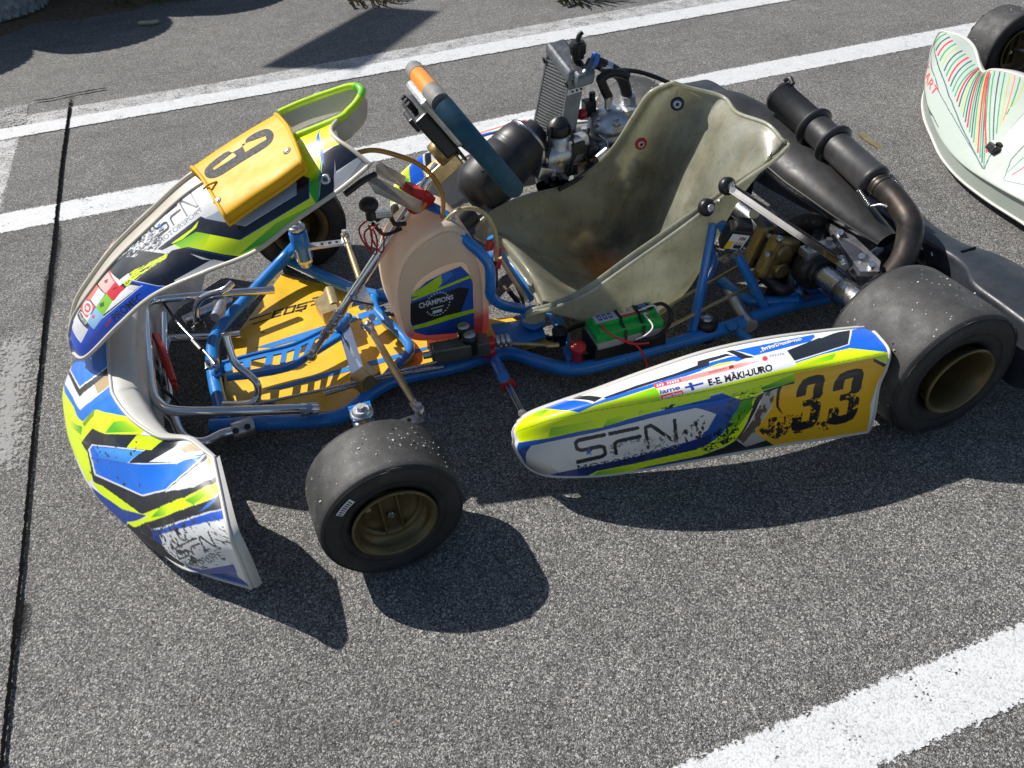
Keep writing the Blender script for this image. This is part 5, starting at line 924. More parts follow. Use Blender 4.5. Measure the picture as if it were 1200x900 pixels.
('p','#b8b86a',[(.3512,.7357),(.3515,.6996),(.3542,.699),(.3539,.7349)]),
('p','#b8b86a',[(.3515,.7002),(.3506,.6727),(.3532,.6712),(.3542,.6985)]),
('p','#b8b86a',[(.3506,.6733),(.3486,.6524),(.3512,.65),(.3532,.6706)]),
('p','#b8b86a',[(.3487,.6531),(.3457,.6375),(.348,.6339),(.3511,.6493)]),
('p','#27535a',[(0,.4508),(.0572,.4805),(.1186,.4861),(.1209,.4947),(.06,.4924),(0,.4591)]),
('p','#27535a',[(.1187,.4861),(.1595,.5006),(.1988,.5015),(.2391,.4748),(.2697,.4484),(.2716,.4527),(.2412,.4799),(.2008,.5089),(.1612,.5098),(.1208,.4947)]),
('p','#27535a',[(.2699,.4483),(.302,.4228),(.3293,.3938),(.3535,.3572),(.3547,.362),(.3307,.3978),(.3034,.4268),(.2715,.4528)]),
('p','#27535a',[(0,.3856),(.0406,.4054),(.0968,.4354),(.1434,.4375),(.145,.443),(.0988,.4412),(.0438,.4185),(0,.3907)]),
('p','#27535a',[(.1437,.4376),(.1869,.46),(.2307,.4545),(.2664,.4386),(.2675,.4418),(.2318,.4583),(.1878,.465),(.1447,.4429)]),
('p','#27535a',[(.2664,.4385),(.2929,.4231),(.3162,.4053),(.3371,.384),(.3561,.358),(.3568,.3614),(.3379,.3869),(.3171,.4081),(.2939,.426),(.2674,.4418)]),
('p','#27535a',[(.3574,.3601),(.3557,.4153),(.3537,.4147),(.3555,.3592)]),
('p','#27535a',[(.3557,.4148),(.36,.4609),(.3643,.5118),(.3624,.5126),(.3581,.4615),(.3537,.4153)]),
('p','#27535a',[(.3643,.5116),(.3708,.5738),(.3773,.641),(.3753,.6426),(.3689,.5751),(.3624,.5127)]),
('p','#27535a',[(.0579,.1119),(.1283,.1537),(.1358,.1987),(.0572,.1119)]),
('p','#27535a',[(.1287,.1542),(.1804,.3327),(.216,.3418),(.2173,.3502),(.1818,.3436),(.1413,.3022)]),
('p','#27535a',[(.3935,.3641),(.3915,.4462),(.3898,.4458),(.392,.3635)]),
('p','#27535a',[(.3915,.4455),(.4006,.5131),(.399,.5144),(.3899,.4465)]),
('p','#27535a',[(.3932,.3595),(.4235,.3833),(.4232,.3871),(.3929,.3642)]),
('p','#2f9a62',[(.3939,.3947),(.4079,.4723),(.4064,.4737),(.3924,.396)]),
('p','#e0283c',[(.4017,.3948),(.414,.4398),(.4127,.4418),(.4003,.3968)]),
('p','#e8d8cc',[(.3596,.4862),(.3652,.5362),(.3708,.5868),(.3763,.6418),(.3878,.5788),(.3982,.5223),(.3789,.442)]),
('t','#d04048','KART',[(.026,.3761),(.1455,.4435),(.1437,.3988),(.0336,.3038)],.02)],
}
# ================================================================== materials
def mk_materials():
    pm('blue',(.010,.19,.58),.32,.0,.12,18,dirt=.25,dcol=(.02,.03,.05),coat=.5,ds=30)
    pm('blue_worn',(.03,.20,.50),.38,.1,.2,40,dirt=.55,dcol=(.25,.2,.15),ds=55)
    pm('chrome',(.78,.78,.80),.12,1.,.06,30,dirt=.25,dcol=(.25,.2,.15),ds=40)
    pm('steel',(.50,.50,.51),.28,1.,.15,60,dirt=.35,dcol=(.12,.09,.06),ds=45)
    pm('alu',(.62,.62,.63),.38,.95,.12,50,dirt=.3,dcol=(.15,.12,.09),ds=35,bump=.08)
    pm('castalu',(.62,.63,.65),.36,.85,.2,60,dirt=.5,dcol=(.05,.04,.03),ds=40,bump=.25,bs=500)
    pm('gold',(.135,.10,.04),.36,.45,.2,30,dirt=.5,dcol=(.07,.05,.025),ds=25,bump=.05)
    pm('rod',(.52,.40,.20),.35,.75,.15,30,dirt=.4,dcol=(.1,.07,.03),ds=40)
    pm('brass',(.40,.30,.14),.4,.85,.25,60,dirt=.5,dcol=(.04,.03,.02),ds=50)
    pm('blackplastic',(.026,.030,.038),.40,0,.25,20,bump=.15,bs=400,dirt=.4,dcol=(.085,.078,.07),ds=22)
    pm('black',(.012,.012,.013),.38,0,.2,30,dirt=.2,dcol=(.08,.07,.06),ds=40)
    pm('muffler',(.042,.042,.044),.48,.3,.2,30,bump=.08,bs=400,dirt=.3,dcol=(.09,.07,.055),ds=16)
    pm('elbow',(.075,.065,.058),.42,.7,.25,40,dirt=.5,dcol=(.12,.07,.04),ds=25)
    pm('rustdark',(.05,.04,.035),.5,.5,.3,40,dirt=.5,dcol=(.10,.05,.02),ds=30)
    pm('airbox',(.020,.020,.023),.46,0,.2,15,dirt=.3,dcol=(.06,.055,.05),ds=20,bump=.04)
    pm('rubberhose',(.014,.014,.015),.5,0,.2,30,dirt=.2,dcol=(.06,.05,.04))
    pm('whiteplastic',(.60,.59,.555),.35,0,.05,12,dirt=.35,dcol=(.30,.26,.20),ds=14,coat=.3)
    pm('ivory',(.58,.535,.44),.38,0,.05,12,dirt=.3,dcol=(.34,.28,.2),ds=14,coat=.2)
    pm('yellowplate',(.80,.43,.015),.46,0,.06,10,dirt=.2,dcol=(.35,.2,.05),ds=25,spec=.18)
    pm('digits',(.018,.022,.03),.5,0,.3,80,dirt=.2,dcol=(.1,.09,.08),ds=60,spec=.12)
    pm('red',(.55,.015,.012),.35,0,.1,30,dirt=.2,dcol=(.1,.02,.02),coat=.3)
    pm('redstrap',(.50,.012,.015),.6,0,.15,60)
    pm('green',(.014,.50,.08),.3,0,.08,20,dirt=.2,dcol=(.02,.1,.03),coat=.4,ds=30)
    pm('greyplastic',(.52,.52,.52),.45,0,.1,30,dirt=.4,dcol=(.12,.1,.08),ds=30)
    pm('labelwhite',(.72,.72,.74),.4,0,.05,30,dirt=.15,dcol=(.4,.37,.33),ds=60)
    pm('labelyellow',(.8,.5,.03),.4,0,.05,30)
    pm('labelblue',(.05,.2,.6),.4,0,.05,30)
    pm('ink',(.015,.015,.018),.45,0,.1,30)
    pm('inkred',(.6,.03,.03),.45,0,.1,30)
    pm('inkblue',(.02,.1,.45),.45,0,.1,30)
    pm('lime',(.55,.80,.02),.3,0,.1,30,coat=.4)
    pm('steerteal',(.010,.075,.125),.62,0,.25,60,bump=.35,bs=700,dirt=.3,dcol=(.04,.08,.10),ds=30)
    pm('steergrey',(.22,.215,.2),.6,0,.15,60,bump=.3,bs=700,dirt=.3,dcol=(.1,.09,.08),ds=30)
    pm('orange',(.85,.28,.015),.4,0,.08,30,coat=.3)
    pm('bar_grey',(.18,.18,.18),.5,.2,.15,40)
    pm('darkmetal',(.05,.05,.052),.4,.7,.3,60,dirt=.4,dcol=(.12,.1,.07),ds=60,bump=.1)
    pm('redtank',(.45,.07,.05),.35)
    pm('greywet',(.12,.12,.12),.3)
    pm('concrete',(.3,.28,.25),.8)
    # asphalt: pale and dark chippings in bitumen
    a=NT('asphalt'); co=a.co()
    v=a.vor(530); v2=a.vor(330); h=a.n('ShaderNodeSeparateColor'); a.l(v.outputs['Color'],h.inputs[0])
    h2=a.n('ShaderNodeSeparateColor'); a.l(v2.outputs['Color'],h2.inputs[0])
    c1=a.ramp(h.outputs[0],[(0,(.065,.064,.063)),(.35,(.145,.141,.136)),(.60,(.222,.216,.208)),(.86,(.34,.33,.315)),(1,(.66,.64,.61))])
    c2=a.ramp(h2.outputs[0],[(0,(.05,.049,.048)),(.5,(.175,.17,.162)),(.8,(.38,.37,.35)),(.985,(.60,.58,.55)),(1,(.60,.48,.38))])
    sel=a.ramp(h2.outputs[1],[(.60,0),(.68,1)])
    c=a.mix(sel,c1,c2)
    gap=a.ramp(v.outputs['Distance'],[(.48,0),(.9,.65)]); c=a.mix(gap,c,(.022,.022,.022))
    big=a.ramp(a.noise(1.3,6,.7),[(.3,.78),(.5,1.),(.7,1.12)]); c=a.mix(1.,c,big,'MULTIPLY')
    mid=a.ramp(a.noise(9,5,.7),[(.3,.82),(.7,1.1)]); c=a.mix(1.,c,mid,'MULTIPLY')
    fine=a.ramp(a.noise(900,2),[(.3,.75),(.7,1.2)]); c=a.mix(1.,c,fine,'MULTIPLY')
    a.l(c,a.b.inputs['Base Color']); a.set(Roughness=.82); a.b.inputs['Specular IOR Level'].default_value=.35
    hh=a.math('SUBTRACT',1.,v.outputs['Distance']); hh=a.math('ADD',hh,a.math('MULTIPLY',h.outputs[1],.8)); a.bump(hh,.75,.0022); M['asphalt']=a.m
    # painted line, worn through on the chippings and ragged at the border
    def paint(nm,wear,col,edge=1.):
        a=NT(nm); uv=a.n('ShaderNodeUVMap').outputs[0]; sx=a.n('ShaderNodeSeparateXYZ'); a.l(uv,sx.inputs[0])
        d=a.math('MINIMUM',sx.outputs[1],a.math('SUBTRACT',1.,sx.outputs[1]))     # 0 at the border, .5 in the middle
        e=a.math('SUBTRACT',d,a.math('MULTIPLY',a.math('SUBTRACT',a.noise(110,6,.75),.36),.30*edge))
        v=a.vor(330); h=a.n('ShaderNodeSeparateColor'); a.l(v.outputs['Color'],h.inputs[0])
        w=a.math('ADD',a.math('MULTIPLY',a.noise(14,6,.7),.8),a.math('MULTIPLY',h.outputs[0],.42)); k=a.ramp(w,[(wear,1),(wear+.05,0)])
        al=a.math('MULTIPLY',a.ramp(e,[(0.,0),(.02,1)]),k)
        cc=a.mix(a.ramp(a.noise(25,6,.7),[(.35,0),(.75,.55)]),col,tuple(x*.72 for x in col)); cc=a.mix(a.ramp(h.outputs[1],[(.62,0),(1,.6)]),cc,(.36,.35,.34)); cc=a.mix(a.ramp(v.outputs['Distance'],[(.5,0),(1.,.45)]),cc,(.25,.25,.25))
        a.l(cc,a.b.inputs['Base Color']); a.set(Roughness=.6)
        a.bump(a.math('ADD',a.math('SUBTRACT',1.,v.outputs['Distance']),h.outputs[1]),.22,.0015)
        tr=a.n('ShaderNodeBsdfTransparent'); mx=a.n('ShaderNodeMixShader'); a.l(al,mx.inputs[0]); a.l(tr.outputs[0],mx.inputs[1]); a.l(a.b.outputs[0],mx.inputs[2]); a.l(mx.outputs[0],a.out.inputs[0]); M[nm]=a.m
    paint('paint',.84,(.66,.675,.685),1.35); paint('paint_old',.68,(.52,.52,.52),1.3); paint('paint_faint',.56,(.45,.45,.44),1.3)
    def blot(nm,col,th,rough,sc_=60,k=.5,amax=1.):
        a=NT(nm); uv=a.n('ShaderNodeUVMap').outputs[0]; sx=a.n('ShaderNodeSeparateXYZ'); a.l(uv,sx.inputs[0])
        d=a.math('MINIMUM',sx.outputs[1],a.math('SUBTRACT',1.,sx.outputs[1])); d2=a.math('MULTIPLY',a.math('MINIMUM',sx.outputs[0],a.math('SUBTRACT',1.,sx.outputs[0])),4.)
        d=a.math('MINIMUM',d,d2)
        e=a.math('SUBTRACT',d,a.math('MULTIPLY',a.math('SUBTRACT',a.noise(sc_,6,.75),.34),k)); al=a.ramp(e,[(th,0),(th+.04,amax)])
        cc=a.mix(a.noise(300,3),col,tuple(x*1.2 for x in col)); a.l(cc,a.b.inputs['Base Color']); a.set(Roughness=rough); a.b.inputs['Specular IOR Level'].default_value=.0; a.bump(a.noise(300,4),.4,.001)
        tr=a.n('ShaderNodeBsdfTransparent'); mx=a.n('ShaderNodeMixShader'); a.l(al,mx.inputs[0]); a.l(tr.outputs[0],mx.inputs[1]); a.l(a.b.outputs[0],mx.inputs[2]); a.l(mx.outputs[0],a.out.inputs[0]); M[nm]=a.m
    blot('bitumen',(.006,.006,.006),.06,.85,90,.9); blot('crack',(.02,.02,.02),.10,.8,60,1.3); blot('oilstain',(.01,.01,.01),.04,.8,40,1.2,.62)
    blot('palewash',(.42,.42,.41),.06,.6,110,1.7,.55)
    # tyre rubber, picked-up grit on the tread
    def rubber(nm,base,grit,th):
        a=NT(nm); n=a.noise(26,6,.7); c=a.ramp(n,[(.3,tuple(x*.75 for x in base)),(.7,tuple(x*1.3 for x in base))]); c=a.mix(1.,c,a.ramp(a.noise(7,7,.75),[(.32,.55),(.5,.95),(.7,1.7)]),'MULTIPLY')
        v=a.vor(210); s_=a.n('ShaderNodeSeparateColor'); a.l(v.outputs['Color'],s_.inputs[0])
        spot=a.math('MULTIPLY',a.ramp(s_.outputs[0],[(th,0),(th+.01,1)]),a.ramp(v.outputs['Distance'],[(.28,1),(.4,0)])); spot=a.math('MULTIPLY',spot,a.ramp(a.noise(14,3),[(.42,0),(.6,1)]))
        c=a.mix(spot,c,grit); a.l(c,a.b.inputs['Base Color']); a.l(a.ramp(a.noise(40,4),[(.3,.48),(.7,.68)]),a.b.inputs['Roughness'])
        a.bump(a.math('ADD',a.math('MULTIPLY',a.noise(420,5,.7),1.),a.math('MULTIPLY',spot,1.2)),.45,.0015); M[nm]=a.m
    rubber('tread',(.046,.045,.044),(.45,.43,.40),.94); rubber('sidewall',(.019,.019,.020),(.10,.10,.10),.975); rubber('oldtyre',(.26,.28,.30),(.6,.6,.6),.93); pm('grit',(.5,.48,.43),.8,0,.3,90); pm('mcgrey',(.17,.17,.15),.4,.6,.15,50,dirt=.4,dcol=(.06,.05,.04),ds=40,bump=.15); pm('radalu',(.20,.21,.22),.36,.9,.15,50,dirt=.4,dcol=(.08,.07,.06),ds=40,bump=.1); pm('limegreen',(.16,.62,.03),.3,0,.1,30,coat=.4); pm('scuffed',(.045,.044,.043),.8,0,.4,120,bump=.6,bs=250)
    # glass fibre seat: resin-yellow, translucent-looking, stained
    a=NT('fibreglass'); n=a.noise(7,6,.68); c=a.ramp(n,[(.3,(.42,.42,.33)),(.55,(.58,.58,.47)),(.75,(.70,.70,.60))])
    w=a.n('ShaderNodeTexWave'); w.inputs['Scale'].default_value=130; w.inputs['Distortion'].default_value=3; a.l(a.co(),w.inputs[0]); c=a.mix(a.math('MULTIPLY',w.outputs['Fac'],.10),c,(.5,.49,.40))
    st=a.ramp(a.noise(13,8,.75),[(.54,0),(.70,.5)]); c=a.mix(st,c,(.22,.16,.085)); mp=a.n('ShaderNodeMapping'); mp.inputs['Scale'].default_value=(40,30,6); a.l(a.co(),mp.inputs[0]); c=a.mix(a.ramp(a.noise(3,6,.7,mp.outputs[0]),[(.56,0),(.70,.38)]),c,(.12,.10,.07))
    st2=a.ramp(a.noise(60,6,.8),[(.60,0),(.72,.5)]); c=a.mix(st2,c,(.07,.06,.05))
    vc=a.n('ShaderNodeVertexColor'); vc.layer_name='print'; c=a.mix(1.,c,vc.outputs[0],'MULTIPLY')
    a.l(c,a.b.inputs['Base Color']); a.l(a.ramp(a.noise(30,4),[(.3,.22),(.7,.42)]),a.b.inputs['Roughness']); a.set(Coat_Weight=.45,Coat_Roughness=.12); a.bump(a.noise(160,5),.12,.002)
    tl=a.n('ShaderNodeBsdfTranslucent'); a.l(c,tl.inputs[0]); mx=a.n('ShaderNodeMixShader'); mx.inputs[0].default_value=.58; a.l(a.b.outputs[0],mx.inputs[1]); a.l(tl.outputs[0],mx.inputs[2]); a.l(mx.outputs[0],a.out.inputs[0]); M['fibreglass']=a.m
    # milky fuel tank with pink fuel standing in its lower part
    a=NT('tank'); sx=a.n('ShaderNodeSeparateXYZ'); a.l(a.n('ShaderNodeNewGeometry').outputs['Position'],sx.inputs[0])
    f=a.ramp(a.math('ADD',sx.outputs[2],a.math('MULTIPLY',a.noise(8),.006)),[(.125,1),(.150,0)]); c=a.mix(f,(.93,.83,.68),(.85,.21,.17)); c=a.mix(a.ramp(a.noise(7,4),[(.4,0),(.8,.25)]),c,(.76,.55,.36))
    a.l(c,a.b.inputs['Base Color']); a.set(Roughness=.34,Subsurface_Weight=.25,Subsurface_Radius=(.05,.03,.02),Subsurface_Scale=.3); tl=a.n('ShaderNodeBsdfTranslucent'); a.l(c,tl.inputs[0]); mx=a.n('ShaderNodeMixShader'); mx.inputs[0].default_value=.45; a.l(a.b.outputs[0],mx.inputs[1]); a.l(tl.outputs[0],mx.inputs[2]); a.l(mx.outputs[0],a.out.inputs[0]); M['tank']=a.m
    a=NT('fuelhose'); a.set(Base_Color=(.75,.60,.30),Roughness=.25); a.b.inputs['Transmission Weight'].default_value=.45; M['fuelhose']=a.m
    a=NT('fuelhose_full'); a.set(Base_Color=(.55,.28,.05),Roughness=.25); a.b.inputs['Transmission Weight'].default_value=.3; M['fuelhose_full']=a.m
    # printed skins
    def printed(nm,rough,coat,wear):
        a=NT(nm); vc=a.n('ShaderNodeVertexColor'); vc.layer_name='print'; c=vc.outputs[0]
        d=a.ramp(a.noise(11,8,.75),[(.55,0),(.8,.35)]); c=a.mix(d,c,(.22,.19,.15))
        s_=a.n('ShaderNodeMapping'); s_.inputs['Scale'].default_value=(6,60,140); a.l(a.co(),s_.inputs[0]); sc_=a.ramp(a.noise(9,6,.8,s_.outputs[0]),[(.66,0),(.72,wear)]); c=a.mix(sc_,c,(.05,.045,.04))
        a.l(c,a.b.inputs['Base Color']); a.l(a.ramp(a.noise(18,5),[(.3,rough),(.75,rough+.18)]),a.b.inputs['Roughness']); a.set(Coat_Weight=coat,Coat_Roughness=.1); a.bump(a.noise(30,4),.05,.004); M[nm]=a.m
    printed('livery',.24,.5,.35); printed('livery_worn',.3,.4,.5)
    # floor tray
    pm('tray',(.84,.49,.03),.3,.0,.1,14,dirt=.45,dcol=(.30,.15,.03),ds=9,coat=.3)
    pm('trayblue',(.03,.2,.6),.35,0,.1,20); pm('trayink',(.03,.025,.02),.5,0,.2,20)
    # radiator core
    a=NT('radcore'); sx=a.n('ShaderNodeSeparateXYZ'); a.l(a.co(),sx.inputs[0])
    z=a.math('FRACT',a.math('MULTIPLY',sx.outputs[2],150.)); y=a.math('FRACT',a.math('ADD',a.math('MULTIPLY',sx.outputs[1],220.),a.math('MULTIPLY',a.math('FLOOR',a.math('MULTIPLY',sx.outputs[2],150.)),.5)))
    k=a.math('MULTIPLY',a.ramp(z,[(.3,0),(.45,1)]),a.ramp(y,[(.25,.25),(.5,1)])); c=a.mix(k,(.025,.025,.025),(.30,.31,.31)); c=a.mix(a.ramp(a.noise(40,6,.7),[(.5,0),(.75,.7)]),c,(.12,.115,.105))
    a.l(c,a.b.inputs['Base Color']); a.set(Roughness=.45,Metallic=.6); a.bump(k,.6,.003); M['radcore']=a.m
    pm('leaf',(.06,.11,.02),.55,0,.35,40); pm('leafdry',(.16,.13,.05),.6,0,.3,40); pm('soil',(.14,.09,.05),.9,0,.4,30,bump=.6,bs=60); pm('twig',(.45,.38,.26),.7,0,.2,40)
    pm('shadow_caster',(.6,.6,.6),.6)
mk_materials()
# ================================================================== ground, light, camera
def ground():
    m=MB(); m.add([(-60,-60,0),(60,-60,0),(60,60,0),(-60,60,0)],[(0,1,2,3)],0,False); structure(m.build('asphalt_ground','asphalt'))
    def strip(name,up,lo,mat,z,ext=(0,0)):
        "painted strip between two ground lines given by matching points"
        P=[at(*q,z=z) for q in up];Q=[at(*q,z=z) for q in lo]
        if ext[0]: d=(P[0]-P[-1])*ext[0]*.6; P[0]=P[0]+d; Q[0]=Q[0]+d
        if ext[1]: d=(P[-1]-P[0])*ext[1]*.6; P[-1]=P[-1]+d; Q[-1]=Q[-1]+d
        n=len(P); me=bpy.data.meshes.new(name); me.from_pydata([tuple(p) for p in P+Q],[],[(i+n,i+n+1,i+1,i) for i in range(n-1)])
        uv=me.uv_layers.new(name='UVMap')
        for l in me.loops:
            i=l.vertex_index; uv.data[l.index].uv=((i%n)/(n-1),1. if i<n else 0.)
        me.materials.append(M[mat]); o=link(name,me); structure(o); return o
    strip('painted_line',[(0,146),(85,136),(300,99),(600,44),(900,-9)],[(0,166),(85,150),(300,113),(600,59),(900,4)],'paint',.0035,(.6,2))
    strip('worn_painted_line',[(30,134),(85,124),(300,88),(600,33),(900,-22)],[(30,158),(85,141),(300,103),(600,49),(900,-4)],'paint_old',.002,(0,2))
    strip('painted_line',[(0,249),(200,211),(430,169),(835,83),(1120,33)],[(0,273),(200,236),(430,193),(835,104),(1120,50)],'paint',.002,(.8,1.5))
    strip('painted_line',[(770,899),(985,812),(1200,721)],[(1043,899),(1120,866),(1200,830)],'paint',.002,(1.2,1.5))
    strip('worn_painted_line',[(28,157),(4,252)],[(-42,163),(-70,262)],'paint_old',.002,(0,0))
    strip('worn_painted_line',[(-60,138),(33,120)],[(-60,165),(30,146)],'paint_faint',.005,(.5,0))
    strip('bitumen_joint',[(83,95),(69,190),(54,330),(36,500),(19,680),(-1,885)],[(89,95),(76,190),(61,330),(44,500),(28,680),(10,885)],'bitumen',.0065,(0,.6))
    strip('asphalt_crack',[(34,117),(60,114),(90,107),(132,100)],[(34,120),(60,117),(90,110.5),(132,102.5)],'crack',.008)
    strip('bitumen_stain',[(60,250),(58,300),(46,340),(40,380)],[(74,250),(70,300),(66,340),(56,400)],'oilstain',.008)
    strip('bitumen_stain',[(14,702),(10,725),(4,756)],[(36,702),(38,725),(26,756)],'oilstain',.008)
    strip('pale_wash',[(-30,395),(-40,470),(-50,560)],[(70,380),(60,470),(50,560)],'palewash',.0045)
ground()
SAZ,SEL=R(40),R(47)
SUN=V(math.sin(SAZ)*math.cos(SEL),-math.cos(SAZ)*math.cos(SEL),-math.sin(SEL))
def light():
    l=bpy.data.lights.new('sun','SUN'); l.energy=4.9; l.angle=R(.53); l.color=(1,.955,.89); o=bpy.data.objects.new('sun',l); COL.objects.link(o)
    o.rotation_euler=Vector(SUN).to_track_quat('-Z','Y').to_euler(); o.location=(-3,4,5)
    w=bpy.data.worlds.new('World'); sc.world=w; w.use_nodes=True; t=w.node_tree; b=t.nodes['Background']; s=t.nodes.new('ShaderNodeTexSky'); s.sky_type='NISHITA'; s.sun_disc=False
    s.sun_elevation=SEL; s.sun_rotation=-SAZ; t.links.new(s.outputs[0],b.inputs[0]); b.inputs[1].default_value=.072
    c=bpy.data.cameras.new('camera'); c.sensor_width=36; c.lens=36*FPX/1200; c.clip_end=500; c.clip_start=.01; k=bpy.data.objects.new('camera',c); COL.objects.link(k)
    k.matrix_world=Matrix([[RA[0],UA[0],-FA[0],CAM_LOC[0]],[RA[1],UA[1],-FA[1],CAM_LOC[1]],[RA[2],UA[2],-FA[2],CAM_LOC[2]],[0,0,0,1]]); sc.camera=k
    sc.view_settings.view_transform='Standard'; sc.view_settings.look='None'; sc.view_settings.gamma=1; sc.view_settings.exposure=.25
    sc.render.resolution_x=1024; sc.render.resolution_y=768
light()
# ================================================================== the kart
kart=tag(empty('racing_kart',(.5,0,0)),'blue framed racing kart with yellow number plates and fibreglass seat, parked in the foreground','kart')
def part(mb,name,mats,parent=None,label=None,**k):
    o=mb.build(name,mats,parent or kart,**k)
    if label:o['label']=label
    return o
# ---------------------------------------------------------------- wheels
def tyre_prof(R_,w,rr):
    h=w/2; return [(-h*.80,rr+.001),(-h*.93,rr+.012),(-h,R_*.80),(-h*.985,R_*.90),(-h*.93,R_*.955),(-h*.84,R_*.982),(-h*.66,R_*.994),(0,R_),(h*.66,R_*.994),(h*.84,R_*.982),(h*.93,R_*.955),(h*.985,R_*.90),(h,R_*.80),(h*.93,rr+.012),(h*.80,rr+.001)]
def smoothprof(p,n=4): return [tuple(x) for x in cr1(np.array(p),(len(p)-1)*n+1)]
def wheel(name,c,R_,w,rz,dish,front,label):
    "axis along local +Y is the outer side"
    O=(0,0,0);A=(0,1,0); rr=.0665
    hub=MB(); hub.cyl((0,-w*.5,0),(0,dish-.002,0),.024 if front else .034,0,28,ch=.003)
    if front:
        hub.cyl((0,dish,-.012),(0,dish+.012,-.012),.0075,1,6); hub.cyl((0,dish,-.012),(0,dish+.015,-.012),.0045,1,14)
    else:
        hub.cyl((0,-w*.5-.06,0),(0,-w*.5,0),.034,0,28,ch=.004)
        for k in range(3):
            a=k*2.094; hub.cyl((.026*math.cos(a),dish-.002,.026*math.sin(a)),(.026*math.cos(a),dish+.014,.026*math.sin(a)),.0065,1,6)
    o=hub.build(name,['gold' if front else 'steel','steel'],kart); 
    o.location=Vector(c)-Vector((0,0,0)); o.rotation_euler=(0,0,rz); o.matrix_parent_inverse=wm(kart).inverted()
    if label:o['label']=label
    t=MB(); pr=smoothprof(tyre_prof(R_,w,rr)); L=len(pr); i0=[i for i,(h,r) in enumerate(pr) if r>R_*.965]
    a,b=i0[0],i0[-1]
    t.lathe(pr[:a+1],O,A,1,96,cap=False); t.lathe(pr[a:b+1],O,A,0,96,cap=False); t.lathe(pr[b:],O,A,1,96,cap=False)
    h=w/2
    for s in (-1,1):
        t.lathe([(s*h*1.002,R_*.70),(s*(h+.0016),R_*.705),(s*h*1.002,R_*.71)],O,A,1,96,cap=False); t.lathe([(s*h*.96,R_*.928),(s*(h*.96+.0022),R_*.932),(s*h*.95,R_*.942)],O,A,1,96,cap=False)
    g=random.Random(3+int(w*1000))
    cl=[g.uniform(0,6.283) for _ in range(9)]
    for k in range(95 if front else 50):
        a=g.choice(cl)+g.gauss(0,.22); h0=g.gauss(0,.33)*w*.5
        if abs(h0)>w*.47: continue
        rr2=R_*(1 if abs(h0)<w*.4 else .975); s_=g.choice([.0005,.0006,.0007,.0009,.0011,.0016]); c_=(rr2*math.cos(a),h0,rr2*math.sin(a)); k0=len(t.v)
        t.box(c_,(s_*2,s_*2.6,s_*1.6),(g.uniform(0,3),g.uniform(0,3),g.uniform(0,3)),g.choice([2,2,2,3]),0)
    for k in range(60 if not front else 26):                    # rubber torn up along the shoulders
        a=g.uniform(0,6.283); sd=g.choice([-1,1]); L_=g.uniform(.008,.03); rr2=R_*g.uniform(.93,.972)
        pts=[(rr2*math.cos(a+u*L_/R_),sd*(w*.5*(.955+.02*g.random())),rr2*math.sin(a+u*L_/R_)) for u in (0,.5,1)]; t.tube(pts,[.0004,.0014,.0004],3,5)
    tm=t.build('tyre',['tread','sidewall','grit','scuffed'],o)
    r=MB(); lip=.0735
    pr=[(-h*.78,.060),(-h*.90,.066),(-h*.97,lip),(-h*1.0,lip),(-h*.98,lip-.004),(-h*.80,.056),(-h*.6,.052),(dish-.012,.050),(dish-.012,.012)]
    r.lathe(pr,O,A,0,64,cap=False)
    E=h+ (.002 if front else .009)
    pr=[(h*.76,.0625),(E-.012,.0665),(E-.004,lip-.001),(E,lip),(E+.0025,lip-.003),(E,lip-.0065),(E-.010,.060),(h*.55,.0575),(dish+.016,.0555),(dish+.006,.051),(dish,.044),(dish,.012)]
    r.lathe(pr,O,A,0,64,cap=False)
    if front:
        for s in (-1,1): r.box((s*.0145,dish+.008,.0),(.004,.022,.098),(0,0,0),0,.001)
        r.box((0,dish+.002,0),(.026,.006,.098),None,0,.001)
        for k in range(3): r.cyl((.036*math.cos(k*2.1+.3),dish,.036*math.sin(k*2.1+.3)),(.036*math.cos(k*2.1+.3),dish+.005,.036*math.sin(k*2.1+.3)),.005,2,8)
    else:
        r.lathe([(h*.2,.0562),(h*.2+.002,.0545),(h*.2+.004,.0562)],O,A,2,48,cap=False)
        for k in range(3):
            a=k*2.094+.5; r.box((.036*math.cos(a),dish+.003,.036*math.sin(a)),(.024,.008,.012),(0,-a,0),0,.002)
    # valve
    r.cyl((.046,h*.35,.02),(.046,h*.35+.024,.02),.003,1,8)
    r.build('rim',['gold','rubberhose','rod'],o)
    return o
yF=-.6+.0644; yR=-.6883+.101
fw=wheel('front_wheel',(0,yF,.1253),.1253,.1287,math.pi+.052,.022,True,None)
# small pale sticker on the sidewall of the near front tyre
st=MB(); 
for k in range(6):
    a0,a1=R(38+k*3.2),R(41.2+k*3.2)
    q=[(r*math.cos(a),.0662+.0004,r*math.sin(a)) for r,a in ((.098,a0),(.110,a0),(.110,a1),(.098,a1))]; st.add(q,[(0,1,2,3)],0,False)
for k in range(7):
    a0,a1=R(39+k*2.5),R(40.1+k*2.5)
    q=[(r*math.cos(a),.0668+.0004,r*math.sin(a)) for r,a in ((.100,a0),(.108,a0),(.108,a1),(.100,a1))]; st.add(q,[(0,1,2,3)],1,False)
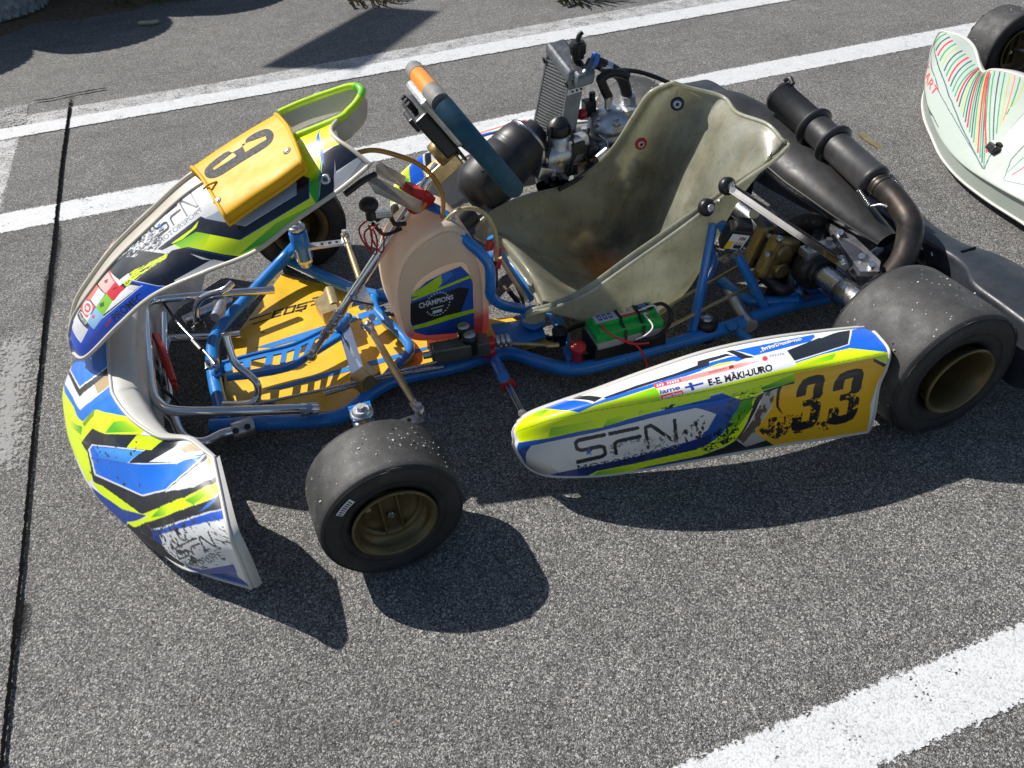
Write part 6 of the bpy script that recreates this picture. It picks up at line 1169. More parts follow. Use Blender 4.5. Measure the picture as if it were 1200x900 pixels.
# (local +Y is outer; wheel is turned half round)
so=st.build('tyre_sticker',['labelwhite','darkmetal'],fw)
so.matrix_parent_inverse=Matrix.Identity(4)
def fixlocal(o):
    for c in o.children: c.matrix_parent_inverse=Matrix.Identity(4)
fixlocal(fw)
rw=wheel('rear_wheel',(1.0531,yR,.139),.139,.2019,math.pi,-.012,False,None); fixlocal(rw)
def copy_part(o,loc,rz):
    c=o.copy(); COL.objects.link(c); c.location=loc; c.rotation_euler=(0,0,rz)
    for ch in list(o.children):
        if ch.name.startswith('tyre_sticker'): continue
        d=ch.copy(); COL.objects.link(d); d.parent=c; d.matrix_parent_inverse=Matrix.Identity(4)
    return c
copy_part(fw,(0,-yF,.1253),.052); copy_part(rw,(1.0531,-yR,.139),0)
# ---------------------------------------------------------------- chassis frame
def frame():
    m=MB(); r=.0155; z=.05
    near=[at(247,499,z=.05),at(300,496,z=.05),at(395,489,z=.052),at(438,458,z=.052),at(470,443,z=.05),at(531,430,z=.05),at(592,414,z=.05),at(640,427,z=.05),at(680,432,z=.05),at(760,411,z=.05),at(840,388,z=.052),at(925,358,z=.055),at(1003,343,z=.06)]
    m.tube(near,r,0,14,5)
    far=[p*V(1,-1,1) for p in near[3:]]
    far=[at(335,303,z=.085),at(362,316,z=.075),at(388,328,z=.065),at(438,346,z=.05)]+[V(.25,.15,.05),V(.36,.16,.05),V(.48,.25,.05),V(.65,.275,.05),V(.82,.285,.05),V(1.02,.27,.055),V(1.17,.28,.06)]
    m.tube(far,r,0,14,5)
    # front loop from the far king pin round to the near rail
    m.tube([at(347,288,z=.135),at(332,304,z=.105),at(297,342,z=.08),at(263,379,z=.065),at(250,402,z=.06),at(250,437,z=.055),at(257,470,z=.052),at(262,494,z=.05)],r,0,14,5)
    m.tube([at(438,458,z=.05),at(462,432,z=.05),at(480,405,z=.05),V(.12,.12,.05),at(438,346,z=.05)],.012,0,12,4)
    # king pin yokes
    kn=at(424,484,z=.205); kf=at(347,266,z=.205)
    m.cyl(kf-V(0,0,.09),kf-V(0,0,.010),.0225,0,24,ch=.003); m.tube([kf-V(0,0,.05),at(335,303,z=.085)],.0155,0,12)
    for k,s in ((kn,1),(kf,-1)):
        if s>0: m.prism([k+V(-.02,.022*s,-.12),k+V(.02,.022*s,-.12),k+V(.02,.022*s,0),k+V(-.02,.022*s,0)],V(0,.005*s,0),0)
        for dz in (-.115,0.) if s>0 else (): m.prism([k+V(-.02,.02*s,dz),k+V(.02,.02*s,dz),k+V(.018,-.016*s,dz),k+V(-.018,-.016*s,dz)],V(0,0,-.005),0)
    # cross tubes under the seat and axle
    m.tube([V(.47,-.255,.05),V(.50,-.1,.045),V(.50,.1,.045),V(.47,.255,.05)],.0145,0,12,4)
    m.tube([at(812,392,z=.055),at(822,340,z=.05),at(835,300,z=.045),V(.90,.1,.05),V(.84,.285,.05)],.0145,0,12,4)
    m.tube([at(845,330,z=.06),at(880,352,z=.062),at(935,352,z=.065)],.0135,0,12,4)
    m.tube([V(1.165,-.28,.06),V(1.175,0,.06),V(1.165,.28,.06)],.0145,0,12,4)
    # seat struts on the near side, one on the far side
    m.tube([at(812,388,z=.06),at(836,262,y=-.222)],.0095,0,12); m.tube([at(897,362,z=.06),at(845,262,y=-.222)],.0105,0,12)
    m.tube([V(.80,.28,.06),V(.80,.15,.30)],.0095,0,12)
    # bearing carriers
    for s in (-1,1):
        y=s*.262
        m.prism([V(1.00,y-.004,.045),V(1.115,y-.004,.045),V(1.105,y-.004,.15),V(1.01,y-.004,.15)],V(0,.008,0),0)
        m.prism([at(930,352,z=.066)*V(1,0,1)+V(0,y+.03,0),V(1.16,y+.03,.066),V(1.16,y-.03,.066),V(1.0,y-.03,.066)],V(0,0,.004),0)
    # perforated heel plate rail
    top=[(260,424),(304,412),(344,402),(382,384),(396,379)]; bot=[(267,444),(298,441),(338,433),(362,419),(399,396)]
    T=[at(*p,z=.098) for p in top];B=[at(*p,z=.098) for p in bot]
    def lerp(a,b,t): return a+(b-a)*t
    def ptop(t): return cr1(np.array(T),101)[int(round(t*100))]
    def pbot(t): return cr1(np.array(B),101)[int(round(t*100))]
    m.tube([lerp(a,b,.06) for a,b in zip(T,B)],.005,0,8,4); m.tube([lerp(a,b,.94) for a,b in zip(T,B)],.0075,0,8,4)
    for a,b in ((0,.06),(.14,.20),(.31,.355),(.42,.465),(.525,.57),(.63,.69),(.85,1.)):
        m.prism([ptop(a),ptop(b),pbot(b),pbot(a)],V(0,0,-.004),0)
    for t0,t1 in ((.06,.14),(.20,.31),(.355,.42),(.465,.525),(.57,.63),(.69,.85)):
        for s,(q0,q1) in ((0,(.0,.27)),(1,(.70,1.))):
            m.prism([lerp(ptop(t0),pbot(t0),q0),lerp(ptop(t1),pbot(t1),q0),lerp(ptop(t1),pbot(t1),q1),lerp(ptop(t0),pbot(t0),q1)],V(0,0,-.004),0)
    m.tube([at(392,388,z=.098),at(402,378,z=.105),at(408,371,z=.10)],.011,0,10,3)
    m.tube([at(262,432,z=.095),at(252,440,z=.06)],.011,0,10)
    # steering support hoop over the tank
    m.tube([at(497,238,y=.0),at(520,252,y=-.055),at(545,280,y=-.10),at(571,306,y=-.122),at(575,330,y=-.126),at(575,346,y=-.126),at(588,357,y=-.12),at(612,362,y=-.11)],.0115,0,12,4)
    m.tube([at(575,278,y=.02),at(598,318,y=.0),at(622,352,y=-.03)],.0095,0,12,3)
    m.cyl(at(625,372,z=.055),at(625,372,z=.09),.028,0,20)
    m.prism([at(575,380,z=.06),at(632,372,z=.06),at(640,395,z=.06),at(590,408,z=.06)],V(0,0,-.005),0)
    # outrigger stubs for the side pod
    m.tube([at(577,418,z=.055),at(590,442,y=-.29)],.0125,0,12)
    return part(m,'chassis_frame','blue')
fr=frame()
m=MB(); m.tube([at(866,388,z=.055),at(880,402,z=.055),V(.82,-.46,.07)],.0115,0,12)
part(m,'side_pod_tube','blue_worn',label='pale worn blue tube end behind the side pod')
for p in ((858,381),(869,379)):
    m=MB()
    c=at(*p,z=.068); m.lathe([(0,.012),(.003,.0135),(.006,.012)],c-V(0,0,.003),(-.3,-.4,1),0,18); part(m,'frame_washer','blue_worn')
# clamps, silver joints
m=MB()
m.cyl(at(272,506,z=.058),at(297,498,z=.053),.0185,0,18,ch=.002); 
for q in ((276,505),(290,500)): m.cyl(at(*q,z=.062),at(*q,z=.084),.0065,1,10)
part(m,'tube_clamp',['alu','darkmetal'])
m=MB(); m.tube([at(852,338,z=.05),at(868,366,z=.052),at(880,382,z=.055)],.0165,0,18); part(m,'tube_clamp',['alu'])
m=MB(); c=at(827,386,z=.055); m.lathe([(-.026,.020),(-.02,.024),(-.008,.024),(-.004,.021),(.004,.021),(.008,.025),(.02,.025),(.026,.019)],c,(0,0.,1.),0,24); m.lathe([(.026,.012),(.032,.014),(.034,.006)],c,(0,0,1.),1,14)
part(m,'frame_clamp',['black','steel'])
# front lower and upper bumper bars
m=MB(); m.tube([at(285,503,z=.055),at(262,508,z=.06),at(240,518,z=.065),at(222,516,z=.07),at(212,508,z=.075),at(205,492,z=.08)],.0105,0,14,5)
m.tube([V(-.20,.165,.055),V(-.28,.18,.06),V(-.36,.19,.075)],.0105,0,12,4)
m.tube([at(205,492,z=.08),V(-.385,-.02,.085),V(-.36,.19,.075)],.0105,0,12,5)
part(m,'lower_bumper_bar','chrome')
m=MB(); m.tube([at(372,479,z=.085),at(345,479,z=.105),at(255,482,z=.145),at(205,481,z=.16),at(188,474,z=.165),at(179,458,z=.168),at(175,420,z=.172),at(171,372,z=.178),V(-.37,.20,.17),V(-.32,.235,.15),V(-.1,.25,.10)],.0098,0,14,6)
m.tube([at(199,470,z=.10),at(193,420,z=.12),at(192,368,z=.15)],.0085,0,12,3)
m.prism([at(352,472,z=.098),at(373,471,z=.09),at(373,483,z=.09),at(352,486,z=.098)],V(0,0,-.006),1)
m.cyl(at(363,477,z=.092),at(363,477,z=.104),.007,1,6)
part(m,'upper_bumper_bar',['chrome','steel'])
m=MB(); m.prism([at(178,391,z=.165),at(186,390,z=.165),at(196,412,z=.155),at(204,440,z=.14),at(207,452,z=.13),at(200,450,z=.135),at(187,420,z=.155)],V(0,0,-.016),0); m.tube([at(181,392,z=.165),at(193,415,z=.155),at(203,447,z=.135)],.007,0,8,3)
part(m,'bumper_latch','red')
m=MB()
m.tube([at(166,402,z=.12),at(171,430,z=.12),at(176,452,z=.12)],.014,0,8,2)
for q in ((168,410),(170,430),(172,447)): m.box(at(*q,z=.12),(.05,.028,.04),(0,.3,.2),0,.004)
part(m,'bumper_bracket','black'); m=MB()
m.tube([at(190,456,z=.15),at(207,470,z=.13),at(214,485,z=.11)],.004,0,8,3); part(m,'bumper_spring','black')
# ---------------------------------------------------------------- floor tray
def tray():
    m=MB(); z=.033
    P=[(330,321),(392,336),(452,370),(520,378),(600,372),(646,402),(600,412),(531,428),(470,440),(437,455),(402,481),(300,486),(266,480),(262,440),(268,404)]
    m.prism([at(*p,z=z) for p in P],V(0,0,-.003),0)
    def st(pts,mt,dz=.001): m.prism([at(*p,z=z+dz) for p in pts],V(0,0,-.0005),mt)
    st([(300,407),(395,377),(416,370),(420,374),(396,385),(318,407)],1); st([(313,456),(413,428),(416,433),(330,455)],1);
    st([(419,368),(450,358),(453,363),(421,375)],1); st([(422,380),(455,370),(458,376),(424,386)],1); st([(430,424),(500,406),(512,406),(434,429)],1); st([(585,384),(628,374),(640,394),(600,400)],1)
    for a,b in (((292,374),(318,366)),((296,379),(322,371)),((362,353),(382,348)),((364,357),(378,353)),((366,349),(386,344))):
        A=np.array(a);B=np.array(b); st([tuple(A),tuple(B),tuple(B+[0,.8]),tuple(A+[0,1.4])],2)
    # E O S
    def gl(x,y,strokes):
        for s in strokes:
            q=[(x+u*12.5-v*3.5,y-u*3.4+v*9) for u,v in s]
            st(q,2)
    E=[[(0,0),(.9,0),(.9,.2),(0,.2)],[(0,.4),(.8,.4),(.8,.6),(0,.6)],[(0,.8),(.9,.8),(.9,1),(0,1)],[(0,0),(.2,0),(.2,1),(0,1)]]
    O=[[(0,0),(1,0),(1,.2),(0,.2)],[(0,.8),(1,.8),(1,1),(0,1)],[(0,0),(.2,0),(.2,1),(0,1)],[(.8,0),(1,0),(1,1),(.8,1)]]
    S=[[(0,0),(1,0),(1,.2),(0,.2)],[(0,.4),(1,.4),(1,.6),(0,.6)],[(0,.8),(1,.8),(1,1),(0,1)],[(0,0),(.2,0),(.2,.5),(0,.5)],[(.8,.5),(1,.5),(1,1),(.8,1)]]
    gl(321,364,E);gl(335,360.2,O);gl(349,356.5,S)
    for a in range(6):                                  # scratches and heel marks
        x=random.uniform(300,440);y=random.uniform(350,440); l=random.uniform(4,11)
        if inpoly(np.array([x]),np.array([y]),P)[0]: st([(x,y),(x+l,y-l*random.uniform(-.3,.5)),(x+l,y-l*.2+.7)],2)
    st([(345,410),(362,402),(384,400),(384,403),(366,409),(350,414)],2,.0006)
    return part(m,'floor_tray',['tray','trayblue','trayink'])
tray()
# ---------------------------------------------------------------- pedals
def pedal(name,pts,foot,r=.0078,parent=None):
    m=MB(); m.tube(pts,r,0,14,5); m.cyl(foot[0],foot[1],.006,1,12)
    return part(m,name,['chrome','steel'])
pedal('pedal',[at(265,393,z=.20),at(269,408,z=.175),at(276,426,z=.145),at(290,438,z=.125),at(301,449,z=.11),at(302,463,z=.085),at(292,473,z=.072),at(262,474,z=.066)],(at(262,474,z=.066),at(322,471,z=.066)))
pedal('pedal',[at(272,332,z=.205),at(262,340,z=.20),at(240,347,z=.185),at(231,357,z=.16),at(230,370,z=.13),at(232,382,z=.10)],(at(225,386,z=.10),at(240,380,z=.10)))
m=MB(); m.cyl(at(216,375,z=.09),at(258,355,z=.09),.011,0,16); m.tube([at(252,372,z=.12),at(262,352,z=.11),at(268,350,z=.10)],.011,0,12,3); m.cyl(at(228,384,z=.11),at(238,379,z=.11),.010,1,14)
m.prism([at(250,352,z=.12),at(264,348,z=.12),at(262,372,z=.08),at(250,376,z=.08)],V(.004,0,0),0)
part(m,'pedal_mount',['alu','black'])
# steel rods: throttle cable, brake rods
m=MB(); m.tube([at(299,474,z=.075),at(400,452,z=.085),at(512,424,z=.10)],.0032,0,8); part(m,'throttle_rod',['steel'])
m=MB(); m.tube([at(380,462,z=.07),at(440,444,z=.08),at(520,430,z=.09)],.0045,0,8); part(m,'brake_rod',['steel'])
m=MB(); m.tube([at(206,376,z=.13),at(245,418,z=.11),at(252,427,z=.108)],.0035,0,8); m.cyl(at(226,399,z=.12),at(236,410,z=.115),.006,1,8)
m.box(at(249,427,z=.104),(.03,.024,.008),None,0,.002)
for q in ((243,424),(251,421),(247,431),(255,428)): m.cyl(at(*q,z=.10),at(*q,z=.118),.005,0,8)
m.tube([at(206,376,z=.13),at(190,352,z=.14)],.003,1,8)
part(m,'pedal_rod',['steel','black'])
m=MB(); m.tube([at(745,383,z=.10),at(806,346,z=.12),at(886,300,y=-.12)],.0042,0,8,3); m.cyl(at(872,308,y=-.12),at(889,300,y=-.12),.0065,1,10); part(m,'brake_hose',['rod','steel'])
m=MB(); m.tube([at(775,388,z=.09),at(860,345,z=.11),at(912,322,y=-.16)],.0042,0,8,3); m.cyl(at(895,326,y=-.155),at(914,321,y=-.16),.007,1,10)
part(m,'brake_hose',['rod','steel'])
# ---------------------------------------------------------------- stub axles and tie rods
def stub(k,s,arm):
    m=MB(); m.cyl(k+V(0,0,-.11),k+V(0,0,-.006),.014,0,20); m.lathe([(-.012,.018),(-.008,.021),(-.002,.021),(0,.018),(.001,.0165),(.004,.0165),(.006,.014)],k+V(0,0,.004),(0,0,1),0,28); m.cyl(k+V(0,0,.008),k+V(0,0,.017),.0085,0,6)
    m.lathe([(0,.0165),(.004,.019),(.012,.019),(.016,.0165)],k+V(0,0,-.034),(0,0,1),0,24)
    m.cyl(k+V(0,0,-.08),V(0,s*.545,.1253),.0105,0,18); m.box(k+V(0,0,-.075),(.036,.036,.045),None,0,.005)
    d=arm-k
    n=np.cross(d,V(0,0,1));n/=np.linalg.norm(n)
    p0=k+V(0,0,-.055)
    m.prism([p0+n*.014,arm+n*.011-V(0,0,.008),arm*1.+d/np.linalg.norm(d)*.012-V(0,0,.008),arm-n*.011-V(0,0,.008),p0-n*.014],V(0,0,-.006),0)
    for t in (.45,.62,.78):
        c=p0+(arm-V(0,0,.008)-p0)*t+V(0,0,.0005); m.cyl(c,c+V(0,0,.001),.0042,1,12)
    m.cyl(arm-V(0,0,.012),arm+V(0,0,.014),.0105,0,18,ch=.002); m.cyl(arm+V(0,0,.014),arm+V(0,0,.022),.007,0,6)
    return part(m,'stub_axle',['alu','black'])
kn=at(424,484,z=.205); kf=at(347,266,z=.205); an=at(492,484,z=.135); af=at(405,279,z=.145)
stub(kn,-1,an); stub(kf,1,af)
sh=at(430,372,z=.125)
def tie(a,b):
    m=MB(); d=(b-a)/np.linalg.norm(b-a)
    m.tube([a+V(0,0,.004),a+d*.05,a+d*.1,b-d*.05,b],[.0065,.0065,.0080,.0080,.0065],0,14); m.cyl(a+d*.012,a+d*.035,.009,1,6); m.cyl(b-d*.035,b-d*.012,.009,1,6); m.sph(b,.013,1); m.sph(a+V(0,0,.004),.011,1)
    return part(m,'tie_rod',['rod','steel'])
tie(an,at(432,382,z=.118)); tie(af,at(432,358,z=.118))
# ---------------------------------------------------------------- steering
c0=at(365,417,z=.105); c1=at(528,172,y=0.)
m=MB(); m.tube([c0,c0+(c1-c0)*.09,c0+(c1-c0)*.1,c0+(c1-c0)*.92],[.0065,.0065,.0105,.0105],0,18)
for t in (.13,.17,.21): p=c0+(c1-c0)*t; m.lathe([(-.004,.0105),(-.002,.0125),(.002,.0125),(.004,.0105)],p,c1-c0,1,18)
m.sph(c0,.0125,1)
a_=(c1-c0)/np.linalg.norm(c1-c0); p=c0+a_*.17; m.prism([p+V(-.012,-.025,0),p+V(-.012,.025,0),p+V(.03,.035,-.02),p+V(.03,-.03,-.02)],V(.0,0,-.006),1)
part(m,'steering_column',['chrome','steel'])
def bracket():
    m=MB(); m.prism([at(368,352,z=.11),at(384,340,z=.11),at(392,350,z=.11),at(396,362,z=.11),at(378,368,z=.11)],V(0,0,-.03),0); m.cyl(at(386,341,z=.10),at(392,360,z=.10),.014,0,16); m.prism([at(393,375,z=.10),at(407,372,z=.10),at(428,436,z=.085),at(436,458,z=.06),at(422,462,z=.06),at(412,440,z=.085)],V(0,0,-.004),1)
    m.cyl(at(421,440,z=.09),at(432,448,z=.09),.016,0,14); m.box(at(429,445,z=.075),(.05,.045,.035),(0,0,.5),0,.004)
    m.box(at(416,352,z=.115),(.045,.03,.02),(0,.2,.4),1,.004); m.cyl(at(424,360,z=.12),at(424,360,z=.14),.008,1,6); m.cyl(at(436,372,z=.12),at(436,372,z=.145),.009,1,6)
    return part(m,'steering_bracket',['rod','chrome'])
bracket()
def steering_wheel():
    root_m=MB(); ax=V(math.cos(R(57)),0,-math.sin(R(57)))      # down the wheel plane
    Y=V(0,1,0); N=np.cross(Y,ax); N/=np.linalg.norm(N)
    if N[2]<0:N=-N
    C=V(.350,0,.503)-N*.030
    root_m.cyl(C-N*.05,C-N*.012,.026,0,20,ch=.003); root_m.box(C-N*.006,(.07,.07,.006),Matrix((tuple(ax)+(0,),tuple(Y)+(0,),tuple(N)+(0,),(0,0,0,1))).transposed(),1,.002)
    for s in (-1,1): root_m.cyl(C+Y*.022*s-N*.004,C+Y*.022*s+N*.006,.006,1,6)
    hub=part(root_m,'steering_wheel',['brass','darkmetal'])
    # rim: D shape, flat top
    pts=[]; Rr=.150
    for t in np.linspace(0,2*np.pi,28,endpoint=False):
        u,v=-math.cos(t)*Rr,math.sin(t)*Rr*1.0     # u along -ax = up
        u=max(u,-.128) if False else u
        if u<-.118: u=-.118+(u+.118)*.25
        pts.append(C+ax*u+Y*v+N*.030)
    rim=MB(); P=np.array(pts); k=len(P)
    # split: top section orange, grey shoulders, teal elsewhere
    Q=cr1(np.concatenate([P[-1:],P,P[:2]]),(k+2)*4+1)[4:4+k*4]
    n=len(Q); A=[i/n for i in range(n)]
    def sect(lo,hi,mt,r):
        idx=[i%n for i in range(int(lo*n),int(hi*n)+1)]; rim.tube(Q[idx],r,mt,14)
    sect(-.055,.052,2,.0180); sect(.052,.112,1,.0188); sect(-.115,-.055,1,.0188); sect(.112,.885,0,.0194)
    part(rim,'rim',['steerteal','steergrey','orange'],hub)
    sp=MB()
    for a in (0.,2.2,-2.2):
        e=C+(-ax*math.cos(a)*-1 if False else -ax*math.cos(a))*.135*(.86 if a==0 else 1)+Y*math.sin(a)*.135+N*.030; b=C+N*.004; d=e-b; s=np.cross(d,N);s/=np.linalg.norm(s)
        sp.prism([b+s*.016,e+s*.013,e-s*.013,b-s*.016],N*-.004,0)
    part(sp,'spoke',['black'],hub)
    # lap timer on the back of the upper half
    d=MB(); mat=Matrix((tuple(ax)+(0,),tuple(Y)+(0,),tuple(N)+(0,),(0,0,0,1))).transposed()
    dc=C-ax*.072-N*.004+Y*-.012
    d.box(dc+N*.012,(.118,.12,.018),mat,0,.007); d.box(dc-N*.012+ax*.012,(.100,.11,.030),mat,1,.005)
    for i in range(3): d.cyl(dc-ax*.035-N*.012+Y*(i-1)*.02,dc-ax*.060-N*.014+Y*(i-1)*.02,.006,1,10)
    d.box(dc-ax*.02-N*.030,(.03,.05,.012),mat,1,.003)
    part(d,'lap_timer',['alu','black'],hub)
    pl=MB(); pl.box(C+N*.030+ax*.012,(.19,.11,.008),mat,0,.003); pl.box(C+N*.0345+ax*.075,(.06,.10,.004),mat,1,.0015); part(pl,'centre_pad',['black','bar_grey'],hub)
    # logo marks on orange cap
    q=MB()
    t0=Q[0]
    for i in range(5):
        c=Q[(i*3-6)%n]-N*.0198
        q.box(c-N*.0002,(.004,.007,.0012),mat,0)
    part(q,'rim_lettering',['ink'],hub)
    b=MB(); b.box(at(519,196,y=0.),(.075,.035,.035),Matrix((tuple(N)+(0,),tuple(Y)+(0,),tuple(-ax)+(0,),(0,0,0,1))).transposed(),0,.003); b.cyl(at(530,176,y=0.),at(516,202,y=0.),.016,0,16); part(b,'steering_spacer',['rod'],hub)
steering_wheel()
# ================================================================== fairings
LIV=globals().get('LIV',{})
def border(G):
    return np.concatenate([G[:,0],G[-1,1:],G[-2::-1,-1],G[0,-2:0:-1]])
def fairing(name,ctrl,nu,nv,base,art,edge,inward,rim_r,parent,mat='livery',flip=False,cut=None,edgemat='whiteplastic'):
    G,C=skin(ctrl,nu,nv,art,base)
    B=patch(ctrl,90,40); N=normals(B)*(1 if not flip else -1)*inward
    Bk=B+N
    L=border(patch(ctrl,140,50)); L2=border(patch(ctrl,140,50)+np.array(0)) 
    parts=[(G,C,0,flip),(Bk,None,1,not flip),(rimgrid(np.r_[L,L[:2]],rim_r),None,1,False)]
    me=skin_mesh(parts,[mat,edgemat]); o=link(name,me,parent); me.name=name; return o
pod=fairing('side_pod',pod_ctrl(),900,330,'#f1f2ee',LIV.get('pod',[]),None,.004,.0030,kart,'livery_worn')
pod['label']='white, blue and lime side pod with a scraped yellow number plate'
# ledge behind the top edge of the near pod, closing its upper side
def pod_back():
    C=pod_ctrl(); T=C[:,0]; n=len(T); a=cr1(T,60); m=MB()
    b=a+V(0,.012,-.004); c=a+V(0,.03,-.03); d=a+V(0,.028,-.075)
    m.grid(np.stack([a,b,c,d],1),0); m.build('side_pod_lip',['whiteplastic'],kart); 
pod_back()
# far side pod seen from its inner side
def far_pod():
    C=pod_ctrl()*V(1,-1,1); o=fairing('side_pod',C,420,150,'#f1f2ee',[i for i in LIV.get('pod',[]) if i[0]!='t'],None,.004,.0045,kart,'livery',flip=True,edgemat='ivory')
    o['label']='far side pod seen from its cream inner side'; m=MB()
    T=cr1(C[:,0],60); b=T+V(0,-.010,-.002); c=T+V(0,-.024,-.02); d=T+V(0,-.022,-.10); m.grid(np.stack([T,b,c,d],1),0,True); part(m,'side_pod_lip',['ivory'],o)
far_pod()
def mirrored(art):
    f=lambda p:(1-p[0],p[1]); return [(i[0],i[1],[f(p) for p in i[2]])+((tuple(f(p) for p in i[3]),) if i[0]=='g' else tuple(i[3:])) for i in art if i[0]!='t']
nose=fairing('front_bumper_fairing',nose_ctrl(),1000,330,'#f1f2ee',mirrored(LIV.get('nose',[]))+LIV.get('nose',[]),None,.004,.0034,kart,'livery',flip=True)
def nose_ledge():
    C=nose_ctrl(); e=cr1(C[:,-1],140); n=len(e); t=np.abs(np.linspace(-1,1,n))
    T=np.gradient(e,axis=0); T/=np.linalg.norm(T,axis=1)[:,None]; inn=np.cross(np.array([0,0,1.]),T); 
    inn*=np.sign(inn[:,:1]*1+1e-9)*1.; inn[inn[:,0]<0]*=-1
    w=np.interp(t,[0,.35,.62,.8,1],[.052,.042,.022,.012,.008]); 
    m=MB(); R0=[e]
    for f,dz in ((.3,.002),(.75,-.003),(1.,-.02),(1.08,-.06),(1.1,-.13)): R0.append(e+inn*w[:,None]*f+np.array([0,0,1.])*(dz*np.interp(t,[0,.8,1],[1,.9,.7]))[:,None])
    m.grid(np.stack(R0,1),0)
    # blunt end faces of the two wings
    for S,s in ((C[-1],1),(C[0],-1)):
        q=cr1(S,24); off=np.array([.016,.006*s,-.004]); w2=np.interp(np.linspace(0,1,24),[0,.5,1],[1.1,1.,.6])[:,None]
        m.grid(np.stack([q,q+off*w2*.5+V(0,-.004*s,0),q+off*w2],1),0)
    part(m,'fairing_ledge',['whiteplastic'],nose)
nose_ledge()
# ---------------------------------------------------------------- front panel
def panel():
    C=panel_ctrl(); o=fairing('front_panel',C,900,360,'#eef0ee',LIV.get('panel',[]),None,.004,.004,kart,'livery',flip=True,edgemat='ivory')
    m=MB(); near=cr1(C[:-1,-1],80); far=near*V(1,-1,1)
    mid=near*V(1,0,1)+V(0,0,-.012)
    m.grid(np.stack([near,near*.6+mid*.4+V(0,0,-.004),mid,far*.6+mid*.4+V(0,0,-.004),far],1),0)
    fairing('panel_side',C*V(1,-1,1),420,170,'#eef0ee',[i for i in LIV.get('panel',[]) if i[0]!='t'],None,.004,.004,o,'livery',edgemat='ivory')
    # bottom lip bridging the two halves
    a=cr1(C[0],16); m.grid(np.stack([a,a*V(1,.3,1)+V(-.006,0,0),a*V(1,-.3,1)+V(-.006,0,0),a*V(1,-1,1)],1),0)
    part(m,'panel_back',['ivory'],o)
    # hooped top with a hollow behind the plate
    h=MB(); nr=[C[-2,-1],C[-1,-1],at(408,131,y=-.034),at(419,119,y=-.022),at(424,106,y=.002),at(412,101,y=.022),at(385,109,y=.032),at(352,121,y=.036),at(327,132,y=.036)]
    L=cr1(np.array(nr),80); out=L+V(.004,-.004,-.018)
    h.tube(L[:34],.0072,0,10); h.tube(L[33:48],.0075,2,10); h.tube(L[47:],.0062,0,10)
    ins=np.stack([L,L*V(1,.6,1)+V(.0,0,-.018),L*V(1,.15,1)+V(0,0,-.032)],1); h.grid(ins,1)
    o2=L[8:50]; h.grid(np.stack([o2,o2+V(.006,-.004,-.02),o2+V(.004,.006,-.045)],1),1)
    part(h,'panel_hoop',['lime','ivory','limegreen'],o)
    # cream wing of the far half showing past the notch
    g=MB(); q=[at(398,150,y=.03),at(409,132,y=.06),at(417,128,y=.09),at(414,146,y=.10),at(408,160,y=.10),at(398,166,y=.08)]
    g.prism(q,V(.004,.004,-.004),0); part(g,'panel_wing',['ivory'],o)
    # number plate: a curved yellow cover screwed over the ridge
    Cp=plate_ctrl(); G=patch(Cp,120,140); N=normals(G); 
    if N[60,70,2]<0:N=-N
    def onplate(px,py,d=0.):
        P=G+0; dd=P-CAM_LOC; z=dd@FA; X=600+FPX*(dd@RA)/z;Y=450-FPX*(dd@UA)/z; i=np.argmin((X-px)**2+(Y-py)**2); return (G+N*d).reshape(-1,3)[i],N.reshape(-1,3)[i]
    p=MB(); p.grid(G,0); p.grid(G-N*.006,0,True); p.tube(border(patch(Cp,60,50)),.0035,0,8,closed=True)
    pl=part(p,'number_plate',['yellowplate'],o)
    # screws in dimples
    s=MB()
    for q in ((336,177),(255,235)):
        s=MB(); c,n=onplate(*q); s.lathe([(.0005,.0075),(.0012,.006),(.0008,.0035)],c,n,0,18); s.cyl(c,c+n*.0025,.0032,1,6); part(s,'plate_screw',['darkmetal','steel'],pl)
    s=MB(); c,n=onplate(247,219); s.tube([c+n*.003+V(-.012,0,-.003),c+n*.007,c+n*.003+V(.014,.004,.004)],.0022,2,8)
    part(s,'plate_clip',['darkmetal','steel','yellowplate'],pl)
    # the two threes lie along the plate: printed skin cells
    D=MB(); dig=LIV.get('platedigits',[])
    U,W=np.meshgrid((np.arange(119)+.5)/119,(np.arange(139)+.5)/139,indexing='ij'); msk=np.zeros(U.shape,bool)
    Gf=patch(Cp,480,560); Nf=normals(Gf); 
    if Nf[240,280,2]<0:Nf=-Nf
    U,W=np.meshgrid((np.arange(479)+.5)/479,(np.arange(559)+.5)/559,indexing='ij'); msk=np.zeros(U.shape,bool)
    for k,poly in dig: msk^=inpoly(U,W,poly) if k=='x' else False
    H=Gf+Nf*.0006; ii,jj=np.nonzero(msk); idx=np.arange(480*560).reshape(480,560); q=np.stack([idx[ii,jj],idx[ii,jj+1],idx[ii+1,jj+1],idx[ii+1,jj]],1)
    if len(q):
        u,inv=np.unique(q,return_inverse=True); D.add(H.reshape(-1,3)[u],inv.reshape(-1,4).tolist(),0); part(D,'plate_number',['digits'],pl)
    # support screw and washers on the flank
    s=MB(); P=patch(C,200,100); dd=P-CAM_LOC; z=dd@FA; X=600+FPX*(dd@RA)/z;Y=450-FPX*(dd@UA)/z; i=np.argmin((X-382)**2+(Y-210)**2); c=P.reshape(-1,3)[i]; n=normals(P).reshape(-1,3)[i]; n=n if n[2]>0 else -n
    s.lathe([(0,.0085),(.002,.0095),(.003,.007),(.002,.0045)],c,n,0,20); s.cyl(c,c+n*.004,.004,1,6); part(s,'panel_bolt',['alu','darkmetal'],o)
    return o,Cp
panel_o,PLATE_CTRL=panel()
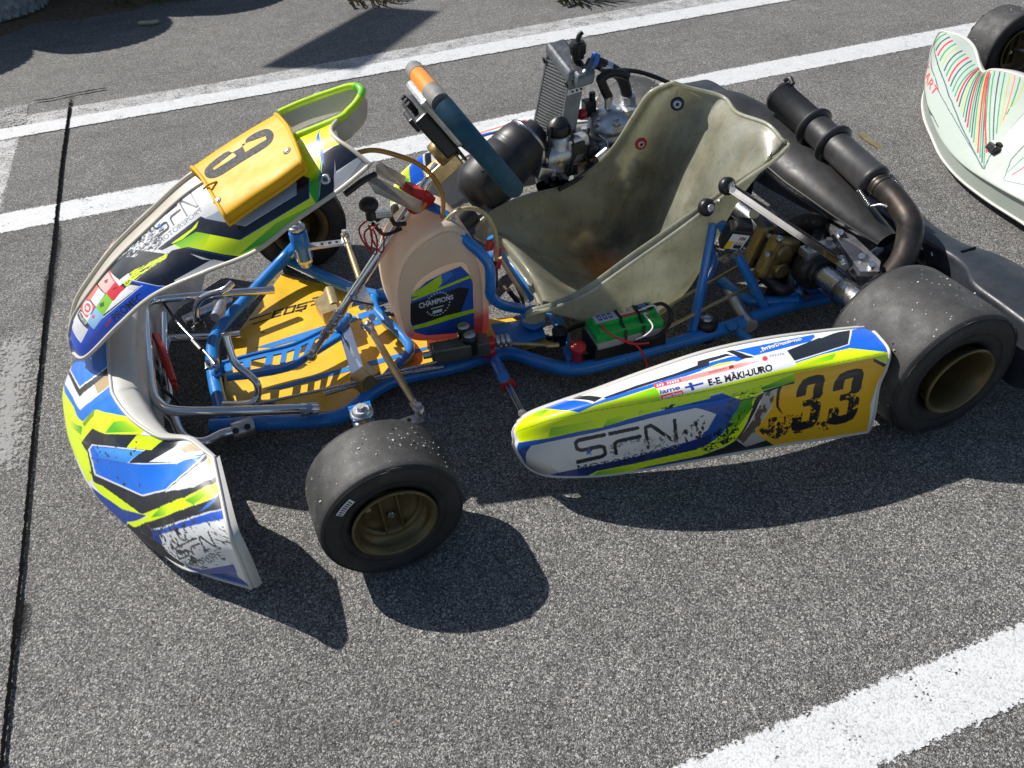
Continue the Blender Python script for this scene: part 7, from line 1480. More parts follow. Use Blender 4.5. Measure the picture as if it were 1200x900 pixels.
# panel stays
m=MB(); m.prism([at(440,194,y=-.10),at(446,190,y=-.06),at(476,207,y=-.02),at(473,219,y=-.03),at(441,203,y=-.10)],V(0,.008,-.006),0); part(m,'panel_stay','alu'); m=MB(); m.prism([at(431,212,y=-.12),at(440,207,y=-.12),at(495,236,y=-.05),at(493,250,y=-.05),at(440,225,y=-.12)],V(.0,.008,-.006),0)
m.tube([at(404,228,y=-.13),at(425,212,y=-.12),at(440,204,y=-.11)],.006,1,8,3)
part(m,'panel_stay',['alu','black'])
m=MB(); m.box(at(483,222,y=-.02),(.03,.05,.018),(0,.5,.3),0,.003); m.box(at(497,231,y=-.02),(.035,.03,.022),(.2,.6,.3),0,.003); m.tube([at(474,236,y=-.02),at(485,248,y=-.03),at(500,240,y=-.03)],.006,0,8,3); m.tube([at(480,240,y=-.04),at(490,246,y=-.04),at(498,238,y=-.03)],.007,1,8,3)
part(m,'rubber_strap',['redstrap','orange'])
m=MB(); k=at(432,240,y=-.10); m.sph(k,.019,0,16,(1,1,.8)); m.cyl(k+V(0,0,-.03),k,.010,0,14); m.tube([at(441,258,y=-.09),at(455,250,y=-.07),at(462,262,y=-.06),at(475,262,y=-.05)],.005,0,8,3); m.box(at(447,251,y=-.085),(.04,.02,.012),(0,.3,.4),1,.003)
m.tube([at(437,262,y=-.09),at(450,275,y=-.06),at(470,268,y=-.04)],.004,0,8,3)
part(m,'ignition_switch',['black','steel'])
m=MB()
for a in ((424,262),(430,268),(438,266)):
    x,y=a; m.tube([at(x+6,y-4,y=-.09),at(x-3,y+6,y=-.10),at(x+1,y+20,y=-.09),at(x+10,y+30,y=-.08),at(x+12,y+14,y=-.08),at(x+8,y+2,y=-.085)],.0018,0,6,5)
part(m,'red_wire','redstrap')
# ---------------------------------------------------------------- seat
def seat_ctrl():
    near=[(620,362,-.195),(650,354,-.212),(690,336,-.216),(740,301,-.216),(790,266,-.212),(830,236,-.206),(870,206,-.200),(904,183,-.194),(921,166,-.186)]
    far=[(562,264,.125),(580,248,.135),(620,232,.143),(660,222,.146),(690,205,.143),(720,175,.134),(745,136,.124),(764,109,.114),(790,97,.095)]
    cen=[(.470,.150),(.555,.085),(.640,.040),(.715,.040),(.785,.085),(.838,.185),(.880,.290),(.920,.385),(.958,.432)]
    S=[]
    for i,(a,b,c) in enumerate(zip(near,far,cen)):
        A=at(a[0],a[1],y=a[2]);B=at(b[0],b[1],y=b[2]);Cc=V(c[0],-.035,c[1])
        k=[.55,.75,.9,.95,.92,.82,.7,.6,.5][i]
        # side wall: drop from the rim, round into the pan
        na=A*(1-k*.75)+V(Cc[0],A[1]*.97,Cc[2])*(k*.75); fb=B*(1-k*.75)+V(Cc[0],B[1]*.97,Cc[2])*(k*.75)
        pa=V(Cc[0],-.035+(A[1]+.035)*.62,Cc[2]+.012*k);pb=V(Cc[0],-.035+(B[1]+.035)*.62,Cc[2]+.012*k)
        if i==0: pa=pa*.55+A*.45+V(.014,0,-.004); pb=pb*.55+B*.45+V(.014,0,-.004)
        if i>=7: pa[0]+=.012;pb[0]+=.012
        oa=A+V(.0,-.012,-.004); ob=B+V(0,.012,-.004)
        S.append([oa,A,na,pa,Cc,pb,fb,B,ob])
    # front lip rolled over
    f=np.array(S[0]); pre=f+np.array([-.012,0,-.028]); pre[0]=f[0]+V(-.006,.01,-.02);pre[-1]=f[-1]+V(-.006,-.01,-.02)
    return np.array([pre]+S)
def seat():
    C=seat_ctrl(); G=patch(C,150,150); N=normals(G)
    if N[75,75,2]<0:N=-N
    # grime: darker where the driver's back and legs rub, brown resin in the pan
    u,v=np.meshgrid(np.linspace(0,1,150),np.linspace(0,1,150),indexing='ij'); col=np.ones((150,150,3))
    n1=vnoise(u,v,6,6,3); n2=vnoise(u,v,3,5,5)
    w=np.clip((n1-.42)*4,0,1)*np.clip(1-abs(v-.5)/.42,0,1)
    col*=(1-.35*w)[...,None]
    pan=np.clip(1.5*np.exp(-((u-.41)/.07)**2-((v-.58)/.14)**2)*np.clip(.45+n1,0,1.2),0,1); col=col*(1-pan[...,None])+pan[...,None]*np.array([1.05,.55,.27])
    st=np.clip((n2-.42)*5,0,1)*np.exp(-((v-.80)/.12)**2)*np.clip(1.4-abs(u-.76)/.24,0,1); col=col*(1-.7*st[...,None])+.7*st[...,None]*np.array([1.0,.74,.42])
    sm=np.exp(-((v-.68-.25*(.6-u))/.06)**2)*np.clip(1-abs(u-.58)/.34,0,1); col*=(1-.75*sm*np.clip(n1*2.2-.5,0,1))[...,None]
    n3=vnoise(u,v,9,12,8); col*=(1-.55*np.clip((n3-.5)*5,0,1)*np.clip(1-abs(v-.66)/.34,0,1)*np.clip(1-abs(u-.55)/.5,0,1))[...,None]
    n4=vnoise(u,v,5,30,9); col*=(1-.35*np.clip((n4-.52)*6,0,1)*np.clip(1-abs(v-.2)/.2,0,1))[...,None]*np.array([1,.95,.85])**np.clip((n4-.5)*6,0,1)[...,None]
    parts=[(G,col,0,False),(G-N*.0055,np.full((150,150,3),.95),0,True),(rimgrid(np.r_[border(patch(C,150,120)-0),border(patch(C,150,120))[:2]],.0042),np.ones((1,1,3)),0,False)]
    g=parts[2][0]; parts[2]=(g,np.full(g.shape,1.15),0,False)
    me=skin_mesh(parts,['fibreglass']); o=link('seat',me,kart); me.name='seat'
    def onseat(px,py,d=0.,back=False):
        Gf=patch(C,300,300);Nf=normals(Gf); Nf=Nf if Nf[150,150,2]>0 else -Nf
        dd=Gf-CAM_LOC; z=dd@FA; X=600+FPX*(dd@RA)/z;Y=450-FPX*(dd@UA)/z; e=(X-px)**2+(Y-py)**2
        front=((-dd*Nf).sum(2)>0)!=back; e[~front]=1e9; i=np.argmin(e); return Gf.reshape(-1,3)[i],Nf.reshape(-1,3)[i]
    for (px,py),mt,r in (((794,121),0,.0155),((751,168),1,.0145)):
        m=MB(); c,n=onseat(px,py); m.lathe([(.0005,r),(.004,r),(.006,r*.8),(.0055,r*.5)],c,n,3 if mt==0 else mt,24); m.lathe([(.0050,r*.74),(.0066,r*.70),(.0062,r*.6)],c,n,mt,24); m.lathe([(.005,r*.62),(.008,r*.55),(.0085,r*.3),(.006,r*.25)],c,n,2,20); m.cyl(c+n*.004,c+n*.0072,r*.25,3,10); part(m,'seat_washer',['inkblue','red','alu','black'],o)
    return o
seat_o=seat()
for (px,py) in ((852,218),(828,243)):
    m=MB(); c=at(px,py,y=-.222); m.lathe([(-.012,.013),(-.006,.018),(.0,.0185),(.006,.018),(.010,.012)],c,(.25,-1,.25),0,22); m.lathe([(.010,.0085),(.014,.0085),(.015,.006)],c,(.25,-1,.25),1,16); part(m,'seat_mount',['black','alu'])
for (px,py) in ((861,218),(843,236)): m=MB(); m.sph(at(px,py,y=-.222),.0045,0,10); part(m,'seat_bolt',['alu'])
m=MB(); a=at(855,221,y=-.235); b=at(986,310,z=.195); d=(b-a)/np.linalg.norm(b-a); n=np.cross(d,V(0,0,1));n/=np.linalg.norm(n); u=np.cross(n,d)
for s in (-1,1): m.prism([a+n*.0075*s+u*.0,b+n*.0075*s,b+n*.0075*s+u*.010,a+n*.0075*s+u*.010],n*.0025*s,0)
m.prism([a-n*.0098-u*.0005,a+n*.0098-u*.0005,b+n*.0098-u*.0005,b-n*.0098-u*.0005],-u*.003,0); m.cyl(a-n*.016+u*.006,a+n*.016+u*.006,.0065,1,10); m.cyl(b-n*.018+u*.006,b+n*.018+u*.006,.008,1,10)
part(m,'seat_stay',['chrome','steel'])
# second stay behind
m=MB(); m.tube([at(884,250,y=-.17),at(915,285,y=-.13),at(940,300,y=-.12)],.0125,0,14); part(m,'axle_stay','alu')
# transponder strapped to the strut
def transponder():
    m=MB(); c=at(862,276,y=-.255); rt=Euler((.35,.25,-.25)).to_matrix().to_4x4()
    m.box(c,(.050,.030,.062),rt,0,.005); m.box(Vector(c)+rt@Vector((0,0,.036)),(.034,.026,.016),rt,0,.004); m.prism([at(843,305,y=-.27),at(864,295,y=-.27),at(874,291,y=-.27),at(872,296,y=-.27),at(848,309,y=-.27)],V(0,.01,-.002),5)
    o=part(m,'transponder',['black','labelwhite','labelyellow','ink','inkred','steel']); 
    l=MB()
    def q(x0,x1,z0,z1,mt,d): 
        y=-.0152-d; l.add([tuple(Vector(c)+rt@Vector(p)) for p in ((x0,y,z0),(x1,y,z0),(x1,y,z1),(x0,y,z1))],[(0,1,2,3)],mt,False)
    q(-.018,.020,-.026,.020,0,0); q(-.018,-.004,-.026,-.002,1,.0004); q(-.002,.018,-.004,-.001,1,.0005); q(0,.017,-.022,-.012,2,.0005)
    for i in range(3): q(-.002,.016,-.007-i*.0025,-.0062-i*.0025,2,.0006)
    q(.002,.005,.004,.014,3,.0006); q(.007,.0095,.004,.014,2,.0006); q(.012,.0145,.004,.014,2,.0006); q(.007,.0145,.009,.0108,2,.0007)
    part(l,'transponder_label',['labelwhite','labelyellow','ink','inkred'],o)
transponder()
# ---------------------------------------------------------------- fuel tank
def tank():
    # side outline in the kart's long plane, swept across with rounded cheeks
    y0=-.105
    out=[(480,399),(467,380),(460,350),(463,320),(475,295),(496,276),(520,264),(540,266),(558,286),(570,314),(574,345),(574,386),(562,397),(530,400),(505,402)]
    P=np.array([at(*q,y=y0)[[0,2]] for q in out]); P[:,1]=np.maximum(P[:,1],.045)
    Q=cr1(np.concatenate([P[-1:],P,P[:2]]),(len(P)+2)*5+1)[5:5+len(P)*5]; cen=Q.mean(0)
    m=MB(); rows=[]
    for y,k in ((y0+.002,.90),(y0+.000,.94),(y0+.004,.975),(y0+.014,.995),(y0+.03,1.0),(.02,1.0),(.045,.97),(.055,.9)):
        rows.append(np.c_[cen[0]+(Q[:,0]-cen[0])*k,np.full(len(Q),y),cen[1]+(Q[:,1]-cen[1])*k])
    G=np.array(rows); G=np.concatenate([G,G[:,:1]],1); m.grid(G,0,False)
    m.add(list(rows[0]),[tuple(range(len(Q)))],0,False); m.add(list(rows[-1]),[tuple(range(len(Q)))[::-1]],0,False)
    o=part(m,'fuel_tank',['tank'])
    # raised swoosh panel on the near cheek
    s=MB(); sw=[(481,394),(472,378),(467,348),(470,322),(480,302),(498,285),(520,273),(538,275),(553,294),(563,317),(566,350),(566,386),(557,390),(556,352),(553,326),(543,308),(520,312),(495,326),(484,342),(481,372),(486,388)]
    sw=[tuple(x) for x in cr1(np.array([sw[-1]]+sw+sw[:2],float),(len(sw)+2)*4+1)[4:4+len(sw)*4]]; s.prism([at(*q,y=y0-.0022) for q in sw],V(0,.005,0),0); so=part(s,'tank_moulding',['tank'],o,bevel=.0016)
    # sticker
    t=MB(); Y=y0-.0015
    def st(p,mt,d): t.add([at(*q,y=Y-d) for q in p],[tuple(range(len(p)))],mt,False)
    full=[(482,346),(500,330),(520,320),(540,312),(550,322),(554,332),(556,386),(540,390),(500,393),(487,390),(481,384)]
    st(full,0,0); st([(483,345),(517,322),(518,332),(508,343),(483,348)],1,.0004); st([(517,322),(527,317),(532,322),(518,333)],2,.0004); st([(483,350),(552,322),(553,325),(483,353)],1,.0006); st([(482,352),(553,327),(553,331),(482,356)],5,.0005)
    st([(481,356),(538,337),(550,338),(540,366),(481,382)],3,.0005); st([(481,383),(500,378),(522,370),(555,362),(556,366),(500,383),(481,387)],1,.0006)
    TL,TR,BR,BL=[np.array(q,float) for q in ((490.5,355.5),(531,345),(531.5,350.5),(491.5,362))]
    for tri in text_tris('CHAMPIONS',.03):
        u,v=tri[:,:1],tri[:,1:]; st([tuple(p) for p in (TL*(1-u)+TR*u)*(1-v)+(BL*(1-u)+BR*u)*v],4,.0012)
    for i in range(22):
        a=R(-60+i*300/21-90); x=512+14*math.cos(a);y=356+13*math.sin(a)-(x-512)*.26; st([(x,y),(x+2,y-.8),(x+2.,y+.6),(x,y+1)],4,.0008)
    st([(505,361.5),(520,357.5),(520,358.6),(505,362.6)],4,.0009); st([(507,364.5),(518,361.5),(518,365),(507,368)],4,.0009)
    part(t,'tank_sticker',['inkblue','lime','labelblue','ink','labelwhite','inkblue'],o)
    for q in ((518,284),(515,275)): c=MB(); p=at(*q,y=-.075); c.lathe([(-.012,.010),(0,.0105),(.010,.010),(.012,.006)],p,(-.1,-.3,1),0,16); c.cyl(p+V(0,0,.012),p+V(0,0,.022),.005,1,10); part(c,'hose_fitting',['red','steel'],o)
tank()
def hose(name,pts,r,mat): m=MB(); m.tube(pts,r,0,12,5); return part(m,name,mat)
hose('fuel_hose',[at(515,272,y=-.075),at(519,250,y=-.07),at(518,228,y=-.06),at(508,208,y=-.05),at(490,192,y=-.045),at(462,181,y=-.05),at(434,176,y=-.06),at(404,184,y=-.07)],.0048,'fuelhose_full')
hose('fuel_hose',[at(518,278,y=-.075),at(521,262,y=-.08),at(532,250,y=-.085),at(548,244,y=-.09),at(566,249,y=-.09),at(578,266,y=-.09),at(582,288,y=-.09),at(581,305,y=-.09)],.0048,'fuelhose')
hose('fuel_hose',[at(586,302,y=-.06),at(600,325,y=-.06),at(613,345,y=-.05),at(618,352,y=-.04)],.0045,'fuelhose')
for q in ((574,287),(583,295),(583,309)): m=MB(); m.box(at(*q,y=-.085),(.014,.014,.020),(0,.4,.2),0,.003); part(m,'hose_clip','red')
m=MB(); m.tube([at(581,303,y=-.085),at(580,322,y=-.085),at(581,335,y=-.085)],.0065,0,10,3); part(m,'fuel_filter','black'); m=MB(); m.tube([at(596,340,y=-.05),at(610,360,y=-.05),at(620,388,y=-.08),at(640,396,y=-.10),at(660,395,y=-.14)],.006,0,10,4); part(m,'cable_loom','black'); m=MB(); m.tube([at(600,325,y=-.03),at(612,350,y=-.05),at(615,372,y=-.08)],.004,0,8,4)
part(m,'cable_loom','black')
m=MB(); m.tube([at(590,335,y=-.02),at(600,345,y=-.04),at(612,352,y=-.05)],.003,0,8,3); part(m,'clutch_cable','rod'); m=MB(); m.tube([at(600,403,z=.09),at(630,404,z=.095),at(655,404,z=.09)],.0045,0,8,3); m.cyl(at(640,405,z=.094),at(655,404,z=.094),.006,0,8)
part(m,'throttle_cable','rod')
# ---------------------------------------------------------------- brake master cylinder
m=MB(); a=at(512,414,z=.10); b=at(566,404,z=.10); d=(b-a)/np.linalg.norm(b-a); ang=math.atan2(d[1],d[0]); c=(a+b)/2
m.box(c,(.125,.038,.034),(0,0,ang),0,.003); m.box(c+V(-.02,-.012,.012),(.08,.03,.03),(0,0,ang),0,.003)
for i in range(4): m.box(c+d*(-.045+i*.026)+V(0,0,.0185),(.004,.032,.004),(0,0,ang),0,.001)
for t,(q) in enumerate(((544,390),(551,400))):
    p=at(*q,z=.125); m.lathe([(-.03,.0155),(0,.0155),(.008,.017),(.016,.017),(.018,.013)],p,(0,0,1),1,22); m.lathe([(.018,.013),(.0195,.0125),(.0195,0.0001)],p,(0,0,1),2,20)
m.cyl(a-d*.03,a,.008,2,10); m.cyl(at(566,404,z=.10),at(578,400,z=.10),.014,3,12); m.cyl(at(566,414,z=.08),at(578,410,z=.08),.014,3,12)
for i in range(3): m.lathe([(-.005,.010),(-.003,.0135),(.003,.0135),(.005,.010)],at(583+i*6,400-i*1,z=.10),d,2,8)
m.cyl(at(586,404,z=.088),at(600,402,z=.088),.008,2,8)
part(m,'master_cylinder',['mcgrey','black','alu','red'])
# side bar into the near pod
m=MB(); a=at(583,428,z=.055); e=at(612,484,y=-.40); d=e-a; m.tube([a,a+d*.42],.0135,0,14); m.lathe([(-.004,.0135),(-.002,.0165),(.004,.0165),(.006,.0135)],a+d*.44,d,1,16); m.tube([a+d*.42,e],.0088,2,14)
part(m,'side_bar',['bar_grey','red','chrome'])
# ---------------------------------------------------------------- battery, tray and switches
def battery():
    base=at(735,402,z=.075); ax=at(790,398,z=.075)-at(700,421,z=.075); ax[2]=0; ax/=np.linalg.norm(ax); ay=V(-ax[1],ax[0],0)
    c0=at(700,420,z=.066); L,W,H=.150,.068,.062
    mt=Matrix(((ax[0],ay[0],0,0),(ax[1],ay[1],0,0),(0,0,1,0),(0,0,0,1)))
    def P(x,y,z): return c0+ax*x+ay*y+V(0,0,z)
    m=MB(); m.box(P(L/2,W/2,H*.32),(L,W,H*.64),mt,0,.002)
    m.box(P(L/2,W/2,H*.80),(L+.003,W+.003,H*.32),mt,1,.003); m.box(P(L/2,W*.66,H*1.02),(L*.96,W*.62,H*.22),mt,1,.004)
    o=part(m,'battery',['greyplastic','green'])
    l=MB(); zt=H*1.13+.0006
    def q(x0,x1,y0,y1,mt_,d=0): l.add([P(L*a,W*b,zt+d) for a,b in ((x0,y0),(x1,y0),(x1,y1),(x0,y1))],[(0,1,2,3)],mt_,False)
    q(.06,.40,.40,.92,0); q(.42,.68,.40,.92,0); q(.70,.92,.42,.92,1)
    for x in (.12,.20,.28): q(x,x+.055,.50,.78,2,.0004); q(x+.015,x+.04,.57,.71,0,.0007)
    q(.42,.68,.40,.52,3,.0003)
    for x in (.46,.56): l.add([P(L*x,W*.62,zt+.0005),P(L*(x+.07),W*.62,zt+.0005),P(L*(x+.035),W*.84,zt+.0005)],[(0,1,2)],4,False)
    q(.73,.78,.5,.6,0,.0004); q(.80,.85,.5,.6,0,.0004); q(.76,.88,.68,.82,5,.0004)
    part(l,'battery_label',['labelwhite','ink','inkblue','inkred','labelyellow','labelblue'],o)
    t=MB()
    for x in (.10,.80): t=MB(); t.box(P(L*x,W*.16,H*1.02),(.016,.014,.012),mt,0,.002); t.cyl(P(L*x,W*.16,H*1.1),P(L*x,W*.16,H*1.22),.0045,1,8); part(t,'battery_terminal',['green','brass'],o)
    for x in (.42,.70):
        s=MB()
        pts=[P(L*x,-.003,-.004),P(L*x,-.004,H*.9),P(L*x,W*.33,H*1.02),P(L*x,W*.36,H*1.16),P(L*x,W*.97,H*1.16),P(L*x,W+.003,H*.9),P(L*x,W+.003,0)]
        s.grid(np.stack([np.array(pts)-ax*.003,np.array(pts)+ax*.003],1),0,True); s.grid(np.stack([np.array(pts)-ax*.003,np.array(pts)+ax*.003],1)+V(0,-.0012,.0012),0); part(s,'battery_strap',['black'],o)
    b=MB(); b.box(P(L/2,W/2,-.006),(L+.014,W+.014,.006),mt,0,.001); b.box(P(L/2,-.004,.008),(L+.014,.005,.030),mt,0,.001); b.box(P(-.004,W/2,.012),(.005,W+.012,.040),mt,0,.001); b.box(P(L+.004,W/2,.008),(.005,W+.012,.030),mt,0,.001); b.box(P(-.004,.02,-.02),(.05,.04,.012),mt,0,.002)
    b.cyl(P(.012,.01,-.035),P(.012,.01,-.008),.008,1,12); b.cyl(P(L*.85,.01,-.035),P(L*.85,.01,-.008),.009,1,12)
    part(b,'battery_tray',['black','steel'])
    k=MB(); p=at(677,409,z=.10); k.lathe([(-.03,.012),(0,.013),(.002,.0175),(.010,.0175),(.014,.015),(.0142,.011),(.018,.0105),(.019,.0001)],p,(0,-.2,1),0,24); part(k,'kill_switch','red')
    k=MB(); p=at(656,390,z=.098); k.lathe([(-.03,.014),(0,.017),(.006,.018),(.010,.015),(.0105,.009),(.016,.008),(.017,.0001)],p,(0,-.1,1),0,24); k.tube([at(662,388,z=.09),at(675,382,z=.085),at(690,378,z=.09)],.006,0,8,3); part(k,'starter_switch','black')
    w=MB(); w.tube([P(L*.10,W*.16,H*1.2),at(712,390,z=.14),at(728,398,z=.135),at(742,402,z=.12),at(752,412,z=.10),at(757,424,z=.07),at(758,432,z=.055)],.0022,0,8,5); w.tube([at(728,398,z=.135),at(742,403,z=.125),at(760,402,z=.12)],.0022,0,8,4); part(w,'red_wire','inkred')
    w=MB(); w.tube([P(L*.8,W*.2,H*1.2),at(755,368,z=.15),at(765,382,z=.14),at(758,392,z=.13),at(745,398,z=.12)],.0018,0,8,5); part(w,'battery_cable',['labelwhite']); w=MB(); w.tube([at(760,360,y=-.24),at(776,356,y=-.25),at(786,366,y=-.27),at(784,380,y=-.28),at(770,394,y=-.30),at(748,400,y=-.30)],.0042,1,8,5); part(w,'battery_cable',['labelwhite','black']); w=MB(); w.tube([at(752,362,y=-.26),at(766,358,y=-.26),at(772,366,y=-.28)],.0022,2,8,4); part(w,'battery_cable',['labelwhite','black','labelwhite'])
battery()
# ---------------------------------------------------------------- rear axle, brakes, hubs
m=MB(); m.cyl((1.0531,-.60,.139),(1.0531,.60,.139),.025,0,32); 
for s in (-1,1): m.cyl((1.0531,s*.36,.139),(1.0531,s*.50,.139),.0325,0,32,ch=.003)
part(m,'rear_axle','steel')
for s in (-1,1):
    m=MB(); y=s*.262; m.lathe([(-.024,.030),(-.022,.044),(-.012,.050),(.012,.050),(.022,.044),(.024,.030)],(1.0531,y,.139),(0,1,0),0,32); m.lathe([(-.034,.026),(-.034,.034),(-.024,.036)],(1.0531,y-.0,.139),(0,1,0),1,28); m.lathe([(.024,.036),(.034,.034),(.034,.026)],(1.0531,y,.139),(0,1,0),1,28)
    m.box((1.0531,y,.185),(.075,.035,.022),None,2,.004); m.box((1.10,y,.165),(.04,.03,.03),(0,.6,0),2,.004)
    for dx in (-.026,.026): m.cyl((1.0531+dx,y,.19),(1.0531+dx,y,.206),.0075,3,6)
    m.cyl((1.03,y-.03,.082),(1.03,y+.04,.082),.008,3,6); m.cyl((1.085,y-.03,.075),(1.085,y+.04,.075),.008,3,6); part(m,'bearing_carrier',['darkmetal','black','alu','steel'])
m=MB(); O=(1.0531,-.19,.139); m.lathe([(-.006,.055),(-.006,.098),(.006,.098),(.006,.055)],O,(0,1,0),0,64,closed=True); m.lathe([(-.02,.027),(-.02,.038),(-.004,.058),(.004,.058),(.02,.036),(.02,.027)],O,(0,1,0),1,40)
for k in range(24):
    a=k*math.pi/12; m.cyl((O[0]+.082*math.cos(a),O[1]-.0065,O[2]+.082*math.sin(a)),(O[0]+.082*math.cos(a),O[1]+.0065,O[2]+.082*math.sin(a)),.0045,2,10)
part(m,'brake_disc',['rustdark','darkmetal','black'])
m=MB()
for s in (-1,1):
    c=V(.985,-.19+s*.026,.158); m.box(c,(.07,.034,.10),(0,.35,0),0,.010)
    for dz in (-.022,.022): m.cyl(c+V(.005*0,s*.012,dz),c+V(0,s*.028,dz),.019,0,20,ch=.003)
m.cyl((.979,-.235,.198),(.979,-.145,.198),.0065,1,10); m.cyl((.967,-.235,.12),(.967,-.145,.12),.0065,1,10); m.sph((.972,-.23,.216),.009,1,10); m.cyl((.965,-.222,.18),(.942,-.236,.188),.006,1,8); m.box((1.002,-.225,.085),(.06,.02,.07),(0,.2,0),2,.006)
m.tube([V(.967,-.21,.11),V(.982,-.25,.095),V(1.007,-.255,.10),V(1.017,-.235,.13)],.015,2,12,4)
for dz in (-.03,-.01,.01,.03): m.cyl((.975,-.2385,.158+dz),(.975,-.234,.158+dz),.006,0,10)
part(m,'brake_caliper',['brass','steel','darkmetal'])
m=MB(); m.lathe([(-.003,.03),(-.003,.088),(.003,.088),(.003,.03)],(1.0531,.12,.139),(0,1,0),0,60,closed=True); part(m,'sprocket',['rustdark']); m=MB()
m.prism([at(968,262,z=.20),at(985,262,z=.20),at(1032,306,z=.20),at(1030,318,z=.20),at(1008,318,z=.20)],V(0,0,-.012),1)
for q in ((1022,309),(1010,300),(985,272)): m.cyl(at(*q,z=.195),at(*q,z=.212),.007,1,8)
part(m,'sprocket_guard',['rustdark','alu'])
# ================================================================== engine side
def engine():
    m=MB(); hc=at(715,128,y=.27)          # crown of the cylinder head
    up=np.array([-.10,-.05,1.]); up/=np.linalg.norm(up)
    x=np.cross(V(0,1,0),up)
    B=hc-up*.150
    rt=Matrix(((x[0],0,up[0],0),(x[1],1,up[1],0),(x[2],0,up[2],0),(0,0,0,1)))
    m.box(hc-up*.205+V(.0,.05,0),(.150,.13,.135),rt,1,.018)                     # crankcase
    m.lathe([(-.05,.05),(-.035,.058),(.035,.058),(.05,.05)],hc-up*.22+V(0,-.01,0),(0,1,0),1,30)
    m.box(hc-up*.105,(.098,.104,.085),rt,1,.012)                    # cylinder
    for i in range(4): m.box(hc-up*(.075+i*.017),(.108,.113,.005),rt,0,.0015)
    for i,(dx,dy) in enumerate(((-.05,-.055),(.05,-.055),(-.05,.055),(.05,.055))): m.cyl(hc-up*.14+x*dx+V(0,dy,0),hc-up*.055+x*dx+V(0,dy,0),.009,0,10)
    m.tube([hc-up*.075+x*-.055+V(0,-.05,0),hc-up*.10+x*-.085+V(0,-.06,0),hc-up*.15+x*-.09+V(0,-.05,0)],.013,1,12,4)
    m.box(hc-up*.12+V(.02,-.065,0),(.05,.018,.06),rt,2,.004); m.box(hc-up*.10+x*-.075+V(0,-.02,0),(.05,.07,.05),rt,2,.006)
    for i in range(9): m.cyl(hc-up*(.09+.01*(i%4))+x*(-.075+.022*i*.6)+V(0,-.066,0),hc-up*(.09+.01*(i%4))+x*(-.075+.022*i*.6)+V(0,-.076,0),.005,3,6)
    m.tube([hc-up*.13+x*-.05+V(0,-.08,0),hc-up*.10+x*0+V(0,-.085,0),hc-up*.15+x*.05+V(0,-.08,0)],.006,2,8,5)
    g=random.Random(4)
    for k in range(30):
        p=hc+x*g.uniform(-.085,.06)+V(0,-.060-.012*g.random(),0)-up*g.uniform(.06,.16); q=g.uniform(.004,.007); m.cyl(p,p+V(g.uniform(-.2,.2)*.01,-.014,g.uniform(0,.006)),q,g.choice([3,3,2]),6)
    e=part(m,'engine',['castalu','darkmetal','black','steel'])
    h=MB(); h.lathe([(-.062,.056),(-.060,.060),(-.052,.062),(-.049,.057),(-.042,.057),(-.040,.061),(-.030,.059),(-.012,.046),(0,.030),(.004,.012)],hc,up,0,40)
    for k in range(6):
        a=k*math.pi/3+.4; c=hc-up*.026+x*.044*math.cos(a)+V(0,.044*math.sin(a),0); h.cyl(c,c+up*.014,.0115,0,14,ch=.002); h.cyl(c+up*.014,c+up*.02,.006,1,6)
        d=hc-up*.055+x*.052*math.cos(a+.5)+V(0,.052*math.sin(a+.5),0); h.cyl(d,d+up*.018,.006,1,6)
    h.box(hc+x*.045+V(0,-.01,.0)-up*.018,(.05,.06,.038),rt,0,.012); h.cyl(hc+x*.05-up*.01,hc+x*.05+up*.022,.019,0,20)
    part(h,'cylinder_head',['castalu','steel'],e)
    s=MB(); p=at(713,121,y=.265); s.cyl(p-V(0,0,.012),p+V(0,0,.010),.0095,0,6); s.cyl(p+V(0,0,.010),p+V(0,0,.018),.012,0,12); q=at(704,92,y=.265); s.tube([p+V(0,0,.016),at(710,108,y=.265),q+V(0,0,-.004),q],.0115,1,14,3); s.tube([q+V(-.004,0,-.004),at(713,86,y=.265),at(727,86,y=.265),at(735,90,y=.265)],.0115,1,14,3)
    part(s,'spark_plug',['alu','black'],e)
    t=MB(); t.tube([at(735,118,y=.275),at(733,104,y=.275),at(728,90,y=.275),at(718,82,y=.278),at(706,76,y=.282),at(694,72,y=.29)],.0145,0,16,5); t.tube([at(716,80,y=.277),at(704,76,y=.284)],.0152,1,16); t.lathe([(-.006,.0155),(-.004,.018),(.004,.018),(.006,.0155)],at(696,73,y=.288),at(690,70,y=.29)-at(700,75,y=.285),2,16); t.box(at(698,66,y=.288),(.018,.012,.016),(0,.5,0),2,.002)
    part(t,'coolant_hose',['rubberhose','alu','labelblue'],e)
    w=MB(); w.tube([at(728,82,y=.27),at(748,84,y=.27),at(770,91,y=.26),at(786,98,y=.24)],.0052,0,10,5); part(w,'ignition_lead','black',e)
    g=random.Random(4)                      # studs, clips and stays crowding the near side of the cylinder
    for k,(pa,pb,pc) in enumerate((((668,150),(676,176),(664,200)),((690,150),(684,178),(694,196)),((702,158),(712,168),(706,186)),((672,196),(688,190),(704,182)))):
        w=MB(); w.tube([at(*pa,y=.205),at(*pb,y=.19),at(*pc,y=.185)],(.0035,.005,.0028,.0045)[k],0,8,5); part(w,('fuel_line','water_line','stay_rod','pulse_line')[k],(['black'],['rubberhose'],['steel'],['fuelhose_full'])[k],e)
    for k,(px,py,yy) in enumerate(((681,163,.20),(697,172,.195))):
        w=MB(); spring_pts=[]; p0=at(px,py,y=yy); 
        for i in range(80): t=i/79; spring_pts.append(p0+V(.006*math.cos(i*.8),.006*math.sin(i*.8),-.045*t))
        w.tube(spring_pts,.0014,0,5); part(w,'exhaust_spring','steel',e)
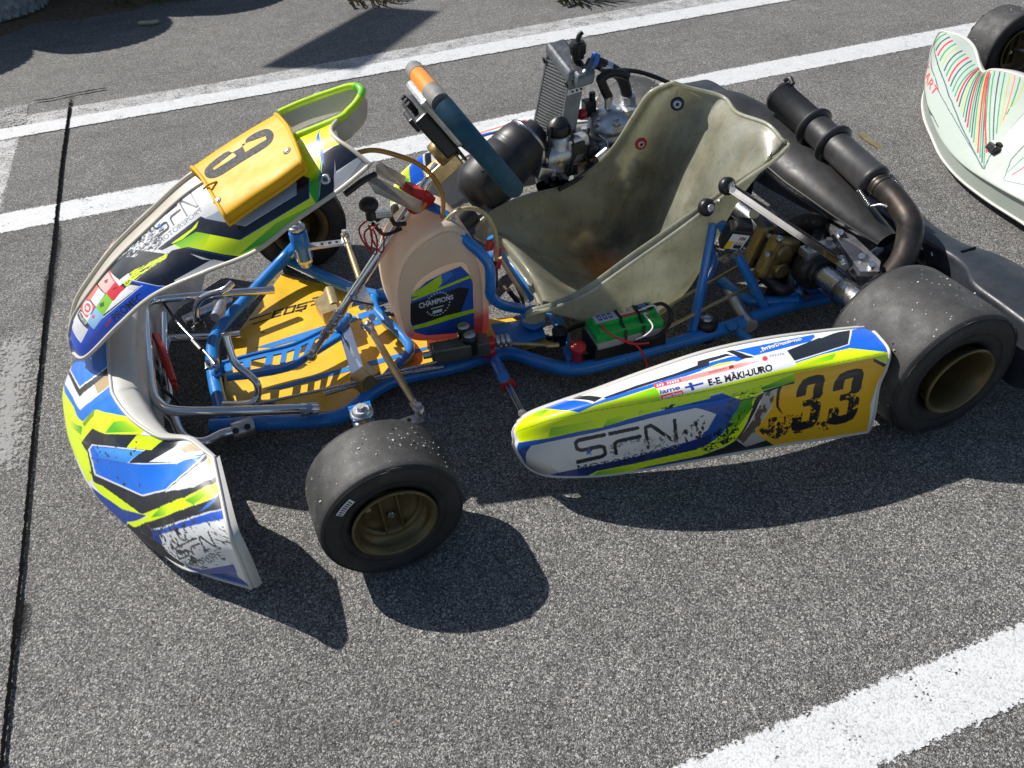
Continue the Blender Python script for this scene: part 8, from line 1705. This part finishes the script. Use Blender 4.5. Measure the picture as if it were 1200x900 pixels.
    f=MB(); p=at(676,170,y=.205); f.box(p,(.055,.035,.05),rt,0,.008); f.box(p+V(-.004,-.02,.0),(.035,.008,.03),rt,1,.002); f.cyl(p+V(.03,-.02,-.01),p+V(.03,-.03,-.01),.012,1,14); part(f,'inlet_manifold',['castalu','darkmetal'],e)
    l=MB(); l.cyl(at(694,121,y=.31),at(694,108,y=.31),.008,0,12); l.box(at(690,126,y=.31),(.03,.03,.04),None,0,.004); l.sph(at(682,134,y=.29),.014,1,12); part(l,'engine_sensor',['black','red'],e)
    # carburettor and airbox
    c=MB(); cc=at(655,172,y=.215); c.cyl(cc+V(0,0,-.055),cc+V(0,0,.03),.026,0,24,ch=.003); c.cyl(cc+V(-.045,0,-.02),cc+V(.06,0,-.015),.030,0,24,ch=.003); c.cyl(cc+V(.045,0,-.015),cc+V(.075,.01,-.015),.036,1,24,ch=.004); c.cyl(cc+V(0,0,-.10),cc+V(0,0,-.05),.024,0,8)
    c.cyl(cc+V(0,0,.03),cc+V(0,0,.058),.029,2,24,ch=.004); c.lathe([(.058,.027),(.068,.020),(.075,.006)],cc,(0,0,1),2,20); c.box(cc+V(.02,-.028,-.055),(.03,.012,.02),None,1,.003); c.cyl(cc+V(-.01,-.034,-.03),cc+V(-.01,-.026,-.03),.006,3,8)
    c.tube([cc+V(-.024,-.014,.06),cc+V(-.034,-.022,.02),cc+V(-.045,-.03,-.05),cc+V(-.05,-.03,-.12)],.003,2,8,4); c.tube([cc+V(.02,-.02,.06),cc+V(.026,-.03,0),cc+V(.015,-.04,-.05)],.003,2,8,4)
    part(c,'carburettor',['castalu','darkmetal','black','brass'],e)
    return e,hc
eng,hc=engine()
m=MB(); a=at(612,170,y=.235); b=at(556,228,y=.195)
d=b-a; L=np.linalg.norm(d)
m.lathe([(-.055,.030),(-.045,.032),(-.03,.050),(-.01,.060),(.0,.0625),(.03,.066),(.034,.063),(.038,.066),(.042,.063),(.046,.066),(L*.6,.070),(L*.9,.066),(L,.058),(L+.016,.038),(L+.02,.0001)],a,d,0,40)
m.tube([a-d/L*.04,at(628,176,y=.225),at(642,180,y=.215)],.030,0,20,4); m.tube([b+V(-.02,-.03,-.03),b+V(-.08,-.05,-.05),b+V(-.13,-.05,-.06)],.030,0,18,4)
m.lathe([(-.006,.034),(-.004,.0365),(.004,.0365),(.006,.034)],at(632,177,y=.222),V(1,-.1,0),1,24)
for t in (.52,.58): m.lathe([(-.003,.069),(-.001,.0725),(.001,.0725),(.003,.069)],a+d*t,d,0,40)
m.lathe([(-.004,.055),(-.003,.0575),(.003,.0575),(.004,.055)],a-d/L*.022,d,1,30)
for k in range(5):
    w_=a+d*.62; m.box(w_+V(.02*k-.04,-.055,.045-.008*k),(.008,.012,.006),None,0,.001)
part(m,'airbox',['airbox','steel'])
m=MB(); m.prism([at(628,215,y=.16),at(650,206,y=.16),at(668,212,y=.16),at(650,226,y=.16),at(632,224,y=.16)],V(0,0,-.008),0); 
for (px,py) in ((640,214),(648,211),(656,210),(646,218)): m.cyl(at(px,py,y=.158),at(px,py,y=.158)+V(0,-.004,.006),.006,1,8)
m.box(at(636,202,y=.19),(.04,.03,.03),(0,.4,.2),0,.004); m.tube([at(655,222,y=.14),at(680,208,y=.15),at(702,190,y=.15)],.006,1,8,3); m.cyl(at(700,186,y=.16),at(712,176,y=.16),.010,0,12)
part(m,'engine_mount',['alu','black'])
# ---------------------------------------------------------------- radiator
def radiator():
    tn=at(666,92,y=.285); tf=at(643,62,y=.385); bn=at(651,190,y=.255); bf=at(624,160,y=.355)
    th=V(.036,-.004,.006)
    m=MB(); 
    m.add([tn,tf,bf,bn],[(0,1,2,3)],0,False)
    m.add([tn+th,tf+th,bf+th,bn+th],[(3,2,1,0)],0,False)
    o=part(m,'radiator',['radcore'])
    y=(tf-tn);y/=np.linalg.norm(y); z=(tn-bn);z/=np.linalg.norm(z); x=np.cross(y,z)*-1
    x=th/np.linalg.norm(th)
    f=MB()
    def fr(a,b,w,mt): 
        f.prism([a-x*.002,b-x*.002,b+th+x*.002,a+th+x*.002],w,mt)
    fr(tn,bn,-y*.006,0); part(f,'radiator_frame',['radalu'],o); f=MB(); fr(tf,bf,y*.006,0); part(f,'radiator_frame',['radalu'],o)
    t=MB(); rt=Matrix(((x[0],y[0],z[0],0),(x[1],y[1],z[1],0),(x[2],y[2],z[2],0),(0,0,0,1)))
    c=(tn+tf)/2+th/2+z*.006; t.box(c,(.048,np.linalg.norm(tf-tn)+.016,.026),rt,0,.007); part(t,'radiator_tank',['radalu'],o); t=MB(); c=(bn+bf)/2+th/2-z*.012; t.box(c,(.05,np.linalg.norm(tf-tn)+.016,.030),rt,0,.007); part(t,'radiator_tank',['radalu'],o)
    t=MB(); c=tn+th/2+z*.002-y*.012; t.box(c+th*.35,(.046,.03,.030),rt,0,.006); t.cyl(c+th*.5,at(694,72,y=.29),.0135,0,16)
    part(t,'radiator_outlet',['radalu'],o)
    k=MB(); p=at(677,62,y=.305); k.lathe([(-.012,.016),(-.004,.016),(-.002,.0185),(.022,.0185),(.027,.015)],p,(0,0,1),0,24); 
    for i in range(14):
        a=i*math.tau/14; k.box((p[0]+.0185*math.cos(a),p[1]+.0185*math.sin(a),p[2]+.009),(.0035,.0035,.02),(0,0,a),0)
    k.tube([p+V(0,0,.026),p+V(.004,0,.038),p+V(.012,0,.046)],.006,0,10,3); part(k,'radiator_cap',['black'],o)
    for q,n in (((639,68),y),((663,93),-y)):
        b=MB()
        c=at(*q,y=.385 if q[0]<650 else .28); b.lathe([(-.002,.004),(-.002,.008),(.002,.008),(.002,.004)],c+n*.006-z*.008,x,0,16,closed=True); part(b,'radiator_bracket',['black'],o)
    b=MB(); b.prism([tn-y*.007-z*.022,tn-y*.007-z*.034,tn-y*.007-z*.034+th*1.2,tn-y*.007-z*.022+th*1.2],-y*.002,1)
    for i in range(3): b.cyl(tn-y*.009-z*.028+th*(.3+i*.3),tn-y*.0105-z*.028+th*(.3+i*.3),.003,0,8)
    part(b,'radiator_bracket',['black','alu'],o)
    h=MB(); h.tube([bn+th/2-z*.02,bn+th/2-z*.06-y*.01,at(672,172,y=.24),at(682,166,y=.25)],.014,0,14,4); part(h,'radiator_hose',['rubberhose'],o); h=MB(); h.tube([bf+th*.5-z*.02,bf+th*.5-z*.10+V(0,-.03,0),V(.62,.27,.06)],.007,1,10,3); part(h,'radiator_hose',['rubberhose','alu'],o)
radiator()
# ---------------------------------------------------------------- exhaust
m=MB()
n=8
cl=[at(822,116,y=.42),at(852,128,z=.30),at(890,152,z=.275),at(930,186,z=.26),at(968,219,z=.245),at(1004,252,z=.225),at(1040,282,z=.205)]; d=cl[-1]-cl[-2]
P=cr1(np.array(cl),43); w=np.interp(np.linspace(0,1,43),[0,.12,.35,.60,.86,1],[.034,.064,.082,.076,.044,.028])
T=np.gradient(P,axis=0);T/=np.linalg.norm(T,axis=1)[:,None]; N=np.cross(T,V(0,0,1));N/=np.linalg.norm(N,axis=1)[:,None]; B=np.cross(N,T)
A=np.linspace(0,2*np.pi,29)
G=P[:,None]+w[:,None,None]*(np.cos(A)[None,:,None]*N[:,None]*1.0+np.sin(A)[None,:,None]*B[:,None]*.62); m.grid(G,0,True)
m.tube(P+N*w[:,None]*1.0,.003,0,6); m.tube(P-N*w[:,None]*1.0,.003,0,6)
m.prism([at(942,300,z=.17),at(958,262,z=.20),at(966,258,z=.20),at(956,300,z=.16)],V(.03,.0,0),1)
part(m,'exhaust_chamber',['muffler','black'])
m=MB(); a=at(913,112,x=1.20); b=at(1026,214,x=1.20); d=b-a; L=np.linalg.norm(d); r=.0375
m.lathe([(0,.012),(.0,r-.004),(.004,r),(.012,r),(.013,r-.002),(L-.012,r-.002),(L-.010,r),(L,r-.002),(L+.004,r-.010)],a,d,0,44)
for t in (.40,.60): m.lathe([(-.007,r),(-.007,r+.009),(-.002,r+.010),(.003,r+.004),(.005,r)],a+d*t,d,0,44)
u=d/L
for t in (.40,.60): m.box(a+d*t+V(-.03,0,-.035),(.012,.012,.05),None,0,.002)
m.tube([a+V(.01,0,.036),a+u*.012+V(.014,0,.046),a+u*.03+V(.012,0,.040)],.006,0,10,3)
o=part(m,'muffler',['muffler'])
m=MB(); m.tube([b-u*.01,b+u*.02,at(1043,228,x=1.205),at(1057,245,x=1.205),at(1066,262,x=1.20),at(1065,282,x=1.19),at(1058,304,x=1.17),at(1046,322,x=1.15)],.0265,0,28,6)
for k in range(2): m.lathe([(-.003,.0265),(-.001,.0285),(.001,.0285),(.003,.0265)],b+u*(.012+k*.010),d,0,28)
part(m,'exhaust_elbow','elbow')
m=MB()
def spring(a,b,r,n):
    a=np.array(a);b=np.array(b);d=b-a;l=np.linalg.norm(d);d/=l;u=np.cross(d,V(0,0,1));u/=np.linalg.norm(u);w=np.cross(d,u);t=np.linspace(0,1,n*10)
    m.tube([a+d*l*.06+d*l*.88*k+r*(math.cos(k*n*6.283)*u+math.sin(k*n*6.283)*w) for k in t],.0017,0,5); m.tube([a,a+d*l*.08],.002,0,6); m.tube([b-d*l*.08,b],.002,0,6)
spring(at(1006,222,x=1.165),at(1020,242,x=1.165),.0048,9); m.tube([at(1020,242,x=1.165),at(1032,240,x=1.175),at(1040,243,x=1.18)],.003,0,8,3)
part(m,'exhaust_spring','steel'); m=MB()
spring(at(1042,204,x=1.235),at(1058,222,x=1.235),.0045,8)
part(m,'exhaust_spring','steel')
m=MB(); m.tube([at(1000,300,z=.13),at(1030,322,z=.12),at(1062,318,z=.12)],.009,0,10,3)
for (px,py,qx,qy) in ((1048,318,1066,286),(1058,320,1078,290),(1066,325,1074,282),(1078,296,1096,318)): m.prism([at(px,py,z=.15),at(px+4,py,z=.15),at(qx+4,qy,z=.17),at(qx,qy,z=.17)],V(0,.004,-.03),0)
m.tube([at(1040,318,z=.14),at(1090,318,z=.15),at(1112,322,z=.15)],.010,0,10,3); m.box(at(1085,300,z=.16),(.05,.05,.03),(0,.2,.5),0,.004); m.tube([at(1088,302,z=.165),at(1110,312,z=.16),at(1122,322,z=.155)],.007,1,8,3)
for (px,py) in ((1080,289),(1062,318),(1095,297)): m.cyl(at(px,py,z=.175),at(px,py,z=.188),.007,1,6)
part(m,'exhaust_support',['black','alu'])
# ---------------------------------------------------------------- rear bumper
def rear_bumper():
    ys=[.76,.745,.70,.60,.53,.48,.44,.40,.31,.22,.16,.08,0.,-.08,-.16,-.22,-.31,-.40,-.44,-.48,-.53,-.60,-.70,-.745,-.76]
    f,b=[],[]
    for y in ys:
        t=abs(y)
        fx=np.interp(t,[0,.25,.40,.46,.53,.72,.76],[1.285,1.252,1.255,1.250,1.212,1.204,1.235]); bx=np.interp(t,[0,.10,.19,.31,.40,.45,.50,.60,.70,.76],[1.42,1.408,1.358,1.325,1.318,1.338,1.346,1.352,1.352,1.320])
        f.append(fx);b.append(bx)
    f=np.array(f);b=np.array(b); n=len(ys); C=[]
    for y,fx,bx in zip(ys,f,b):
        zt=np.interp(abs(y),[0,.3,.42,.5,.76],[.200,.203,.210,.214,.205]); zb=.075 if abs(y)<.74 else .11
        if abs(y)>.74: zt-=.02
        c=[(fx,zb),(fx,zb+.02),(fx,zt-.010),(fx+.0025,zt-.003),(fx+.008,zt),((fx+bx)/2,zt+.001),(bx-.009,zt),(bx-.003,zt-.003),(bx,zt-.011),(bx,zb+.02),(bx-.006,zb),(fx,zb)]
        C.append([V(x,y,z) for x,z in c])
    G=cr1(np.array(C),120); m=MB(); m.grid(G,0,False); m.add(G[0],[tuple(range(12))],0,False); m.add(G[-1],[tuple(range(12))[::-1]],0,False)
    m.tube([V(1.19,.24,.07),V(1.26,.24,.12),V(1.30,.24,.12)],.014,1,12,3); m.tube([V(1.19,-.24,.07),V(1.26,-.24,.12),V(1.30,-.24,.12)],.014,1,12,3)
    # seams and red reflector flecks
    o=part(m,'rear_bumper',['blackplastic','alu'])
    for y,w in ((-.43,.003),(.43,.003)):
        fx=1.255;bx=1.333; zt=.2135
        s=MB(); s.box(((fx+bx)/2,y,zt-.002),(bx-fx-.04,w,.008),None,0); part(s,'bumper_seam',['darkmetal'],o)
    s=MB(); s.prism([at(1005,158,z=.21),at(1012,156,z=.21),at(1024,167,z=.21),at(1034,172,z=.21),at(1028,175,z=.21),at(1014,166,z=.21)],V(0,0,.004),1)
    part(s,'tape_scrap',['darkmetal','rod'],o)
rear_bumper()
# ================================================================== the other kart
def second_kart():
    H=K2HEAD+math.pi; c,s=math.cos(H),math.sin(H); Rm=np.array([[c,-s,0],[s,c,0],[0,0,1]])
    C=nose2_ctrl(); nose_pt=C[8,2]*V(1,1,0); off=nose_pt-Rm@V(-.55,0,0)
    K2=lambda p:np.asarray(p)@Rm.T+off
    k=tag(empty('racing_kart',tuple(K2(V(.5,0,0))),H),'white kart with red and green striped nose, cut off by the right edge','kart')
    o=fairing('front_bumper_fairing',C,1200,420,'#b4beb4',LIV.get('nose2',[]),None,-.004,.0045,k,'livery')
    e=cr1(C[:,-1],140); n=len(e); t=np.abs(np.linspace(-1,1,n)); f=V(-c,-s,0); w=np.interp(t,[0,.35,.62,.8,1],[.066,.052,.030,.014,.008]); R0=[e]
    for q,dz in ((.3,.002),(.75,-.003),(1.,-.02),(1.08,-.06),(1.1,-.12)): R0.append(e-f*w[:,None]*q+V(0,0,dz))
    m=MB(); m.grid(np.stack(R0,1),0)
    for S in (C[-1],C[0]):
        q=cr1(S,24); m.grid(np.stack([q,q-f*.012,q-f*.03+V(0,0,-.004)],1),0)
    m.build('fairing_ledge',['whiteplastic'],o)
    P=panel_ctrl()+V(.20,0,-.03); G=patch(P,80,40); m=MB()
    for sg in (1,-1):
        g=G*V(1,sg,1); m.grid(K2(g.reshape(-1,3)).reshape(g.shape),0)
    near=cr1(P[:-1,-1],60); m.grid(K2(np.stack([near,near*V(1,0,1)-V(0,0,.01),near*V(1,-1,1)],1).reshape(-1,3)).reshape(60,3,3),0)
    m.build('front_panel',['whiteplastic'],k)
    for sg in (1,-1):
        c0=V(2.515,.665,.1253) if sg>0 else K2(K2i(V(2.515,.665,.1253))*V(1,-1,1))
        w_=fw.copy(); COL.objects.link(w_); w_.parent=k; w_.matrix_parent_inverse=wm(k).inverted(); w_.location=c0; w_.rotation_euler=(0,0,H+(0 if sg<0 else math.pi)-.15 if sg<0 else -.12+H*.3+math.pi)
        for ch in list(fw.children):
            if ch.name.startswith('tyre_sticker'): continue
            d=ch.copy(); COL.objects.link(d); d.parent=w_; d.matrix_parent_inverse=Matrix.Identity(4)
    for sg in (1,-1):
        m=MB(); w0=K2i(V(2.515,.665,.1253)); wx,wy=w0[0],abs(w0[1])
        m.tube(K2(np.array([V(-.30,sg*.14,.05),V(-.05,sg*.21,.05),V(.10,sg*.15,.05),V(.4,sg*.16,.05),V(.6,sg*.27,.05),V(1.1,sg*.27,.05)])),.0155,0,12,4)
        m.tube(K2(np.array([V(-.05,sg*.21,.06),V(wx*.6,sg*wy*.6,.10),V(wx,sg*(wy-.15),.13)])),.0155,0,12,4); m.cyl(K2(V(wx,sg*(wy-.15),.08)),K2(V(wx,sg*(wy-.15),.2)),.018,0,16)
        m.tube(K2(np.array([V(wx,sg*(wy-.15),.12),V(wx,sg*wy,.125)])),.0105,1,12)
        m.tube(K2(np.array([V(-.30,sg*.14,.05),V(-.33,0,.05)])),.0155,0,12,4); m.tube(K2(np.array([V(1.1,sg*.27,.05),V(1.12,0,.05)])),.0155,0,12,4)
        m.tube(K2(np.array([V(-.38,sg*.0,.17),V(-.38,sg*.18,.17),V(-.35,sg*.2,.16),V(-.1,sg*.23,.09)])),.0098,1,12,4)
        m.build('frame_side',['darkmetal','steel'],k)
    m=MB(); p=at(1168,176,z=.135); m.box(p,(.05,.035,.02),(0,.5,-.3),0,.004); m.cyl(p+V(0,0,.008),p+V(0,0,.02),.008,0,8); m.build('bumper_clip',['black'],k)
def K2i(p):
    H=K2HEAD+math.pi; c,s=math.cos(H),math.sin(H); Rm=np.array([[c,-s,0],[s,c,0],[0,0,1]]); off=nose2_ctrl()[8,2]*V(1,1,0)-Rm@V(-.55,0,0)
    return (np.asarray(p)-off)@Rm
second_kart()
# ================================================================== edge of the paddock: tyre stacks, weeds, soil
def big_tyre(name,c,R_,w,rr,tilt=0,rot=0,mat='oldtyre'):
    m=MB(); pr=smoothprof(tyre_prof(R_,w,rr),3); L=len(pr); m.lathe(pr,(0,0,0),(0,0,1),0,64)
    inner=[(-w*.4,rr+.001),(-w*.3,rr+.05),(0,R_-.03),(w*.3,rr+.05),(w*.4,rr+.001)]; m.lathe(inner,(0,0,0),(0,0,1),1,48,cap=False)
    for row in range(4):
        z=(-.34+row*.225)*w
        for k in range(44):
            a=(k+.5*(row%2))*math.tau/44; m.box((R_*.992*math.cos(a),R_*.992*math.sin(a),z),(.016,.030,w*.15),Euler((.5 if row%2 else -.5,0,0)).to_matrix().to_4x4() if False else Matrix.Rotation(a,4,'Z')@Matrix.Rotation(.5 if row%2 else -.5,4,'X'),0)
    o=m.build(name,[mat,'rubberhose'],None); o.location=c; o.rotation_euler=(tilt,0,rot); return o
proto=None; rr_=random.Random(5)
stackpos=[(-1.28,4.10),(-.67,4.33),(-.07,4.56),(.55,4.79),(-1.90,3.90)]
names=['at the top left corner','second from the top left corner','third from the top left corner','farthest right by the bare soil','outside the left edge']
for i,(x,y) in enumerate(stackpos):
    for j in range(6):
        if proto is None: o=proto=big_tyre('car_tyre',(x,y,.095),.325,.18,.19)
        else: o=proto.copy(); COL.objects.link(o); o.location=(x+rr_.uniform(-.012,.012)*j,y+rr_.uniform(-.012,.012)*j,.095+j*.188); o.rotation_euler=(0,0,rr_.uniform(0,6))
        lev=['lowest','second','third','fourth','fifth','topmost'][j]
        tag(o,f'weathered grey car tyre, {lev} in the stack {names[i]}','tyre','car tyres stacked along the paddock edge')
# low bank of soil behind the stacks
def soil():
    m=MB(); n=60;k=24; G=np.zeros((n,k,3))
    xs=np.linspace(-3,9,n)
    for i,x in enumerate(xs):
        for j in range(k):
            t=j/(k-1); y0=3.50+.25*(x-.2)*.33 if x<1.2 else 3.55+.30*(x-1.2)
            y=y0+t*6+.05*math.sin(x*7)+.03*math.sin(x*19+1); G[i,j]=(x,y,-.01+min(t*8,1)*.03+.02*math.sin(x*9+j)*min(t*4,1)+.3*t*t)
    m.grid(G,0,True); structure(m.build('soil_bank','soil'))
soil()
def weed(c,n,h,sp,mat,label,name='weed'):
    m=MB(); g=random.Random(int(c[0]*1000)+n)
    for _ in range(n):
        a=g.uniform(0,6.28);r=sp*g.random()**.7; b=V(c[0]+r*math.cos(a),c[1]+r*math.sin(a)*.6,c[2]); L=h*g.uniform(.5,1.1); d=V(math.cos(a)*g.uniform(.2,.8),math.sin(a)*g.uniform(.2,.8),1); d/=np.linalg.norm(d); s=np.cross(d,V(g.uniform(-1,1),g.uniform(-1,1),.1)); s/=np.linalg.norm(s)+1e-9; wd=g.uniform(.004,.011)
        p=[b,b+d*L*.5,b+d*L*.85+V(math.cos(a),math.sin(a),-.4)*L*.2,b+d*L+V(math.cos(a),math.sin(a),-.9)*L*.35]
        m.add([p[0]-s*wd*.5,p[0]+s*wd*.5,p[1]+s*wd,p[1]-s*wd,p[2]+s*wd*.8,p[2]-s*wd*.8,p[3]],[(0,1,2,3),(3,2,4,5),(5,4,6)],g.choice([0,0,1]),False)
    o=m.build(name,[mat,'leafdry']); tag(o,label,'weed'); return o
E0=at(690,2,z=0); weed((E0[0],E0[1]+.06,0),90,.13,.16,'leaf','small green weed tuft at the top edge right of the steering wheel')
E0=at(445,6,z=0); weed((E0[0],E0[1]+.05,.0),70,.08,.14,'leafdry','dry grass tuft beside bare soil above the triangular shadow')
E0=at(200,2,z=0); weed((E0[0],E0[1]+.12,.0),90,.12,.35,'leaf','dark green grass tuft in the shade of the tyre stacks')
m=MB(); m.tube([at(163,27,z=.012),at(174,26.5,z=.016),at(186,25,z=.012)],.010,0,8,3); tag(m.build('stick','twig'),'short pale stick lying in the shade of the tyres','stick')
g=random.Random(11)
for (px,py) in ((478,111),(1125,42),(733,58),(618,121)):
    pass
# board on a wire, added out of frame just to cast the slanted shadow
def shadow_caster():
    h0=3.0; sh=lambda x,y,h:V(x-.6*h,y+.714*h,h)
    A=at(306,79,z=0);D=at(437,8,z=0);Bq=at(420,83,z=0);Cq=at(515,13,z=0)
    k=math.sin(SAZ)/math.tan(SEL),math.cos(SAZ)/math.tan(SEL)
    def lift(p,h): return V(p[0]-k[0]*h,p[1]+k[1]*h,h)
    h1=h0+.48
    a,d=lift(A,h0),lift(D,h0); b,c=lift(Bq,h1),lift(Cq,h1)
    m=MB(); nrm=np.cross(d-a,b-a); nrm/=np.linalg.norm(nrm); m.prism([a,d,c,b],nrm*.008,0)
    u=c-b; u[2]=0; u/=np.linalg.norm(u)
    m.tube([b-u*2.6,b,c,c+u*4.2],.003,1,6)
    for p in (b-u*2.6,c+u*4.2): m.tube([V(p[0],p[1],0),V(p[0],p[1],p[2]+.1)],.03,1,12)
    tag(m.build('shadow_caster',['shadow_caster','steel']),'unseen pale board on a high wire, added to cast the slanted shadow','shadow_caster')
shadow_caster()
